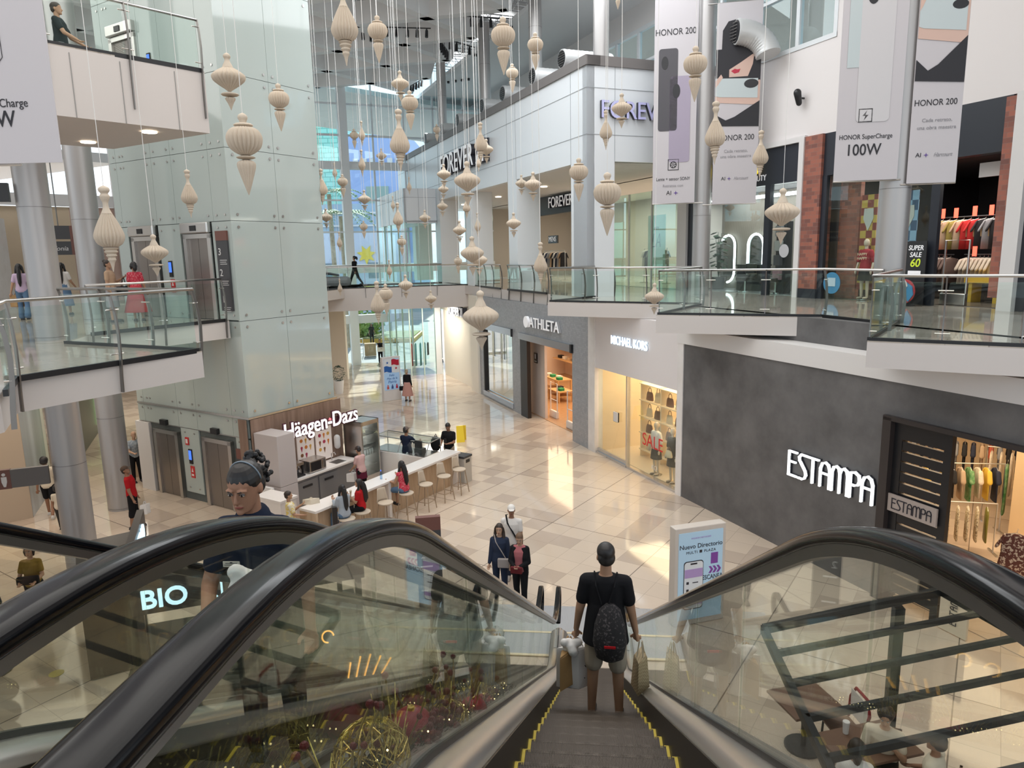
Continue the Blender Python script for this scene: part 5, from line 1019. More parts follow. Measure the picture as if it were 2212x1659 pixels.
for k in range(6): mb.ell((-2.75+.02*k, 2.6-.05*k, .25+.4*k), (.28-.02*k, .12, .24), 14, 8)
o = mb.build('scalloped_stand', mat('glossy_black', (.012, .011, .014), .15), None, True); tag(o, 'black scalloped display stand left of the dark kiosk', 'stand')
o = MB().cyl(-9.3, 10.5, .0, .004, .12, 24).build('floor_sticker', mat('yellow_sticker', (.75, .6, .15), .4)); tag(o, 'round yellow floor sticker below the left escalator', 'sticker')
# pergola and dining corner below right
PG = mat('black_steel_beam', (.022, .024, .026), .35, .5); PO = Vector((2.08, 8.05, 0)); pu = Vector((.914, .407, 0)); pv = Vector((.0, -1, 0)); R = thing('pergola', 'black steel pergola with open slats over the dining corner below right', 'pergola', PO)
def beamp(a, b, w=.06, h=.14, nm='beam'): 
    d = b-a; M = frame((a.x, a.y, 0), d.x, d.y); MB(M).box(0, d.length, -w/2, w/2, 2.7-h, 2.7).build(nm, PG, R)
A_, B_ = PO, PO+pu*2.75; qv = Vector((.32, -.947, 0)); L_ = 5.2
beamp(A_, A_+pv*L_, .07, .1); beamp(B_, B_+qv*L_, .07, .1); beamp(A_, B_, .07, .1)
for k in range(1, 10): t = .56*k; beamp(A_+pv*t, B_+qv*(t+.06), .05, .07, 'slat')
for p in (A_+pu*2.05, A_+pv*3.9, B_+qv*4.2): MB().box(p.x-.06, p.x+.06, p.y-.06, p.y+.06, 0, 2.56).build('post', PG, R)
# ---------------- people ----------------
_sk = {}
def skin(c):
    if c not in _sk: _sk[c] = mat('skin_%d' % len(_sk), c, .5, spec=.35)
    return _sk[c]
HAIRB = mat('black_hair', (.012, .010, .010), .45); HAIRD = mat('dark_brown_hair', (.03, .018, .012), .5); HAIRG = mat('grey_blond_hair', (.45, .37, .26), .6)
CL = {}
def cloth(name, c, r=.85):
    if name not in CL: CL[name] = mat(name, c, r, spec=.2)
    return CL[name]
def fuse(mb, name, m, parent, vox, it=4, disp=0):
    """one continuous skin out of overlapping volumes"""
    me = mb.mesh('tmp_mesh'); o = bpy.data.objects.new('tmp', me); COL.objects.link(o)
    r = o.modifiers.new('r', 'REMESH'); r.mode = 'VOXEL'; r.voxel_size = vox; r.use_smooth_shade = True
    s = o.modifiers.new('s', 'SMOOTH'); s.iterations = it; s.factor = .5
    dg = bpy.context.evaluated_depsgraph_get(); dg.update(); nm = bpy.data.meshes.new_from_object(o.evaluated_get(dg)); bpy.data.objects.remove(o); bpy.data.meshes.remove(me)
    nm.name = name; nm.materials.clear(); nm.materials.append(m); nm.transform(wmat(parent).inverted())
    c = bpy.data.objects.new(name, nm); COL.objects.link(c); c.parent = parent; return c
def V3(*a): return Vector(a)
def person(label, xy, face, H, sk, top, bottom, z=0, lean=0, legs=((0, 0), (0, 0)), spread=.02, arms=((5, 8, 10, 0), (5, 8, 10, 0)), head=(0, 0), seat=None, hair=('short', None), shoes=(.03, .03, .035), sleeve='short', bcut='long', vox=.011, woman=False, curl=40, faced=False, group=None, twist=0, skirt_r=.3, skirt_l=.7, extra=None, headscale=1.0, low=-1):
    k = H/1.75; R = thing('person', label, 'person', (xy[0], xy[1], z), group=group)
    # facing: degrees clockwise from +y in world
    B = T(xy[0], xy[1], z, -face) @ Matrix.Scale(k, 4)
    sw = .142 if woman else .168; hw = .088
    def legpts(s, a, kn, hz_):
        a = rad(a); q = a-rad(kn); hip = V3(s*hw, 0, hz_); knee = hip+V3(s*spread*.6, sin(a)*.44, -cos(a)*.44); ank = knee+V3(s*spread*.3, sin(q)*.41, -cos(q)*.41); return hip, knee, ank, q
    hz_ = .92
    if seat is None:
        low_ = min(legpts(s, *legs[i], hz_)[2].z for i, s in enumerate((-1, 1))); hz_ -= low_-.075
    else: hz_ = seat/k+.10
    t = Matrix.Rotation(rad(-twist), 3, 'Z') @ V3(0, sin(rad(lean)), cos(rad(lean))); side = Matrix.Rotation(rad(-twist), 3, 'Z') @ V3(1, 0, 0); fw = t.cross(side)
    pel = V3(0, 0, hz_)
    def tor(h, y=0): return pel+t*h+fw*y
    W_ = .93 if woman else 1.0
    TR_ = [(-.06, .135, .10, 0), (.0, .165*(1.03 if woman else 1), .118, 0), (.1, .155*W_, .112, .0), (.2, .138*W_, .10, .005), (.32, .155*W_, .112, .015), (.42, .165*W_, .11, .01), (.49, .14*W_, .085, -.005), (.53, .065, .06, -.01)]
    body = MB(B); b_ = body
    def torso(mb, d, h0=-.1, h1=.6, fl=1.0):
        mb.loft([(tor(h, y), side*(w+d)*(fl if h < .05 else 1), fw*(dd+d)) for h, w, dd, y in TR_ if h0 <= h <= h1], 20)
    torso(body, 0); joints = []
    for i, s in enumerate((-1, 1)):
        sh = tor(.458, -.005)+side*(s*sw); f, ab, e, inn = [rad(v) for v in arms[i]]
        ud = (side*(s*sin(ab))+fw*(sin(f)*cos(ab))-t*(cos(f)*cos(ab))); el = sh+ud*.285
        fd = (side*(s*sin(ab-inn))+fw*(sin(f+e)*cos(ab))-t*(cos(f+e)*cos(ab))).normalized(); wr = el+fd*.25
        hip, knee, ank, q = legpts(s, *legs[i], hz_); joints.append((sh, el, wr, fd, hip, knee, ank, q))
        body.cap(tor(.46), sh, .07, .06); body.cap(sh, el, .052 if woman else .058, .041, 12); body.cap(el, wr, .041, .027, 12)
        body.cap(hip, knee, .088, .056, 14); body.cap(knee, ank, .055, .036, 12)
        # hand: palm, four unequal fingers, thumb
        nn = side.cross(fd).normalized(); nn = nn if nn.length > .1 else fw; acr = fd.cross(nn).normalized(); body.cap(wr, wr+fd*.075, .026, .034, 10, .62)
        c = rad(curl)
        for j, L in enumerate((.068, .078, .073, .056)):
            p = wr+fd*.08+acr*(s*(-.027+.018*j)); d1 = (fd*cos(c*.5)+nn*sin(c*.5)); d2 = (fd*cos(c*1.4)+nn*sin(c*1.4)); m = p+d1*L*.55; body.tube([p-fd*.03, p, m, m+d2*L*.5], [.010, .0105, .0098, .0075], 8)
        p = wr+fd*.03-acr*(s*.026); m = p+(fd*.7-acr*(s*.7)+nn*.35).normalized()*.045; body.tube([p, m, m+(fd*.9+nn*.5).normalized()*.03], [.014, .011, .009], 8)
        ft = V3(0, cos(q*.4), 0); body.cap(ank, ank+V3(0, .03, -.03), .034, .034); body.cap(ank+V3(0, -.02, -.045), ank+V3(0, .15, -.05), .032, .03, 10)
    # head
    neck = tor(.53, -.01); ya, pa = rad(-head[0]), rad(head[1]); Rm = Matrix.Rotation(ya, 3, 'Z') @ Matrix.Rotation(rad(-twist), 3, 'Z') @ Matrix.Rotation(-pa-rad(lean*.3), 3, 'X'); hb = neck+t*.065
    hs = headscale; hp = lambda x, y, zz: hb+Rm @ V3(x*hs, y*hs, zz*hs)
    HD = [(0, .022, .088, .035), (.012, .042, .094, .015), (.035, .054, .092, -.02), (.065, .062, .091, -.055), (.09, .068, .089, -.075), (.115, .072, .086, -.09), (.15, .075, .09, -.097), (.18, .07, .078, -.088), (.205, .053, .048, -.064), (.222, .022, .012, -.03)]
    rings = [(hp(0, (f+b)/2, zz), Rm @ V3(w*hs, 0, 0), Rm @ V3(0, (f-b)/2*hs, 0)) for zz, w, f, b in HD]; body.loft(rings, 22)
    body.cap(neck-t*.04, hp(0, -.015, .05), .052 if woman else .058, .048)
    body.tube([hp(0, .088, .118), hp(0, .101, .095), hp(0, .108, .078), hp(0, .095, .068)], [.006, .009, .0115, .009], 8)
    for s in (-1, 1): body.ell(hp(s*.074, -.012, .095), (.011, .02, .03), 10, 6)
    if extra and 'face' in extra:
        body.ell(hp(0, .094, .048), (.022, .008, .011), 10, 6); body.ell(hp(0, .09, .012), (.02, .012, .013), 10, 6)
        for s in (-1, 1): body.tube([hp(s*.012, .092, .132), hp(s*.035, .09, .136), hp(s*.058, .072, .13)], [.006, .008, .005], 6)
    fuse(body, 'body', skin(sk), R, vox*k*.8, 3)
    if faced:
        for s in (-1, 1):
            e = MB(B); e.ell(hp(s*.031, .083, .113), (.0135*hs, .009*hs, .0075*hs), 12, 8); q = e.build('eye', cloth('eye_white', (.55, .52, .48), .3), R, True); e = MB(B); e.ell(hp(s*.031, .0895, .112), (.006*hs, .0045*hs, .0062*hs), 10, 6); e.build('iris', cloth('iris_dark', (.02, .012, .01), .2), q, True)
            e = MB(B); e.tube([hp(s*.016, .0945, .130), hp(s*.034, .0935, .1355), hp(s*.052, .078, .13)], [.0035*hs, .0042*hs, .002*hs], 6); e.build('eyebrow', HAIRD, R, True)
            if extra and 'face' in extra: e = MB(B); e.tube([hp(s*.017, .0885, .1155), hp(s*.031, .0915, .1205), hp(s*.046, .083, .115)], .0024*hs, 5); e.build('eyelid', cloth('lash', (.03, .015, .012), .5), R, True)
        e = MB(B); e.tube([hp(-.024, .0905, .0455), hp(-.008, .0985, .0478), hp(.008, .0985, .0478), hp(.024, .0905, .0455)], [.002*hs, .0055*hs, .0055*hs, .002*hs], 8); e.build('lips', cloth('lip', (.27, .075, .06), .4), R, True)
        e = MB(B); e.tube([hp(-.022, .0945, .0457), hp(0, .1025, .0455), hp(.022, .0945, .0457)], .0014*hs, 5); e.build('mouth_line', cloth('mouth_dark', (.06, .015, .015), .6), R, True)
    # clothes
    j0, j1 = joints
    if top:
        m = MB(B); torso(m, .016, -.1 if bcut != 'none' else -.1)
        for (sh, el, wr, fd, *_), s in zip(joints, (-1, 1)):
            m.cap(tor(.45), sh, .088, .07)
            if sleeve == 'long': m.cap(sh, el, .07, .055); m.cap(el, wr-fd*.02, .055, .04)
            elif sleeve == 'short': m.cap(sh, sh.lerp(el, .62), .069, .063)
        if low > 0: m.loft([(tor(h, 0), side*w, fw*d) for h, w, d in ((-low, .215, .165), (-.02, .2, .152), (.13, .18, .14), (.25, .16, .12))], 20)
        fuse(m, 'top', top, R, vox*k, 4)
    if bottom:
        m = MB(B)
        if bcut in ('skirt', 'dress'):
            n = 28; lz = hz_-skirt_l; V = []
            for i in range(9):
                q = i/8; zc = hz_+.12-(skirt_l+.12)*q; rr = .155+(skirt_r-.155)*q**.8
                cx = (j0[5]+j1[5])*.5 if 0 else V3(0, 0, 0); V.append([(rr*(1+.06*q*(kk % 2))*cos(2*pi*kk/n), rr*.8*(1+.06*q*(kk % 2))*sin(2*pi*kk/n), zc) for kk in range(n)])
            m.add([p for r_ in V for p in r_], [(i*n+kk, i*n+(kk+1) % n, (i+1)*n+(kk+1) % n, (i+1)*n+kk) for i in range(8) for kk in range(n)]+[tuple(range(n))[::-1]])
            m.build('skirt', bottom, R, True)
        else:
            m.loft([(tor(h), side*w, fw*d) for h, w, d in ((-.09, .12, .1), (-.02, .175, .128), (.06, .168, .122), (.13, .155, .115))], 20)
            for (sh, el, wr, fd, hip, knee, ank, q) in joints:
                m.cap(hip, knee if bcut != 'shorts' else hip.lerp(knee, .8), .103, .072 if bcut != 'shorts' else .085)
                if bcut == 'long': m.cap(knee, ank+V3(0, 0, .02), .07, .055)
                if bcut == 'flare': m.cap(knee, ank+V3(0, 0, .04), .068, .095)
                if bcut == 'knee': m.cap(knee, knee.lerp(ank, .25), .08, .08)
            fuse(m, 'shorts' if bcut in ('shorts', 'knee') else 'trousers', bottom, R, vox*k, 4)
    if shoes:
        for (sh, el, wr, fd, hip, knee, ank, q) in joints:
            m = MB(B); m.cap(ank+V3(0, -.03, -.035), ank+V3(0, .16, -.04), .042, .04, 12, 1); m.box(ank.x-.04, ank.x+.04, ank.y-.07, ank.y+.2, ank.z-.078, ank.z-.05); fuse(m, 'shoe', cloth('shoe_%.2f_%.2f' % (shoes[0], shoes[2]), shoes, .5), R, .01*k, 2)
    kind, hm = hair; hm = hm or HAIRB
    if kind != 'none':
        m = MB(B)
        def E(x, y, zz, r): m.loft([(hp(x, y, zz)+Rm @ V3(0, 0, r[2]*hs*sin(a)), Rm @ V3(r[0]*hs*cos(a), 0, 0), Rm @ V3(0, r[1]*hs*cos(a), 0)) for a in [-1.45+.29*i for i in range(11)]], 18)
        if kind == 'bald': E(0, -.028, .10, (.078, .07, .05))
        elif kind == 'afro': E(0, -.03, .15, (.105, .112, .108)); E(0, -.06, .1, (.1, .08, .08))
        else: E(0, -.016, .150, (.0815, .101, .086)); E(0, -.05, .10, (.079, .058, .075))
        if kind == 'long':
            m.tube([hp(0, -.075, .13), hp(0, -.105, .02), tor(.42, -.13), tor(.24, -.14), tor(.12, -.13)], [.085*hs, .1, .105, .09, .03], 14, None, .55)
            for s in (-1, 1): m.tube([hp(s*.06, .02, .19), hp(s*.084, .0, .12), hp(s*.09, -.01, .03), tor(.43, .03)+side*(s*.11), tor(.33, .08)+side*(s*.1)], [.02, .028, .035, .04, .012], 10)
        if kind == 'bob': m.tube([hp(0, -.07, .14), hp(0, -.09, .03), hp(0, -.09, -.04)], [.085, .1, .07], 14, None, .6); [m.tube([hp(s*.06, .02, .18), hp(s*.084, .0, .1), hp(s*.075, .0, .0)], [.02, .03, .015], 10) for s in (-1, 1)]
        if kind == 'pony': m.tube([hp(0, -.1, .17), hp(0, -.16, .15), hp(.01, -.18, .06), hp(.02, -.16, -.03)], [.04, .055, .05, .015], 12)
        if kind == 'bun': E(0, -.09, .2, (.05, .05, .045))
        if kind == 'curlypony':
            random.seed(3)
            for q in range(110): a, b2 = random.random()*6.28, random.random()*3.1; rr = .05+.03*random.random(); m.ell(hp(.01+rr*sin(b2)*cos(a), -.13+rr*.9*sin(b2)*sin(a), .13+1.25*rr*cos(b2)), .0145, 6, 5)
        fuse(m, 'hair', hm, R, vox*k*(.8 if kind != 'curlypony' else .45), 2 if kind != 'curlypony' else 1)
    if extra:
        if 'cap' in extra:
            m = MB(B); E2 = [(hp(0, -.01, .14)+Rm @ V3(0, 0, .098*sin(a)), Rm @ V3(.088*cos(a), 0, 0), Rm @ V3(0, .105*cos(a), 0)) for a in [.0+.155*i for i in range(10)]]; m.loft(E2, 22)
            m.loft([(hp(0, .105, .148), Rm @ V3(.062, 0, 0), Rm @ V3(0, .065, 0)), (hp(0, .105, .158), Rm @ V3(.06, 0, 0), Rm @ V3(0, .06, 0))], 18); m.build('cap', extra['cap'], R, 50)
        if 'apron' in extra: m = MB(B); m.loft([(tor(h, .02), side*w, fw*d) for h, w, d in ((-.25, .19, .14), (-.02, .188, .142), (.12, .17, .13))], 18); m.build('apron', extra['apron'], R, 50)
    return R, B, joints, hp, tor, side, fw
def hd(x, y, H, z=0): return atz(x, y, z+H)
sk1, sk2, sk3, sk4 = (.42, .24, .15), (.30, .155, .095), (.50, .31, .21), (.14, .07, .05)
BLKC = cloth('black_cotton', (.010, .010, .012)); KHA = cloth('khaki_cotton', (.36, .30, .235)); DEN = cloth('dark_denim', (.025, .035, .065)); JEAN = cloth('blue_denim', (.10, .17, .27)); WHT = cloth('white_cotton', (.72, .68, .64)); NVY = cloth('navy_polo', (.010, .016, .035)); PNK = cloth('dusty_pink', (.42, .14, .15)); PKP = cloth('pink_polo', (.62, .40, .38)); REDS = cloth('red_shirt', (.42, .012, .016)); MUS = cloth('mustard_top', (.24, .15, .03)); LIL_ = cloth('lilac_tee', (.50, .38, .50)); BEI = cloth('beige_top', (.45, .31, .21)); GRS = cloth('grey_skirt', (.34, .31, .34)); CREA = cloth('cream_tee', (.66, .58, .46)); DGR = cloth('dark_grey_trousers', (.05, .045, .042)); REDP = noisy('red_patterned_top', (.50, .02, .05), (.62, .18, .2), 30, .8, 2, .5, .6); YELP = noisy('yellow_patterned_shirt', (.72, .55, .15), (.70, .66, .58), 18, .8, 2, .45, .55); PLAID = noisy('blue_grey_plaid', (.22, .27, .33), (.42, .47, .52), 20, .8, 2); TUL = cloth('rose_tulle', (.50, .27, .23))
def bagm(nm, c): return cloth(nm, c, .6)
def tote(P, w, h, d, rz, m, label, cat='shopping bag', strap=None, nm='shopping_bag', hh=.2, grp=None):
    """P: top centre where the handles are held"""
    R = thing(nm, label, cat, P, group=grp); B = T(P[0], P[1], P[2], rz); z1 = -hh; z0 = z1-h
    MB(B).loft([((0, 0, z0), (w*.62, 0, 0), (0, d*.62, 0)), ((0, 0, z0+.01), (w*.7, 0, 0), (0, d*.7, 0)), ((0, 0, z1-.02), (w*.68, 0, 0), (0, d*.5, 0)), ((0, 0, z1), (w*.66, 0, 0), (0, d*.42, 0))], 4).build('bag_body', m, R)
    for s in (-1, 1): MB(B).tube([(-w*.22, s*d*.25, z1-.02), (-w*.05, s*.012, -.02), (w*.05, s*.012, -.02), (w*.22, s*d*.25, z1-.02)], .006, 6).build('handle', strap or m, R)
    return R, B, z0, z1
# man riding down
yM = 6.42; xM = .17; zM = hz(yM)-1.045
stepz = [max(hz(1.25+.4024*k)-1.045, .02) for k in range(26)]; kk = min(range(26), key=lambda q: abs(1.25+.4024*q-.2-yM)); zM = stepz[kk]; yM = 1.25+.4024*kk-.2
R, B, J, hp, tor, side, fw = person('man in black T-shirt and khaki shorts riding the escalator with shopping bags', (xM, yM), 4, 1.83, sk1, BLKC, KHA, z=zM, arms=((2, 13, 12, 4), (4, 12, 10, 2)), legs=((2, 3), (-1, 2)), spread=.045, hair=('short', HAIRB), bcut='shorts', vox=.009, curl=95, head=(-12, 4), shoes=(.05, .05, .055), low=.12)
lw, rw = B @ (J[0][2]+J[0][3]*.1), B @ (J[1][2]+J[1][3]*.1)
BP = noisy('black_speckled_backpack', (.012, .011, .013), (.10, .085, .09), 45, .8, 2, .55, .66)
q = thing('backpack', 'black speckled drawstring backpack hanging on the back of the man on the escalator', 'backpack', B @ tor(.2, -.15)); m = MB(B); m.loft([(tor(h, y)+side*.045, side*w, fw*d) for h, y, w, d in ((-.22, -.17, .05, .03), (-.17, -.19, .12, .07), (-.02, -.20, .15, .085), (.14, -.18, .135, .07), (.27, -.15, .09, .035), (.31, -.135, .04, .02))], 18); m.build('bag_body', BP, q, True)
for s in (-1, 1): m = MB(B); m.tube([tor(.3, -.135)+side*(s*.03), tor(.46, -.12)+side*(s*.08), tor(.555, -.02)+side*(s*.1), tor(.46, .13)+side*(s*.1)], .007, 6); m.build('cord', BLKC, q)
m = MB(B); m.box(-.0, .1, -.01, 0, 0, .02, Matrix.Translation(tor(-.03, -.285)) ); m.build('red_tag', REDS, q)
KRF = noisy('brown_kraft_paper', (.33, .19, .07), (.40, .24, .10), 3, .7)
tote(lw+V3(-.06, .02, -.0), .34, .36, .14, 70, KRF, 'brown kraft paper bag in the left hand of the man on the escalator', hh=.12)
R2, B2, z0, z1 = tote(lw+V3(.02, .0, -.0), .30, .42, .12, 15, bagm('white_plastic', (.72, .70, .68)), 'white shopping bag with black emblem in the left hand of the man on the escalator', hh=.1)
m = MB(B2); m.tube([(.03+.05*cos(a), -.045, z0+.2+.045*sin(a)) for a in [.4+.5*i for i in range(9)]], .008, 6); m.tube([(.03, -.05, z0+.16), (.06, -.05, z0+.1)], .012, 6); m.build('emblem', INK, R2)
m = MB(T(lw.x-.03, lw.y-.05, lw.z-.05)); random.seed(5)
for i in range(9): m.ell((-.07+.14*random.random(), -.05+.08*random.random(), -.07+.09*random.random()), (.05, .04, .045), 8, 6)
tag(fuse(m, 'tissue_paper', bagm('white_tissue', (.74, .72, .70)), R2, .012, 3), '', '') if 0 else fuse(m, 'tissue_paper', bagm('white_tissue', (.74, .72, .70)), R2, .012, 3)
WOV = mat('woven_beige', (.40, .31, .18), .7); checker(WOV, (.44, .35, .21), (.30, .22, .12), 60)
tote(rw+V3(.03, .02, .0), .26, .34, .13, 80, WOV, 'woven beige bag in the right hand of the man on the escalator', hh=.16, strap=bagm('clear_handle', (.5, .42, .3)))
# cleaner on the neighbouring escalator
P = atdep(545, 1010, 3.35); 
hgt = 1.64; kk = min(range(26), key=lambda q: abs(1.25+.4024*q-.2-P.y)); 
zW = P.z-hgt+.05
R, B, J, hp, tor, side, fw = person('woman in navy uniform polo wiping the handrail of the neighbouring escalator', (P.x-.02, P.y+.06), 176, hgt, (.36, .185, .115), NVY, BLKC, z=zW, lean=10, arms=((8, 22, 40, 10), (30, 14, 40, 30)), hair=('curlypony', HAIRB), vox=.006, woman=True, faced=True, head=(8, 12), extra={'face': 1}, spread=.03, headscale=1.0)
m = MB(B); m.tube([hp(.083*cos(a), -.02, .145+.094*sin(a)) for a in [pi*i/14 for i in range(15)]], .004, 6); m.build('hairband', cloth('pale_blue_band', (.22, .26, .30), .3), R, True)
m = MB(B); c = tor(.345, .137)+side*(.075); m.box(-.042, .042, 0, .006, -.014, .014, Matrix.Translation(c)); nt = m.build('name_tag', cloth('name_tag_white', (.72, .66, .58), .4), R)
m = MB(B); 
for i, w in enumerate((.03, .036)): m.box(-w, w, .006, .0075, .004-.009*i, .0065-.009*i, Matrix.Translation(c))
m.box(-.006, .006, .006, .0075, .007, .011, Matrix.Translation(c)); m.build('printed_lines', INK, nt)
m = MB(B); m.loft([(hp(0, -.005, -.03), side*.07, fw*.07), (hp(0, .0, -.055), side*.085, fw*.085), (tor(.5), side*.11, fw*.09)], 18); m.build('collar', NVY, R, True)
wp = B @ (J[0][2]+J[0][3]*.11); P = atdep(535, 1250, 2.35)
m = MB(); random.seed(8)
for i in range(10): m.ell((P.x+.07*random.random()-.035, P.y+.08*random.random()-.04, P.z+.07*random.random()-.035), (.035, .03, .026), 8, 6)
me = m.mesh('cleaning_cloth'); o = MB().build('cleaning_cloth', None); o.data = me; me.materials.append(bagm('white_tissue', (.74, .72, .70))); r = o.modifiers.new('fuse', 'REMESH'); r.voxel_size = .012; r.use_smooth_shade = True; r = o.modifiers.new('smooth', 'SMOOTH'); r.iterations = 4
tag(o, 'white cleaning cloth bunched on the neighbouring handrail', 'cloth')
# group of three coming to the escalator
P = hd(1104, 1090, 1.77); person('man in white polo shirt and white cap walking behind two women', P, 186, 1.77, sk2, WHT, DEN, arms=((6, 8, 12, 4), (-4, 14, 14, 0)), hair=('short', HAIRB), legs=((8, 4), (-6, 6)), extra={'cap': cloth('white_cap', (.75, .72, .68))}, faced=True, head=(-14, 2), vox=.01, shoes=(.5, .46, .42))
def strap(P, H, face, s, m, R, wd=.018):
    B = T(P[0], P[1], 0, -face) @ Matrix.Scale(H/1.75, 4); MB(B).tube([(s*.1, -.09, 1.49), (s*.115, .01, 1.52), (s*.06, .13, 1.38), (-s*.08, .15, 1.15), (-s*.18, .1, .93)], wd, 6, None, .4).build('strap', m, R)
q = thing('crossbody_bag', 'black crossbody bag strap over the white polo of the man in cap', 'bag', (P.x, P.y, 0)); strap(P, 1.77, 186, 1, BLKC, q); MB(T(P.x, P.y, 0, -186)).box(-.24, -.1, -.06, .04, .85, 1.05).build('bag_body', BLKC, q, bev=.02)
P = hd(1078, 1131, 1.66); person('woman in dark denim jacket with long dark hair and grey shoulder bag', P, 182, 1.66, sk3, DEN, cloth('navy_jeans', (.02, .03, .06)), arms=((2, 10, 12, 2), (4, 9, 8, 0)), hair=('long', HAIRD), sleeve='long', legs=((6, 3), (-8, 6)), woman=True, faced=True, vox=.01, head=(0, 4))
o = MB(T(P.x, P.y, 0, -182) @ Matrix.Scale(.95, 4)); o.loft([((0, .135, 1.0), (.09, 0, 0), (0, .03, 0)), ((0, .14, 1.2), (.1, 0, 0), (0, .03, 0)), ((0, .11, 1.42), (.075, 0, 0), (0, .02, 0))], 14)
q = thing('shoulder_bag', 'grey shoulder bag on a long strap in front of the woman in denim jacket', 'bag', (P.x, P.y, .9)); GB = bagm('grey_leather', (.36, .32, .30)); MB(T(P.x, P.y, 0, -182)).box(-.22, .02, .14, .21, .78, .98).build('bag_body', GB, q, bev=.02); strap(P, 1.66, 182, 1, GB, q, .012)
P = hd(1122, 1149, 1.64); R, *_ = person('woman in black blazer and dusty pink top holding a dark red clutch', P, 190, 1.64, sk3, PNK, BLKC, arms=((10, 12, 70, 55), (10, 12, 70, 55)), hair=('short', cloth('light_brown_hair', (.16, .10, .065), .5)), sleeve='none', legs=((8, 4), (-6, 8)), woman=True, faced=True, vox=.01, head=(-8, 22))
B = T(P.x, P.y, 0, -190) @ Matrix.Scale(1.64/1.75, 4); m = MB(B)
J, tor_ = _[1], _[3]
for s, j in zip((-1, 1), J): m.cap(j[0], j[1], .072, .055); m.cap(j[1], j[2]-j[3]*.02, .055, .042); m.cap(tor_(.45)+V3(s*.06, -.03, 0), j[0], .08, .072); m.tube([tor_(.5)+V3(s*.08, .04, 0), tor_(.3)+V3(s*.125, .075, 0), tor_(.05)+V3(s*.14, .06, 0), tor_(-.12)+V3(s*.15, .05, 0)], [.05, .06, .065, .05], 10)
m.loft([(tor_(h, -.05), side_*w, fw_*d) for side_, fw_ in ((V3(1, 0, 0), V3(0, 1, 0)),) for h, w, d in ((-.12, .18, .09), (.1, .165, .085), (.3, .17, .085), (.47, .15, .07))], 16); fuse(m, 'blazer', BLKC, R, .011, 4)
q = MB(T(P.x, P.y, 0, -190)); q = q.box(-.12, .12, .24, .31, .88, 1.02).build('clutch_bag', bagm('dark_red_leather', (.12, .015, .018)), None, bev=.02); tag(q, 'dark red clutch bag in the hands of the woman in black blazer', 'bag')
# ice cream stand
P = hd(778, 964, 1.6); person('shop worker in pink polo and maroon apron behind the bar', P, -60, 1.6, sk1, PKP, BLKC, lean=8, arms=((20, 8, 40, 15), (20, 8, 40, 15)), hair=('short', HAIRB), woman=True, extra={'cap': cloth('brown_cap', (.06, .04, .035)), 'apron': cloth('maroon_apron', (.10, .012, .03))}, head=(0, 20))
tote(P+V3(-.3, .1, -.75), .3, .26, .15, 30, bagm('white_tissue', (.74, .72, .70)), 'white plastic bag held by the worker in pink polo', nm='plastic_bag', cat='bag', hh=.1)
P = hd(877, 921, 1.76); person('man in navy T-shirt and cap working behind the ice cream display', P, 20, 1.76, sk2, cloth('navy_tee', (.012, .018, .04)), BLKC, arms=((25, 12, 50, 20), (35, 25, 60, 40)), hair=('short', HAIRB), extra={'cap': cloth('taupe_cap', (.16, .12, .10))})
P = hd(968, 912, 1.76); person('man in black polo shirt looking at his phone beyond the bar', P, 190, 1.76, sk2, BLKC, KHA, arms=((15, 8, 75, 45), (15, 12, 65, 25)), hair=('short', HAIRB), head=(0, 30), faced=True)
q = MB(T(P.x, P.y, 0, -190)).box(-.05, .04, .33, .35, 1.16, 1.3).build('mobile_phone', BLACK); tag(q, 'dark mobile phone in the hands of the man in black polo', 'phone')
P2 = P+V3(-.42, -.1, -.6); q = thing('rucksack', 'black rucksack hanging beside the man in black polo at the bar end', 'backpack', P2); m = MB(T(P2.x, P2.y, P2.z)); m.ell((0, 0, -.1), (.17, .12, .26), 14, 10); m.build('bag_body', BLKC, q, True); MB(T(P2.x, P2.y, P2.z)).tube([(-.05, .05, .1), (0, .05, .22), (.05, .05, .1)], .015, 6).build('strap', BLKC, q)
sit = dict(seat=.75, legs=((78, 70), (75, 75)), shoes=(.05, .05, .05))
def seated(label, u, v, face, H, sk, top, bot, hair, **k):
    P = pt(TR, u, v); a = dict(sit); a.update(k); return P, person(label, P, face, H, sk, top, bot, hair=hair, **a)
seated('woman in red patterned top with long black hair sitting at the white bar', 1.9, -3.78, -58, 1.68, sk1, REDP, JEAN, ('long', HAIRB), woman=True, arms=((30, 10, 70, 10), (35, 10, 80, 10)), sleeve='none', bcut='shorts', lean=8)
seated('girl in pale denim jacket with long black hair eating ice cream at the bar', -.3, -3.72, -50, 1.62, sk1, cloth('pale_denim_jacket', (.36, .40, .45)), JEAN, ('long', HAIRB), woman=True, arms=((25, 8, 110, 20), (20, 8, 60, 10)), sleeve='long', lean=5)
seated('girl in red shirt eating ice cream beside the girl in denim jacket', .3, -3.72, -100, 1.58, sk1, REDS, BLKC, ('long', HAIRB), woman=True, arms=((25, 8, 120, 20), (20, 8, 60, 10)), lean=5, bcut='shorts')
seated('person with short hair in yellow patterned shirt sitting at the near end of the bar', -1.15, -2.75, 60, 1.6, sk1, YELP, BEI, ('short', HAIRD), woman=True, arms=((25, 8, 100, 20), (20, 8, 60, 10)), seat=.7)
R = thing('bar_stool', 'oak bar stool under the person in yellow patterned shirt', 'bar stool', pt(TR, -1.15, -2.75)); MB(TR).box(-1.4, -.98, -2.95, -2.55, .62, .69).build('seat', LW, R); 
for a in (-1, 1):
    for c in (-1, 1): MB(TR).tube([(-1.19+a*.16, -2.75+c*.15, .62), (-1.19+a*.2, -2.75+c*.19, 0)], .018, 8).build('leg', LW, R)
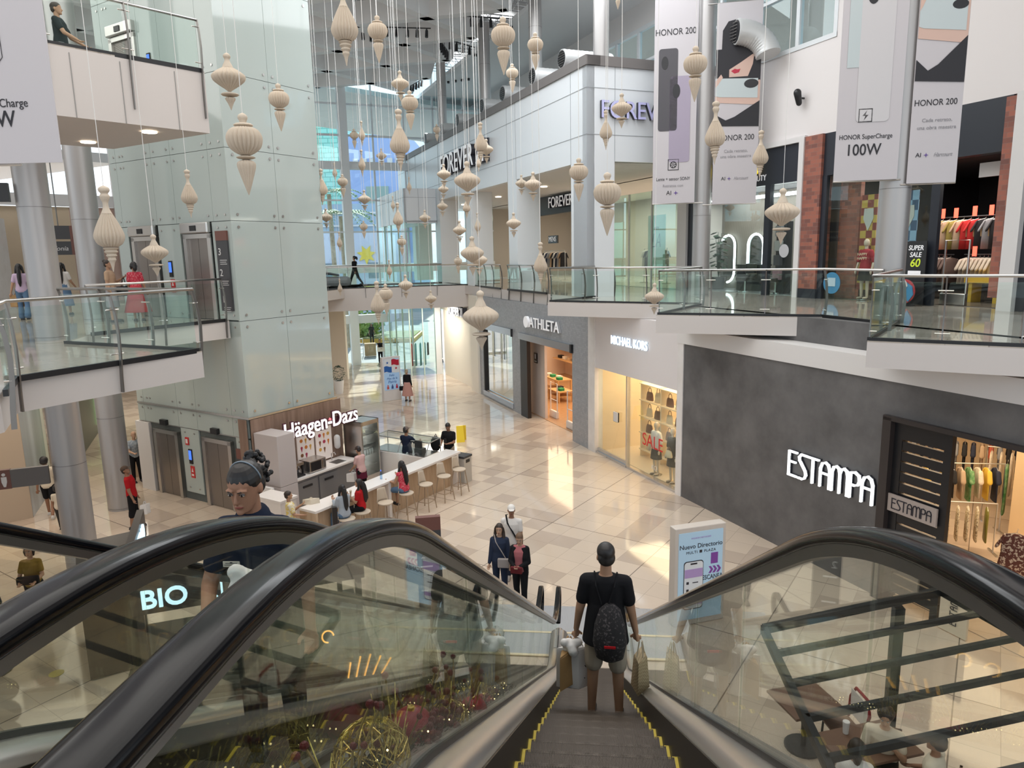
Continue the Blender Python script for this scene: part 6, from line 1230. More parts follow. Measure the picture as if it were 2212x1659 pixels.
for (u, v, z, w) in ((-.05, -3.45, 1.28, 'ice cream cone held by the girl in denim jacket'), (.05, -3.62, 1.3, 'ice cream cone held by the girl in red shirt')):
    q = thing('ice_cream_cone', 'white '+w, 'ice cream', pt(TR, u, v, z)); m = MB(TR @ T(u, v, z)); m.tube([(0, 0, -.12), (0, 0, 0)], [.008, .028], 10); m.build('cone', TAN, q); m = MB(TR @ T(u, v, z)); m.ell((0, 0, .025), .034, 10, 8); m.build('scoop', CREA, q, True)
q = tote(pt(TR, -.6, -2.9, 1.25), .3, .14, .12, 20, CREA, 'cream cloth bag lying on the near end of the bar', nm='cloth_bag', cat='bag', hh=.05)
# walkers and others
P = hd(878, 797, 1.62); person('woman in black cardigan and rose tulle skirt facing the flag sign', P, 5, 1.62, sk1, BLKC, TUL, hair=('bun', HAIRG), sleeve='long', woman=True, bcut='skirt', skirt_r=.3, skirt_l=.62, legs=((3, 2), (-3, 2)), spread=.04)
tote(P+V3(-.28, .05, -.75), .2, .22, .1, 20, BLKC, 'black handbag of the woman in the rose tulle skirt', nm='handbag', cat='handbag', hh=.12)
P = hd(820, 732, 1.62); person('woman in black top and trousers carrying a white bag near the entrance', P, 150, 1.62, sk1, BLKC, BLKC, hair=('pony', HAIRB), sleeve='none', woman=True, arms=((10, 8, 70, 40), (10, 8, 70, 40)), vox=.014)
q = MB(T(P.x, P.y, 0, -150)).box(-.26, .26, .2, .3, .78, 1.08).build('shopping_bag', WHT, None, bev=.03); tag(q, 'white bag carried in front of the woman in black near the entrance', 'bag')
P = V3(-12.99, 39.4, 0); person('person in black suit walking along the footbridge', P, -72, 1.72, sk1, BLKC, cloth('black_trousers', (.014, .016, .018)), z=Z2, legs=((24, 6), (-22, 14)), arms=((-22, 6, 12, 0), (24, 6, 15, 0)), sleeve='long', hair=('pony', HAIRB), vox=.014, woman=True)
P = V3(-16.2, 19.1, 0)+V3(0,0,7.1); person('woman in lilac T-shirt and wide jeans with long black hair on the left walkway', P, -30, 1.62, sk1, LIL_, JEAN, z=Z2, legs=((8, 4), (-10, 12)), bcut='flare', hair=('long', HAIRB), woman=True, arms=((-6, 16, 8, 0), (6, 14, 10, 0)))
tote(V3(P.x-.26, P.y+.08, Z2+.82), .26, .34, .12, 30, KRF, 'brown paper bag of the woman in lilac T-shirt', hh=.1)
P = atz(146, 680, Z2); person('woman in white T-shirt and long denim skirt behind the left steel column', P, -20, 1.62, sk1, WHT, JEAN, z=Z2, bcut='skirt', skirt_l=.62, skirt_r=.24, hair=('long', HAIRB), woman=True, arms=((0, 12, 10, 0), (14, 14, 30, 0)))
P = V3(-12.75, 18.1, 0); person('woman in beige top and grey skirt standing by the tower on the left walkway', P, 80, 1.66, sk1, BEI, GRS, z=Z2, bcut='skirt', skirt_l=.5, skirt_r=.2, hair=('bun', HAIRD), woman=True, arms=((10, 10, 110, 10), (2, 12, 20, 0)))
P = V3(-12.2, 18.35, 7.1); person('woman in red dress with black shoulder bag by the elevator doors', P, -25, 1.6, sk1, REDP, cloth('red_dress_skirt', (.42, .05, .06)), z=Z2, bcut='skirt', skirt_l=.66, skirt_r=.36, hair=('bob', HAIRB), woman=True, arms=((4, 10, 20, 0), (4, 12, 15, 0)), head=(-30, 0))
tote(V3(P.x-.26, P.y-.12, Z2+1.2), .3, .26, .12, 60, BLKC, 'black shoulder bag of the woman in red dress', nm='shoulder_bag', cat='bag', hh=.25)
P = atz(122, 14, Z3+1.12); person('man in dark T-shirt sitting on the third level behind the railing', P, 70, 1.74, sk1, cloth('dark_green_tee', (.02, .028, .03)), cloth('grey_trousers', (.16, .16, .17)), z=Z3, seat=.28, legs=((62, 50), (50, 48)), hair=('short', HAIRD), arms=((30, 8, 30, 5), (30, 8, 30, 5)))
R = thing('floor_planter_seat', 'low grey ledge seat under the man on the third level', 'seat', (P.x, P.y, Z3)); MB(T(P.x, P.y, Z3, -70)).box(-.4, .4, -.3, .2, 0.002, .26).build('ledge', CHAR, R)
R.name = 'ledge_seat'
P = hd(94, 985, 1.78); person('man in beige T-shirt, black shorts and white shoes walking behind the restroom sign', P, -25, 1.78, sk2, CREA, BLKC, hair=('afro', HAIRB), bcut='shorts', legs=((16, 6), (-14, 18)), shoes=(.6, .58, .55), arms=((-14, 8, 15, 0), (14, 8, 20, 0)))
P = hd(122, 1048, 1.28); person('child in white T-shirt and dark trousers walking beside the lower left column', P, -20, 1.28, sk2, CREA, DGR, hair=('afro', HAIRB), legs=((14, 4), (-14, 14)), arms=((14, 10, 15, 0), (-14, 10, 15, 0)), headscale=1.15)
P = hd(277, 1005, 1.76); person('man in red polo shirt, black shorts and cap looking up at the tower', P, 70, 1.76, sk2, REDS, BLKC, hair=('short', HAIRB), bcut='knee', extra={'cap': cloth('camo_cap', (.09, .06, .045))}, head=(10, -18), arms=((0, 8, 12, 0), (4, 12, 14, 0)), lean=-4, legs=((3, 0), (-3, 3)))
tote(P+V3(.3, .05, -1.0), .2, .28, .1, 60, bagm('white_plastic', (.72, .70, .68)), 'white bag in the hand of the man in red polo', nm='plastic_bag', cat='bag', hh=.1)
P = hd(60, 1178, 1.65); person('woman in mustard top and dark flared trousers walking below the left escalator', P, 160, 1.65, sk1, MUS, BLKC, hair=('bob', HAIRD), bcut='flare', woman=True, legs=((10, 4), (-12, 10)), arms=((14, 14, 60, 30), (14, 14, 60, 30)), faced=True, spread=.05)
q = MB(T(P.x, P.y, 0, -160)).box(-.2, .2, .17, .27, .92, 1.1).build('waist_bag', BLKC, None, bev=.04); tag(q, 'black waist bag worn by the woman in mustard top', 'bag')
DP = atz(291, 965, 1.1); R = thing('service_desk', 'light oak service desk beyond the lower left columns', 'desk', (DP.x, DP.y, 0)); M = frame((DP.x-.7, DP.y), 64); MB(M).box(0, 1.9, -.1, .5, 0, 1.02).build('front', LW, R); MB(M).box(-.04, 1.95, -.14, .55, 1.02, 1.07).build('top', CTOP, R)
P = hd(285, 930, 1.72); person('bald man in blue-grey shirt leaning at the light oak service desk', P, 130, 1.72, sk3, PLAID, BLKC, hair=('bald', HAIRG), lean=10, arms=((30, 10, 60, 30), (30, 10, 60, 30)))
P2 = P+V3(-.2, .9, 0); person('dark-haired person behind the bald man at the service desk', P2, 160, 1.74, sk2, BLKC, BLKC, hair=('short', HAIRD))
P = hd(797, 712, 1.65); person('person in dark clothes outside the entrance doors beside a cardboard cart', P+V3(-1.2, 4.5, 0), 150, 1.7, sk2, BLKC, BLKC, hair=('long', HAIRB), vox=.016)
# diners below right
TBL = mat('dark_wood_table', (.16, .085, .055), .45)
def dtable(P, rz, w, d, label):
    R = thing('dining_table', label, 'table', (P.x, P.y, 0), rz=rz); M = T(P.x, P.y, 0, rz); MB(M).box(-w/2, w/2, -d/2, d/2, .72, .76).build('tabletop', TBL, R, bev=.006); MB(M).cyl(0, 0, .03, .72, .04, 12).build('pedestal', BLACK, R); MB(M).cyl(0, 0, 0, .03, .26, 20).build('foot', BLACK, R)
def chair(P, rz, label, back, grp=None):
    R = thing('dining_chair', label, 'chair', (P.x, P.y, 0), rz=rz, group=grp); M = T(P.x, P.y, 0, rz); MB(M).box(-.2, .2, -.2, .2, .43, .47).build('seat', TBL, R, bev=.01)
    for a in (-1, 1):
        for c in (-1, 1): MB(M).tube([(a*.18, c*.18, .43), (a*.19, c*.2, 0)], .016, 8).build('leg', BLACK, R)
    mb = MB(M)
    if back == 'striped':
        mb.tube([(-.2, -.2, .47), (-.24, -.24, .75), (-.15, -.26, .93), (.15, -.26, .93), (.24, -.24, .75), (.2, -.2, .47)], .022, 8); b = mb.build('back_frame', cloth('red_lacquer', (.25, .015, .02), .35), R)
        for k in range(5): MB(M).box(-.22, .22, -.255, -.235, .54+.075*k, .575+.075*k).build('stripe', cloth('red_lacquer', (.25, .015, .02), .35), R)
        mb2 = MB(M); mb2.box(-.21, .21, -.233, -.225, .52, .9); mb2.build('backrest', WHT, R)
    else:
        for a in (-.19, .19): mb.box(a-.018, a+.018, -.22, -.19, .47, .92)
        mb.box(-.2, .2, -.22, -.19, .84, .92); mb.box(-.2, .2, -.22, -.19, .66, .72); mb.box(-.02, .02, -.22, -.19, .47, .9); mb.build('backrest', TBL, R)
e = atz(1918, 1545, 1.24); t1 = atz(1850, 1590, .76); tb2 = atz(1765, 1545, .76)
dtable(t1+V3(.1, -.12, 0), 20, 1.1, .7, 'dark wooden dining table with food under the pergola'); dtable(tb2+V3(-.05, .35, 0), 20, .8, .7, 'empty dark wooden table beside the striped chair under the pergola')
c = atz(1820, 1530, .8); chair(c+V3(.05, .1, 0), 100, 'dining chair with red and white striped round back', 'striped')
ep = V3(e.x, e.y+.05, 0); chair(ep, 160, 'dark dining chair under the man eating in a white shirt', 'ladder', 'dark dining chairs')
person('man in white shirt eating at the table under the pergola', ep, 205, 1.72, sk1, CREA, BLKC, seat=.47, legs=((80, 80), (80, 82)), hair=('afro', HAIRD), arms=((25, 14, 125, 35), (20, 14, 60, 25)), lean=10, head=(0, 10), faced=True)
f = atz(2035, 1612, 1.22); fp = V3(f.x, f.y, 0); chair(fp, 60, 'dark ladder-back dining chair under the person with curly black hair', 'ladder', 'dark dining chairs')
person('person with curly black hair and pale top sitting with back to the camera', fp, -50, 1.68, sk2, CREA, DGR, seat=.47, legs=((80, 80), (80, 82)), hair=('afro', HAIRB), arms=((20, 12, 60, 20), (20, 12, 60, 20)), lean=8)
g = atz(1845, 1615, 1.2); gp = V3(g.x, g.y-.1, 0); chair(gp, -10, 'dark dining chair beneath the dark-haired diner at the pergola corner', 'ladder', 'dark dining chairs')
person('dark-haired diner in white seen from above at the pergola corner', gp, 15, 1.66, sk1, WHT, DGR, seat=.47, legs=((80, 80), (80, 82)), hair=('bob', HAIRD), woman=True, arms=((20, 12, 60, 20), (20, 12, 60, 20)), lean=8)
q = thing('food_tray', 'tray with a plate of food on the dining table', 'tray', t1+V3(.25, -.1, 0)); M = T(t1.x+.22, t1.y-.12, .762, 20); MB(M).box(-.2, .2, -.14, .14, 0, .015).build('tray', mat('brown_tray', (.2, .12, .07), .5), q); MB(M).lathe([(.06, .015), (.11, .025), (.115, .03), (.0, .028)], 20).build('plate', WHITE, q); m = MB(M); random.seed(4)
for k in range(12): m.ell((.08*(random.random()-.5), .08*(random.random()-.5), .035), (.02, .02, .012), 6, 5)
m.build('food', mat('food_orange', (.6, .3, .08), .6), q)
q = MB(T(t1.x-.12, t1.y+.05, .762)).cyl(0, 0, 0, .17, .035, 14, .045).build('paper_cup', WHITE); tag(q, 'white paper cup on the dining table in front of the eating man', 'cup')
# ---------------- hanging paper ornaments ----------------
ORN = mat('cream_paper', (.58, .495, .40), .75, spec=.2, Subsurface_Weight=.0); ORT = ORN
CORD = mat('pale_cord', (.75, .74, .72), .6)
def smoothp(pts, n=4):
    out = []
    for i in range(len(pts)-1):
        p0, p1, p2, p3 = pts[max(i-1, 0)], pts[i], pts[i+1], pts[min(i+2, len(pts)-1)]
        for k in range(n):
            t = k/n; out.append(tuple(.5*((2*p1[q])+(-p0[q]+p2[q])*t+(2*p0[q]-5*p1[q]+4*p2[q]-p3[q])*t*t+(-p0[q]+3*p1[q]-3*p2[q]+p3[q])*t**3) for q in (0, 1)))
    out.append(pts[-1]); return [(max(r, .002), z) for r, z in out]
# heights run from 0 (tip) to 1 (top of the knob); radii in the same unit
KINDS = {
 'onion': [('finial', [(.01, 1), (.055, .97), (.065, .93), (.045, .89), (.05, .85), (.075, .80), (.10, .74)]), ('bulb', [(.10, .74), (.19, .69), (.285, .62), (.30, .56), (.26, .50), (.17, .43), (.08, .37), (.03, .33)]), ('disc', [(.02, .305), (.13, .295), (.16, .275), (.13, .255), (.02, .245)]), ('drop', [(.02, .235), (.085, .215), (.09, .19), (.055, .13), (.03, .07), (.004, 0)])],
 'ball': [('finial', [(.01, 1), (.05, .975), (.06, .94), (.045, .905), (.04, .88)]), ('collar', [(.04, .88), (.10, .87), (.12, .85), (.09, .835)]), ('bulb', [(.09, .835), (.17, .80), (.215, .73), (.22, .66), (.19, .58), (.12, .52), (.06, .49)]), ('disc', [(.05, .485), (.11, .47), (.11, .455), (.05, .44)]), ('drop', [(.04, .435), (.10, .41), (.115, .36), (.085, .25), (.045, .12), (.004, 0)])],
 'teardrop': [('finial', [(.01, 1), (.055, .975), (.06, .94), (.04, .91), (.055, .88), (.045, .84)]), ('neck', [(.045, .84), (.03, .80), (.035, .74), (.06, .68)]), ('bulb', [(.06, .68), (.11, .58), (.155, .47), (.165, .40), (.135, .33), (.085, .295)]), ('ringed_tail', [(.06, .29), (.085, .275), (.06, .255), (.075, .235), (.05, .21), (.06, .19), (.04, .165), (.045, .14), (.025, .10), (.004, 0)])],
 'spindle': [('finial', [(.01, 1), (.05, .97), (.05, .93), (.03, .90), (.04, .86), (.03, .82)]), ('neck', [(.03, .82), (.025, .76), (.045, .68)]), ('bulb', [(.045, .68), (.11, .52), (.135, .42), (.11, .33), (.06, .25), (.045, .23)]), ('tail', [(.04, .225), (.05, .20), (.035, .15), (.004, 0)])]}
_om = {}
def ornament(kind, x, y0, y1, d, where, sz=None):
    top = atdep(x, y0, d); bot = atdep(x+(y1-y0)*.02, y1, d); H = (top-bot).length; P = Vector((top.x, top.y, bot.z)); H = top.z-bot.z
    nm = {'onion': 'wide onion-shaped', 'ball': 'round ball-shaped', 'teardrop': 'long teardrop-shaped', 'spindle': 'slim spindle-shaped'}[kind]
    R = thing('hanging_ornament', '%s cream paper ornament %s' % (nm, where), 'ornament', P, group='pleated paper ornaments hanging from the roof')
    for part, prof in KINDS[kind]:
        k = (kind, part)
        if k not in _om:
            n = {'bulb': 44, 'drop': 28, 'neck': 20}.get(part, 24); me = MB().lathe(smoothp(prof), n, None, .17 if part in ('bulb', 'drop') else .05).mesh(part); me.materials.append(ORN); me.shade_smooth(); me.set_sharp_from_angle(angle=rad(28)); _om[k] = me
        o = bpy.data.objects.new(part, _om[k]); COL.objects.link(o); o.parent = R; o.scale = (H, H, H)
    L = 17.5-top.z
    if L > .2:
        me = MB().tube([(0, 0, H), (0, 0, H+L)], .0045 if d < 16 else .007, 5).mesh('cord'); me.materials.append(CORD); o = bpy.data.objects.new('cord', me); COL.objects.link(o); o.parent = R
    return R
OS = [('onion', 489, 114, 234, 11, 'in front of the tower corner beside the third level railing'), ('ball', 523, 244, 419, 9.5, 'largest one hanging against the tower glass'), ('ball', 600, 180, 281, 15, 'in front of the right tower face, above the largest ball'),
 ('teardrop', 403, 366, 470, 12.2, 'above the elevators, tilted against the frosted glass'), ('teardrop', 223, 401, 588, 9.3, 'large one in front of the left steel columns'), ('onion', 330, 506, 598, 10.2, 'in front of the elevator doors above the left railing'), ('teardrop', 692, 364, 443, 21, 'just right of the tower edge, before the green building'),
 ('teardrop', 738, -45, 134, 10, 'cut by the top of the picture near the tower'), ('ball', 814, 33, 132, 16, 'second from the tower under the roof lattice'), ('ball', 1086, 36, 157, 14, 'large one in front of the tall steel columns'), ('ball', 1156, 70, 149, 20, 'right of the large ball at the steel columns'), ('ball', 1106, 137, 199, 24, 'small one over the parapet between two ducts'),
 ('onion', 863, 152, 217, 20, 'under the roof lattice, above the ball and the big teardrop'), ('ball', 884, 195, 279, 18, 'just above and right of the big central teardrop'), ('teardrop', 860, 235, 368, 14, 'big one before the far end of the parapet'), ('ball', 943, 268, 305, 34, 'tiny one against the parapet near the far ducts'),
 ('ball', 764, 278, 321, 33, 'small one before the green building, left of a spindle'), ('spindle', 780, 261, 315, 24, 'upper one of two at the white entrance post'), ('spindle', 780, 323, 381, 23, 'lower one of two at the white entrance post'), ('onion', 823, 320, 358, 32, 'before the blue building, left of the big central teardrop'),
 ('spindle', 722, 351, 391, 30, 'before the yellow strip of the green building'), ('ball', 739, 376, 427, 27, 'pinkish one before the palm tree'), ('onion', 786, 410, 456, 26, 'before the entrance post below the transom'), ('onion', 703, 450, 494, 25, 'half hidden by the tower edge'), ('ball', 785, 477, 516, 32, 'above the walking person on the footbridge'),
 ('spindle', 848, 423, 459, 31, 'behind a teardrop, before the small white block'), ('teardrop', 858, 437, 505, 23, 'before the small white corner block'), ('spindle', 883, 382, 421, 34, 'at the grey side of the small white block'), ('onion', 958, 354, 405, 24, 'top of three stacked ones left of the large black letters'), ('onion', 957, 392, 430, 30, 'middle of three stacked ones under the long facade'), ('onion', 955, 428, 468, 32, 'bottom of three stacked ones at a cream pier'),
 ('onion', 1008, 348, 445, 15, 'large one below the black letters of the long facade'), ('teardrop', 1007, 420, 472, 24, 'just under the largest onion at the black letters'), ('teardrop', 1037, 264, 350, 18, 'in front of the last letters of the long facade'), ('onion', 1050, 300, 352, 24, 'partly behind the teardrop at the last letters'), ('spindle', 1033, 330, 371, 27, 'below the teardrop at the last letters'),
 ('ball', 1250, 341, 435, 16, 'in front of the white corner pier'), ('ball', 1312, 372, 509, 12, 'large one before the grey face of the corner pier'), ('teardrop', 1309, 238, 322, 17, 'below the first lilac letter'), ('onion', 1343, 201, 275, 17, 'covering the third lilac letter'), ('onion', 1126, 377, 421, 29, 'left of a pair under the portico ceiling'), ('onion', 1151, 371, 434, 22, 'right of a pair under the portico ceiling'),
 ('onion', 1109, 459, 513, 23, 'before the white pier above the short railing'), ('onion', 917, 453, 494, 31, 'before the far shop window under the grey block'), ('onion', 992, 476, 525, 28, 'before the dark gap between two far piers'), ('spindle', 1031, 459, 512, 30, 'faint one before the third pier'), ('spindle', 732, 500, 545, 29, 'before the lilac wall outside, left of the walker'), ('ball', 867, 508, 553, 28, 'above the footbridge railing right of the walker'),
 ('onion', 1019, 510, 596, 16, 'large one at the right end of the footbridge railing'), ('onion', 1034, 535, 597, 22, 'behind the large one at the footbridge end'), ('ball', 989, 551, 592, 30, 'small one at the railing left of the footbridge end'), ('spindle', 840, 561, 605, 27, 'crossing the footbridge handrail right of the walker'), ('spindle', 733, 602, 641, 32, 'before the grey bench on the footbridge'),
 ('teardrop', 813, 607, 703, 16, 'large one before the white fascia of the footbridge'), ('ball', 832, 613, 683, 19, 'beside the large teardrop before the footbridge fascia'), ('onion', 875, 593, 646, 24, 'before the middle of the footbridge fascia'), ('onion', 930, 627, 670, 30, 'lowest right one before the footbridge fascia'), ('onion', 1037, 627, 760, 12.5, 'largest onion, hanging before the grey mosaic wall'),
 ('teardrop', 1167, 523, 615, 18, 'before the short railing left of the corner pier'), ('ball', 1503, 99, 216, 13, 'overlapping the left banner and its steel column'), ('teardrop', 1547, 218, 353, 13, 'overlapping the portrait banner'), ('teardrop', 1645, 281, 384, 16, 'before the yellow letters'), ('onion', 1692, 406, 528, 12, 'large one before the salon window and white pilaster'), ('onion', 1414, 611, 681, 14, 'lowest right one, before the pointed walkway corner'), ('ball', 1335, -28, 18, 20, 'cut by the top edge of the picture near the clerestory')]
for o in OS: ornament(*o)
# ---------------- banners on the columns ----------------
BN = mat('pale_grey_banner', (.55, .52, .54), .6); PHB = mat('phone_black', (.07, .065, .075), .4); PHV = mat('phone_violet', (.36, .31, .40), .4); PHW = mat('phone_white', (.58, .56, .57), .4); PHG = mat('phone_mint', (.50, .56, .57), .4); LENS = mat('lens_black', (.012, .012, .015), .3); DEEP = mat('print_black', (.018, .017, .022), .6); SKP = mat('print_skin', (.62, .43, .36), .6); LIPR = mat('print_red', (.45, .02, .05), .5); GREYP = mat('print_grey', (.30, .29, .31), .6); VIO = mat('print_violet', (.13, .07, .3), .6)
def banner(col, az, u0, u1, z0, z1, label, y=-.33):
    M = frame(col, az); R = thing('hanging_banner', label, 'banner', (col[0], col[1], z0), group='advertising banners on the round columns'); MB(M).box(u0, u1, y-.012, y, z0, z1).build('banner_cloth', BN, R)
    MB(M).tube([(u0 if abs(u0) > abs(u1) else u1, y, z0-.01), (0, y*.9, z0-.01)], .018, 8).build('banner_rod', STEEL, R)
    if z1 < 16.4: MB(M).tube([(u0 if abs(u0) > abs(u1) else u1, y, z1+.01), (0, y*.9, z1+.01)], .018, 8).build('banner_rod', STEEL, R)
    return M @ T(0, y-.018), R
def bt(R, M, s, sz, x, z, m=DEEP, **k): return txt(s, sz, M @ T(x, 0, z), m, R, 'lettering', .004, **k)
def cam_phone(M, R, x, z, w, h, m, lens=True):
    o = phone(M, R, x, z, w, h, m, None, 0, 'phone_picture')
    if lens: c = w*.18; MB(M).plate([(x-w*.18+c*cos(a), z+h*.33+w*.33*sin(a)) for a in [2*pi*i/20 for i in range(20)]], -.012, -.004).build('camera_oval', LENS, o)
    return o
def ai_row(R, M, x, z, s=1):
    bt(R, M, 'AI', .2*s, x-.13*s, z); MB(M).plate(star4(x+.1*s, z, .08*s), -.004, 0).build('sparkle', VIO, R)
def star4(x, z, r): return [(x+(r if k % 2 == 0 else r*.3)*sin(pi*k/4), z+(r if k % 2 == 0 else r*.3)*cos(pi*k/4)) for k in range(8)]
def icon(R, M, x, z, s, bolt=True):
    mb = MB(M)
    for a, b, c, d in ((-s, s, s-.02, s), (-s, s, -s, -s+.02), (-s, -s+.02, -s, s), (s-.02, s, -s, s)): mb.box(x+a, x+b, -.004, 0, z+c, z+d)
    if bolt: mb.plate([(x+.03, z+.1), (x-.06, z-.01), (x, z-.01), (x-.03, z-.1), (x+.06, z+.01), (x, z+.01)], -.004, 0)
    else: mb.tube([(x+.1*cos(a), -.002, z+.1*sin(a)) for a in [2*pi*i/16 for i in range(16)]], .012, 4, None, 1, True); [mb.plate([(x, z), (x+.1*cos(a), z+.1*sin(a)), (x+.1*cos(a+.35), z+.1*sin(a+.35))], -.004, 0) for a in (0, 1.05, 2.1, 3.14, 4.2, 5.24)]
    mb.build('icon', DEEP, R)
def portrait(M, R, x0, x1, zt, H):
    """hat, lower face with red lips, mint phone held below, dark clothes"""
    w = x1-x0; X = lambda f: x0+w*f; Z = lambda f: zt-H*f
    MB(M).plate([(X(.0), Z(.56)), (X(.0), Z(.27)), (X(.12), Z(.27)), (X(.13), Z(.1)), (X(.25), Z(.02)), (X(.5), Z(.0)), (X(.72), Z(.05)), (X(.8), Z(.2)), (X(1), Z(.2)), (X(1), Z(.57))], -.003, 0).build('hat_print', DEEP, R)
    MB(M).plate([(X(.3), Z(.46)), (X(.55), Z(.40)), (X(.85), Z(.32)), (X(.82), Z(.42)), (X(.72), Z(.53)), (X(.3), Z(.53))], -.006, -.003).build('face_print', SKP, R)
    MB(M).plate([(X(.34), Z(.475)), (X(.42), Z(.455)), (X(.48), Z(.462)), (X(.55), Z(.458)), (X(.52), Z(.49)), (X(.42), Z(.5))], -.009, -.006).build('lips_print', LIPR, R)
    MB(M).plate([(X(0), Z(.55)), (X(1), Z(.57)), (X(1), Z(.8)), (X(0), Z(.76))], -.006, -.003).build('neck_print', SKP, R)
    MB(M).plate([(X(0), Z(.87)), (X(.25), Z(.93)), (X(.45), Z(.9)), (X(1), Z(.76)), (X(1), Z(1.0)), (X(0), Z(.98))], -.009, -.006).build('dark_clothes_print', DEEP, R)
    o = MB(M).plate([(X(0), Z(.535)), (X(.95), Z(.555)), (X(.95), Z(.735)), (X(.1), Z(.71)), (X(0), Z(.7))], -.013, -.009).build('phone_picture', PHG, R); MB(M).plate([(X(.8)+w*.16*cos(a), Z(.6)+w*.1*sin(a)) for a in [2*pi*i/18 for i in range(18)]], -.016, -.013).build('camera_oval', LENS, o)
    MB(M).plate([(X(0), Z(.56)), (X(.12), Z(.5)), (X(.16), Z(.53)), (X(.05), Z(.6)), (X(.0), Z(.62))], -.016, -.013).build('hand_print', SKP, R)
CC, CD, CA = (3.95, 25.75), (6.35, 15.95), (-11.42, 14.1)
M, R = banner(CC, 96, -1.68, -.28, 8.68, 16.3, 'left banner on the farther steel column with black and violet phones'); bt(R, M, 'HONOR 200', .28, -1.0, 14.15, sx=.85); cam_phone(M, R, -1.22, 12.35, .62, 2.6, PHB); cam_phone(M, R, -.82, 11.4, .68, 2.75, PHV); icon(R, M, -1.0, 9.95, .18, False); bt(R, M, 'Lente + sensor SONY', .155, -1.0, 9.48, sx=.8); bt(R, M, 'Retratos con', .13, -1.0, 9.26, GREYP); ai_row(R, M, -1.0, 9.02)
M, R = banner(CC, 96, .3, 1.72, 8.6, 14.9, 'right banner on the farther steel column with hat portrait and mint phone'); portrait(M, R, .31, 1.71, 14.4, 3.35); bt(R, M, 'HONOR 200', .25, 1.0, 10.72, sx=.85); bt(R, M, 'Cada retrato,', .14, 1.02, 10.3, GREYP); bt(R, M, 'una obra maestra', .14, 1.02, 10.13, GREYP); ai_row(R, M, .75, 9.42, .8); bt(R, M, 'Harcourt', .15, 1.2, 9.42, GREYP, shear=.4, sx=.8)
M, R = banner(CD, 96, -1.28, -.08, 8.42, 14.2, 'left banner on the nearer steel column with white phone and 100W'); cam_phone(M, R, -.62, 11.0, .62, 2.9, PHW); MB(M).plate([(-1.15, 10.6), (-.9, 10.6), (-.9, 13), (-1.15, 13)], -.003, 0).build('mint_phone_edge', PHG, R); icon(R, M, -.75, 9.68, .13); bt(R, M, 'HONOR SuperCharge', .128, -.72, 9.27, sx=.84); bt(R, M, '100W', .31, -.75, 9.01, bold=.008, sx=.85); 
M, R = banner(CD, 96, .1, 1.0, 8.32, 14.2, 'right banner on the nearer steel column with portrait cut by the top edge'); portrait(M, R, .11, .99, 13.75, 3.55); bt(R, M, 'HONOR 200', .165, .52, 9.85, sx=.85); bt(R, M, 'Cada retrato,', .1, .57, 9.52, GREYP); bt(R, M, 'una obra maestra', .1, .57, 9.38, GREYP); ai_row(R, M, .36, 8.86, .6); bt(R, M, 'Harcourt', .11, .72, 8.86, GREYP, shear=.4, sx=.8)
q0 = atdep(125, 350, 9.0); CA = (q0.x-.55, q0.y+.33); zb_ = q0.z
M, R = banner(CA, 84, -1.0, .55, zb_, zb_+4.5, 'banner at the left picture edge with the end of SuperCharge and 100W', -.34); M = M @ Matrix.Translation((0, 0, zb_-.3)) @ Matrix.Scale(.60, 4) @ Matrix.Translation((-.02, 0, -8.35)); cam_phone(M, R, -.55, 12.5, .95, 3.4, PHW, False); MB(M).tube([(-.1, 0, 10.86), (-.02, 0, 10.95), (-.02, 0, 11.6)], .006, 6).build('phone_outline', DEEP, R); bt(R, M, 'HONOR SuperCharge', .24, -.58, 10.05, sx=.86); bt(R, M, '100W', .46, -.42, 9.73, bold=.008, sx=.85); icon(R, M, -.5, 10.45, .2)
# ---------------- track lights on the roof ----------------
for k, (x, y, w) in enumerate(((1060, 38, 'nearest, beside the large ball ornament'), (1000, 95, 'second, left of the tall steel columns'), (960, 100, 'third, above the parapet'), (900, 178, 'far one, above the big central teardrop'), (985, 162, 'far one between two steel columns'), (880, 60, 'over the middle of the hall'), (765, 62, 'close to the glass tower'))):
    P = atz(x, y, 17.7); R = thing('track_light', 'black ceiling track light, '+w, 'spotlight', P, group='track lights under the roof'); M = T(P.x, P.y, P.z, 20+35*k); MB(M).tube([(-1.1, 0, 0), (1.1, 0, 0)], .03, 6).build('track', BLACK, R); MB(M).tube([(0, 0, 0), (0, 0, 1.6)], .012, 5).build('hanger', BLACK, R)
    for q in (-.9, -.45, 0, .5, .95): m = MB(M); m.tube([(q, 0, 0), (q, .02, -.12), (q+.02, .06, -.42)], [.02, .07, .08], 8); m.build('lamp_head', BLACK, R)
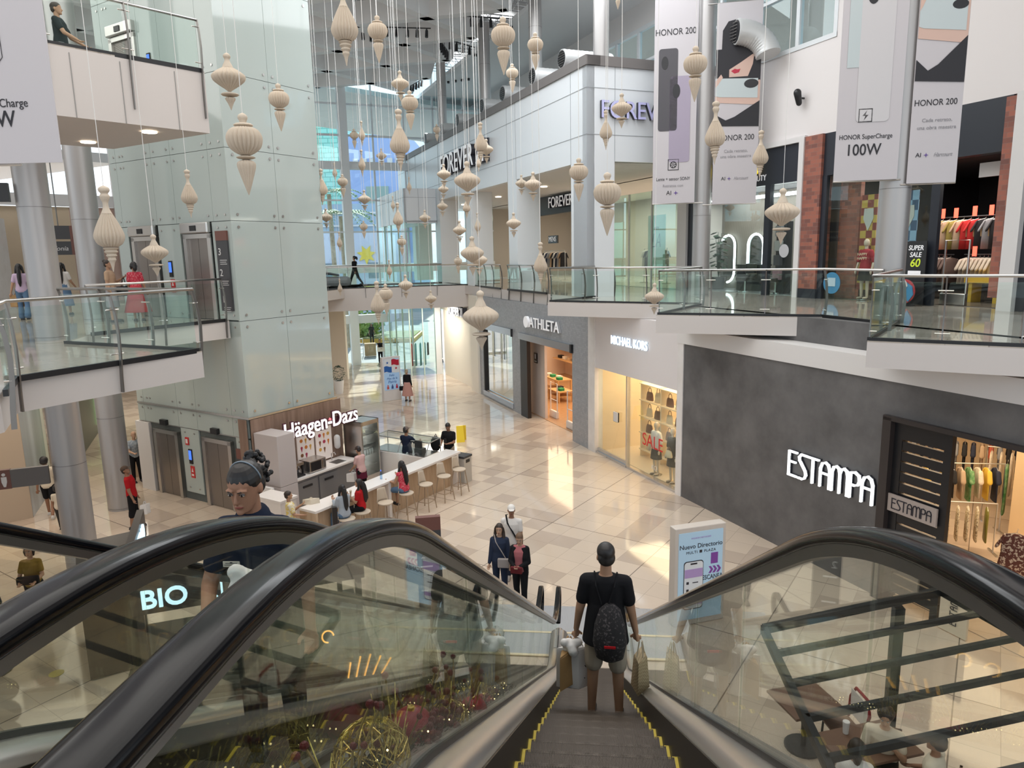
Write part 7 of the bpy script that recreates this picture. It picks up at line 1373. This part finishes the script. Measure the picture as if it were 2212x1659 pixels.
# ---------------- Christmas decoration between the escalators ----------------
XM = -.695
def xp(px, py, x=XM, up=0):
    d = ray(px, py); t = x/d.x; return EYE+d*t
def deck(y): return hz(y)-.90
GOLD = noisy('gold_glitter', (.30, .20, .045), (.75, .56, .18), 60, .3, 2, .35, .6, metal=.85); REDB = mat('red_bauble_satin', (.33, .012, .03), .3); REDG = mat('red_bauble_gloss', (.45, .01, .03), .1); FIR = noisy('dark_fir', (.006, .014, .007), (.02, .035, .012), 14, .8); TWIG = mat('gold_twig', (.28, .19, .06), .5, .4); LEDW = mat('fairy_light', (1, .8, .4), .4, emit=7, ecol=(1, .75, .35)); DR = mat('dark_red_berry', (.13, .006, .012), .3)
def meshball(y, r, label):
    P = Vector((XM, y, deck(y)+r*.93)); R = thing('mesh_ball', label, 'ornament', P); random.seed(int(y*100)); mb = MB()
    for k in range(60):
        a = Vector((random.gauss(0, 1), random.gauss(0, 1), random.gauss(0, 1))).normalized(); b = a.cross(Vector((random.gauss(0, 1), random.gauss(0, 1), random.gauss(0, 1)))).normalized(); t0 = random.random()*6.28
        mb.tube([P+(a*cos(t0+.28*i)+b*sin(t0+.28*i))*r*(1+.02*sin(3*i)) for i in range(12)], r*.012+.0008, 4)
    mb.build('gold_wire_mesh', GOLD, R); return R
meshball(1.98, .125, 'large gold wire mesh ball in the Christmas decoration between the escalators'); meshball(3.15, .10, 'smaller gold wire mesh ball farther down the Christmas decoration')
def bauble(y, dx, r, m, label, up=0):
    P = Vector((XM+dx, y, deck(y)+r*.95+up)); R = thing('bauble', label, 'bauble', P, group='red Christmas baubles'); b = MB().ell(P, r, 24, 16).build('ball', m, R, True); MB().cyl(P.x, P.y, P.z+r*.96, P.z+r*1.12, r*.16, 12).build('cap', GOLD, R)
bauble(1.66, .02, .075, REDG, 'shiny red bauble at the bottom edge of the picture'); bauble(2.55, -.02, .09, REDB, 'satin red bauble in the middle of the Christmas garland', .05); bauble(3.75, .02, .085, REDG, 'shiny red bauble farther down the garland'); bauble(1.38, -.03, .08, REDB, 'large dull red bauble nearest to the camera', .0); bauble(4.3, .0, .07, REDB, 'small red bauble near the far end of the garland')
random.seed(12); mb = MB(); 
for k in range(4200):
    y = 1.35+4.2*random.random()**1.1; c = Vector((XM+.13*(random.random()-.5), y, deck(y)+.09*random.random())); d = Vector((random.gauss(0, 1), random.gauss(0, 1), random.gauss(.4, .7))).normalized(); mb.add([c, c+d*.05+Vector((.003, 0, 0)), c+d*.05-Vector((.003, 0, 0)), c+Vector((0, .003, .001))], [(0, 1, 2), (0, 3, 1), (0, 2, 3)])
o = mb.build('fir_garland', FIR); o['kind'] = 'stuff'; o['label'] = 'dark green fir garland lying between the two escalators'; o['category'] = 'garland'
mb = MB()
for k in range(70):
    y = 1.5+4.0*random.random(); mb.ell((XM+.16*(random.random()-.5), y, deck(y)+.05+.10*random.random()), .004, 6, 4)
o = mb.build('fairy_lights', LEDW); o['kind'] = 'stuff'; o['label'] = 'tiny warm fairy lights in the fir garland'; o['category'] = 'fairy lights'
for k, (y, n, h, w) in enumerate(((2.25, 7, .28, 'dark red berry twig left of the middle of the garland'), (2.75, 8, .34, 'tall berry twig in the middle of the garland'), (3.4, 7, .30, 'berry twig farther down the garland'), (1.75, 6, .22, 'berry twig close to the large mesh ball'), (4.0, 6, .26, 'berry twig near the far end of the garland'))):
    R = thing('berry_twig', w, 'decoration', (XM, y, deck(y)), group='berry twigs'); st = MB(); be = MB()
    for i in range(n):
        a = 2.2*i+k; b = Vector((XM, y, deck(y)+.02)); e = b+Vector((.13*cos(a), .2*sin(a), h*(.55+.5*random.random()))); m = (b+e)*.5+Vector((.02*sin(3*a), .03*cos(a), .03)); st.tube([b, m, e], .004, 5); be.ell(e, .015, 8, 6); be.ell(m, .012, 8, 6)
    st.build('twig', TWIG, R); be.build('berries', DR, R)
for k, (y, w) in enumerate(((2.45, 'cluster of dark red berries beside the large mesh ball'), (2.9, 'cluster of dark red berries behind the satin bauble'))):
    random.seed(k); mb = MB(); 
    for i in range(45): mb.ell((XM+.05+.12*(random.random()-.5), y+.3*(random.random()-.5), deck(y)+.03+.1*random.random()), .017, 8, 6)
    tag(mb.build('berry_cluster', DR), w, 'decoration', 'dark red berry clusters')
for k, (y, w) in enumerate(((1.5, 'gold glitter twigs at the lower left end of the garland'), (2.1, 'gold glitter twigs behind the large mesh ball'), (3.0, 'gold glitter twigs in the middle of the garland'), (3.7, 'gold glitter twigs farther down'), (4.5, 'gold glitter twigs at the far end'))):
    random.seed(40+k); mb = MB()
    for i in range(34):
        b = Vector((XM+.06*(random.random()-.5), y+.25*(random.random()-.5), deck(y))); e = b+Vector((.16*(random.random()-.5), .3*(random.random()-.5), .1+.16*random.random())); m = (b+e)*.5+Vector((.03*(random.random()-.5), .03*(random.random()-.5), 0)); mb.tube([b, m, e+Vector((.01*sin(i), .01, 0))], [.003, .0035, .002], 4)
    tag(mb.build('glitter_twigs', GOLD), w, 'decoration', 'gold glitter twigs')
# small plant and cream planter by the tower, bench on the footbridge
P = atz(733, 850, 0); R = thing('white_planter', 'white planter with small shrub at the far corner of the glass tower', 'planter', P); MB(T(P.x, P.y)).lathe([(.2, 0), (.28, .7), (.24, .7), (.2, .5)], 24).build('pot', WHITE, R, 40); mb = MB(T(P.x, P.y)); random.seed(2)
for k in range(240): a, b, r = random.random()*6.28, random.random()*3.1, .3+.06*random.random(); c = Vector((r*sin(b)*cos(a), r*sin(b)*sin(a), 1.05+r*1.2*cos(b))); d = Vector((random.gauss(0, .05), random.gauss(0, .05), .05)); mb.add([c, c+d, c+d*.6+Vector((.04, .02, 0))], [(0, 1, 2)])
mb.build('leaves', LFM, R)
R = thing('curved_bench', 'grey curved bench on the footbridge next to the glass tower', 'bench', (-13.9, 38.6, Z2)); M = T(-14.1, 38.2, Z2, 19); MB(M).box(-1.6, 1.2, -.1, .6, .0, .55).build('base', mat('grey_bench', (.25, .25, .26), .4), R, bev=.2); MB(M).loft([((-1.7, .3, .55), (0, .3, 0), (0, 0, .04)), ((-.6, .3, .85), (0, .3, 0), (0, 0, .1)), ((.6, .3, .62), (0, .3, 0), (0, 0, .05))], 14).build('top', mat('dark_bench_top', (.10, .10, .11), .4), R, True)
# ---------------- outside ----------------
def outp(x, y, d): return atdep(x, y, d)
GRB = mat('green_glass_facade', (.12, .55, .42), .3); n_, l_, b_ = nodes(GRB); br = N(GRB, 'TexBrick', in_Scale=.35)
for a, v in (('Color1', (.36, .82, .66, 1)), ('Color2', (.45, .86, .72, 1)), ('Mortar', (.22, .58, .46, 1)), ('Mortar Size', .025)): br.inputs[a].default_value = v
mp = N(GRB, 'Mapping'); mp.vector_type = 'TEXTURE'; mp.inputs['Rotation'].default_value = (rad(90), 0, rad(20)); g = N(GRB, 'NewGeometry'); l_.new(g.outputs['Position'], mp.inputs[0]); l_.new(mp.outputs[0], br.inputs['Vector']); l_.new(br.outputs[0], b_.inputs['Base Color'])
def block(name, x0, x1, yt, yb, d, m, label, cat='building', dep=8):
    a, b, t = outp(x0, yb, d), outp(x1, yb, d), outp((x0+x1)/2, yt, d); M = frame((a.x, a.y), b.x-a.x, b.y-a.y); w = math.hypot(b.x-a.x, b.y-a.y); z0 = -.08 if yb > 700 else min(a.z, b.z)
    o = MB(M).box(0, w, 0, dep, z0, t.z).build(name, m); tag(o, label, cat); return o, M, w, z0, t.z
o, M, w, z0, z1 = block('office_building', 600, 772, 232, 800, 115, GRB, 'green glass office building outside the glass wall', dep=25); MB(M).box(w*.60, w*.68, -.3, -.01, 0, z1+.0).build('yellow_strip', mat('yellow_strip', (.85, .62, .18), .5), o)
o, M, w, z0, z1 = block('blue_building', 774, 905, 305, 800, 105, mat('blue_facade', (.38, .48, .78), .4), 'blue building outside the glass wall, right of the green one', dep=20)
mb = MB(M)
for k in range(9): mb.box(w*.12+k*1.2, w*.12+k*1.2+.7, -.3, 0, z1-4.4, z1-3.2)
mb.build('white_letters', WHITE, o); MB(M).box(w*.3, w*.65, -.3, 0, z1-13, z1-7).build('billboard_picture', mat('billboard_grey', (.35, .45, .40), .5), o); MB(M).box(w*.82, w*.95, -.2, 0, 4, z1-9).build('pink_stripe', mat('pink_stripe', (.65, .3, .35), .5), o)
o, M, w, z0, z1 = block('pale_house', 690, 835, 505, 800, 75, mat('lilac_wall', (.62, .66, .82), .6), 'lilac-blue low wall building outside, behind the footbridge', dep=10)
for k in range(3): MB(M).box(w*.08+k*2.6, w*.08+k*2.6+1.5, -.05, 0, z1-4.6, z1-3.0).build('window', mat('grey_window', (.25, .3, .36), .2), o)
MB(M).plate([(w*.80+(1.0 if k % 2 else .5)*sin(2*pi*k/14), z1-2.2+(1.0 if k % 2 else .5)*cos(2*pi*k/14)) for k in range(14)], -.1, 0).build('yellow_sun_emblem', mat('sun_yellow', (.85, .65, .08), .5), o)
o, M, w, z0, z1 = block('grey_apartment_block', 690, 830, 445, 800, 90, mat('glass_tower_pale', (.35, .45, .55), .3), 'pale blue-grey building with balconies outside, above the lilac wall', dep=10)
mb = MB(M)
for k in range(5): mb.box(0, w, -.25, 0, z1-1.2-1.5*k, z1-1.0-1.5*k)
mb.build('balcony_bands', WHITE, o)
def palm(x, yb, yt, d, label):
    b, t = outp(x, yb, d), outp(x, yt, d); R = thing('palm_tree', label, 'tree', (b.x, b.y, 0)); MB(T(b.x, b.y, 0)).tube([(0, 0, -.1), (.1, 0, t.z*.5), (0, 0, t.z)], [.28, .2, .17], 10).build('trunk', noisy('palm_bark', (.35, .28, .2), (.5, .42, .32), 4, .8), R); m = MB(T(b.x, b.y, t.z))
    for k in range(16):
        a = k*2.4; dd = Vector((cos(a), sin(a), 0)); sd = Vector((-sin(a), cos(a), 0)); L = 2.6
        for i in range(12):
            f = i/11; c = dd*(L*f)+Vector((0, 0, .9*f+.3-1.9*f*f*(.6+.5*(k % 3)/2))); ln = .55*(1-f*.7)
            for s in (-1, 1): m.add([c, c+sd*s*ln+dd*.25-Vector((0, 0, .18)), c+dd*.16], [(0, 1, 2)])
    m.build('fronds', noisy('palm_green', (.10, .22, .06), (.22, .36, .12), 2, .6), R)
palm(735, 800, 425, 62, 'palm tree outside the glass wall in front of the green building'); palm(757, 800, 470, 58, 'shorter palm tree outside, close to the entrance post')
def bush(x, y, d, r, label, grp):
    c = outp(x, y, d); random.seed(int(x)); m = MB()
    for k in range(420):
        v = Vector((random.gauss(0, 1), random.gauss(0, 1), random.gauss(0, .8))).normalized()*r*(.75+.3*random.random()); q = c+v; q.z = max(q.z, .1); s = Vector((random.gauss(0, 1), random.gauss(0, 1), random.gauss(0, 1))).normalized()*r*.2; t2 = v.cross(s).normalized()*r*.1; m.add([q, q+s+t2, q+s*1.6, q+s-t2], [(0, 1, 2, 3)])
    R = thing('garden_shrub', label, 'shrub', (c.x, c.y, 0), group=grp); m.build('foliage', noisy('shrub_green', (.12, .25, .05), (.35, .48, .12), 3, .7), R); MB().tube([(c.x, c.y, 0), (c.x, c.y, max(c.z, .3))], .12, 8).build('stem', bpy.data.materials['palm_bark'], R)
for x, y, r, w in ((722, 700, 1.5, 'leafy green shrub in the street planter next to the tower edge'), (760, 708, 1.3, 'leafy green shrub in the middle of the street planter'), (790, 695, 1.6, 'tall green shrub in the street planter behind the outside person'), (735, 735, .8, 'low yellowish shrub at the front of the street planter'), (775, 728, .9, 'low green shrub at the front right of the street planter')): bush(x, y, 62, r, w, 'shrubs in the street planter')
a, b = outp(690, 742, 60), outp(830, 742, 60); o = MB(frame((a.x, a.y), b.x-a.x, b.y-a.y)).box(0, 8, 0, 6, -.08, .25).build('street_planter', mat('yellow_kerb', (.75, .45, .08), .6)); tag(o, 'yellow-edged street planter outside the entrance', 'planter'); MB(frame((a.x, a.y), b.x-a.x, b.y-a.y)).box(.2, 7.8, .2, 5.8, .25, .32).build('soil', noisy('planter_ground', (.22, .26, .08), (.35, .30, .16), 2, .9), o)
P = pt(EW, 1.6, .9) if 0 else outp(792, 768, 52); P.z = 0; R = thing('cardboard_cart', 'wire cart with brown cardboard boxes outside the entrance', 'cart', P); MB(T(P.x+.3, P.y, 0, 20)).box(-.4, .4, -.3, .3, .0, .9).build('cardboard_box', noisy('cardboard', (.42, .26, .13), (.5, .32, .17), 2, .8), R); m = MB(T(P.x-.6, P.y, 0, 20))
for z in (.15, .5, .85, 1.2): m.tube([(-.35, -.3, z), (.35, -.3, z), (.35, .3, z), (-.35, .3, z)], .012, 5, closed=True)
for a in (-.35, .35):
    for c in (-.3, .3): m.tube([(a, c, -.05), (a, c, 1.25)], .014, 5)
m.build('wire_frame', STEEL, R)
mb = MB(EW); mb.add([(-14, .5, 19.0), (14, .5, 16.2), (14, 8.2, 15.2), (-14, 8.2, 18.0), (-14, .5, 19.3), (14, .5, 16.5), (14, 8.2, 15.5), (-14, 8.2, 18.3)], [(0, 1, 2, 3), (4, 5, 6, 7), (0, 1, 5, 4), (1, 2, 6, 5), (2, 3, 7, 6), (3, 0, 4, 7)]); struct(mb.build('trim_outer_canopy', WHITE))
# clothing in the glazed corner shop, racks in the upper fashion shop
for k, (u, v, m, w) in enumerate(((.25, .8, REDS, 'red dress'), (.5, .8, cloth('teal_cloth', (.10, .30, .36)), 'teal dress'), (.8, .8, cloth('teal_cloth', (.10, .30, .36)), 'long teal skirt'), (1.1, .9, cloth('pale_teal', (.22, .42, .48)), 'pale blue dress'), (1.3, .9, BLC, 'black jacket'))): garment(KR, u, v, 1.9, 1.4 if k < 4 else .8, m, '%s hanging in the glazed corner shop' % w, 'clothes in the glazed corner shop', .18, 60, False, 'dress')
for k, (u, v, m) in enumerate(((-23.2, 2.0, 'left'), (-20.6, 1.2, 'middle'), (-12.2, 2.5, 'right'))):
    B = rack(FW @ T(0, 0, Z2), u, v, 0, 2.0, 1.7, m+' clothes rack in the upper fashion shop')
    for q in range(8): garment(B, -.85+.24*q, 0, 1.62, .9, (BLC, GRYC, WHC, TAN, DEN)[(q*2+k) % 5], '%s garment, number %d from left on the %s rack of the upper fashion shop' % (('black', 'grey', 'white', 'tan', 'denim')[(q*2+k) % 5], q+1, m), 'garments in the upper fashion shop', rz=75)
o = MB(FW).box(-9.3, -8.0, .2, .24, 6.3, 8.6).build('window_poster', mat('pale_green_poster', (.62, .75, .62), .5, emit=.2)); tag(o, 'tall pale green poster with handwriting in the upper fashion shop window', 'poster'); txt('LA', .9, FW @ T(-8.65, .18, 7.5), INK, o, 'lettering', .004, .7, -.02, shear=.3); txt('NEW', .15, FW @ T(-8.6, .18, 8.05), INK, o, 'lettering', .004)
R = thing('wall_shelving', 'dark shelves with shoes in the upper fashion shop beside the salon', 'shelving', pt(FW, -7.4, 2.5, Z2)); 
for z in (6.0, 6.5, 7.0, 7.5, 8.0): MB(FW).box(-7.9, -6.8, 2.3, 2.8, z-.03, z).build('shelf', BRN, R)
for zi, z in enumerate((6.0, 6.5, 7.0, 7.5)):
    for k in range(3):
        o = MB(FW @ T(-7.65+.35*k, 2.45, z)); o.cap((0, .08, .06), (0, -.1, .04), .05, .04); o.cap((0, .08, .06), (0, .09, .16), .045, .04); tag(o.build('shoe', BLC, None, True), 'black shoe on the dark shelves in the upper fashion shop', 'shoe', 'shoes on the dark shelves')
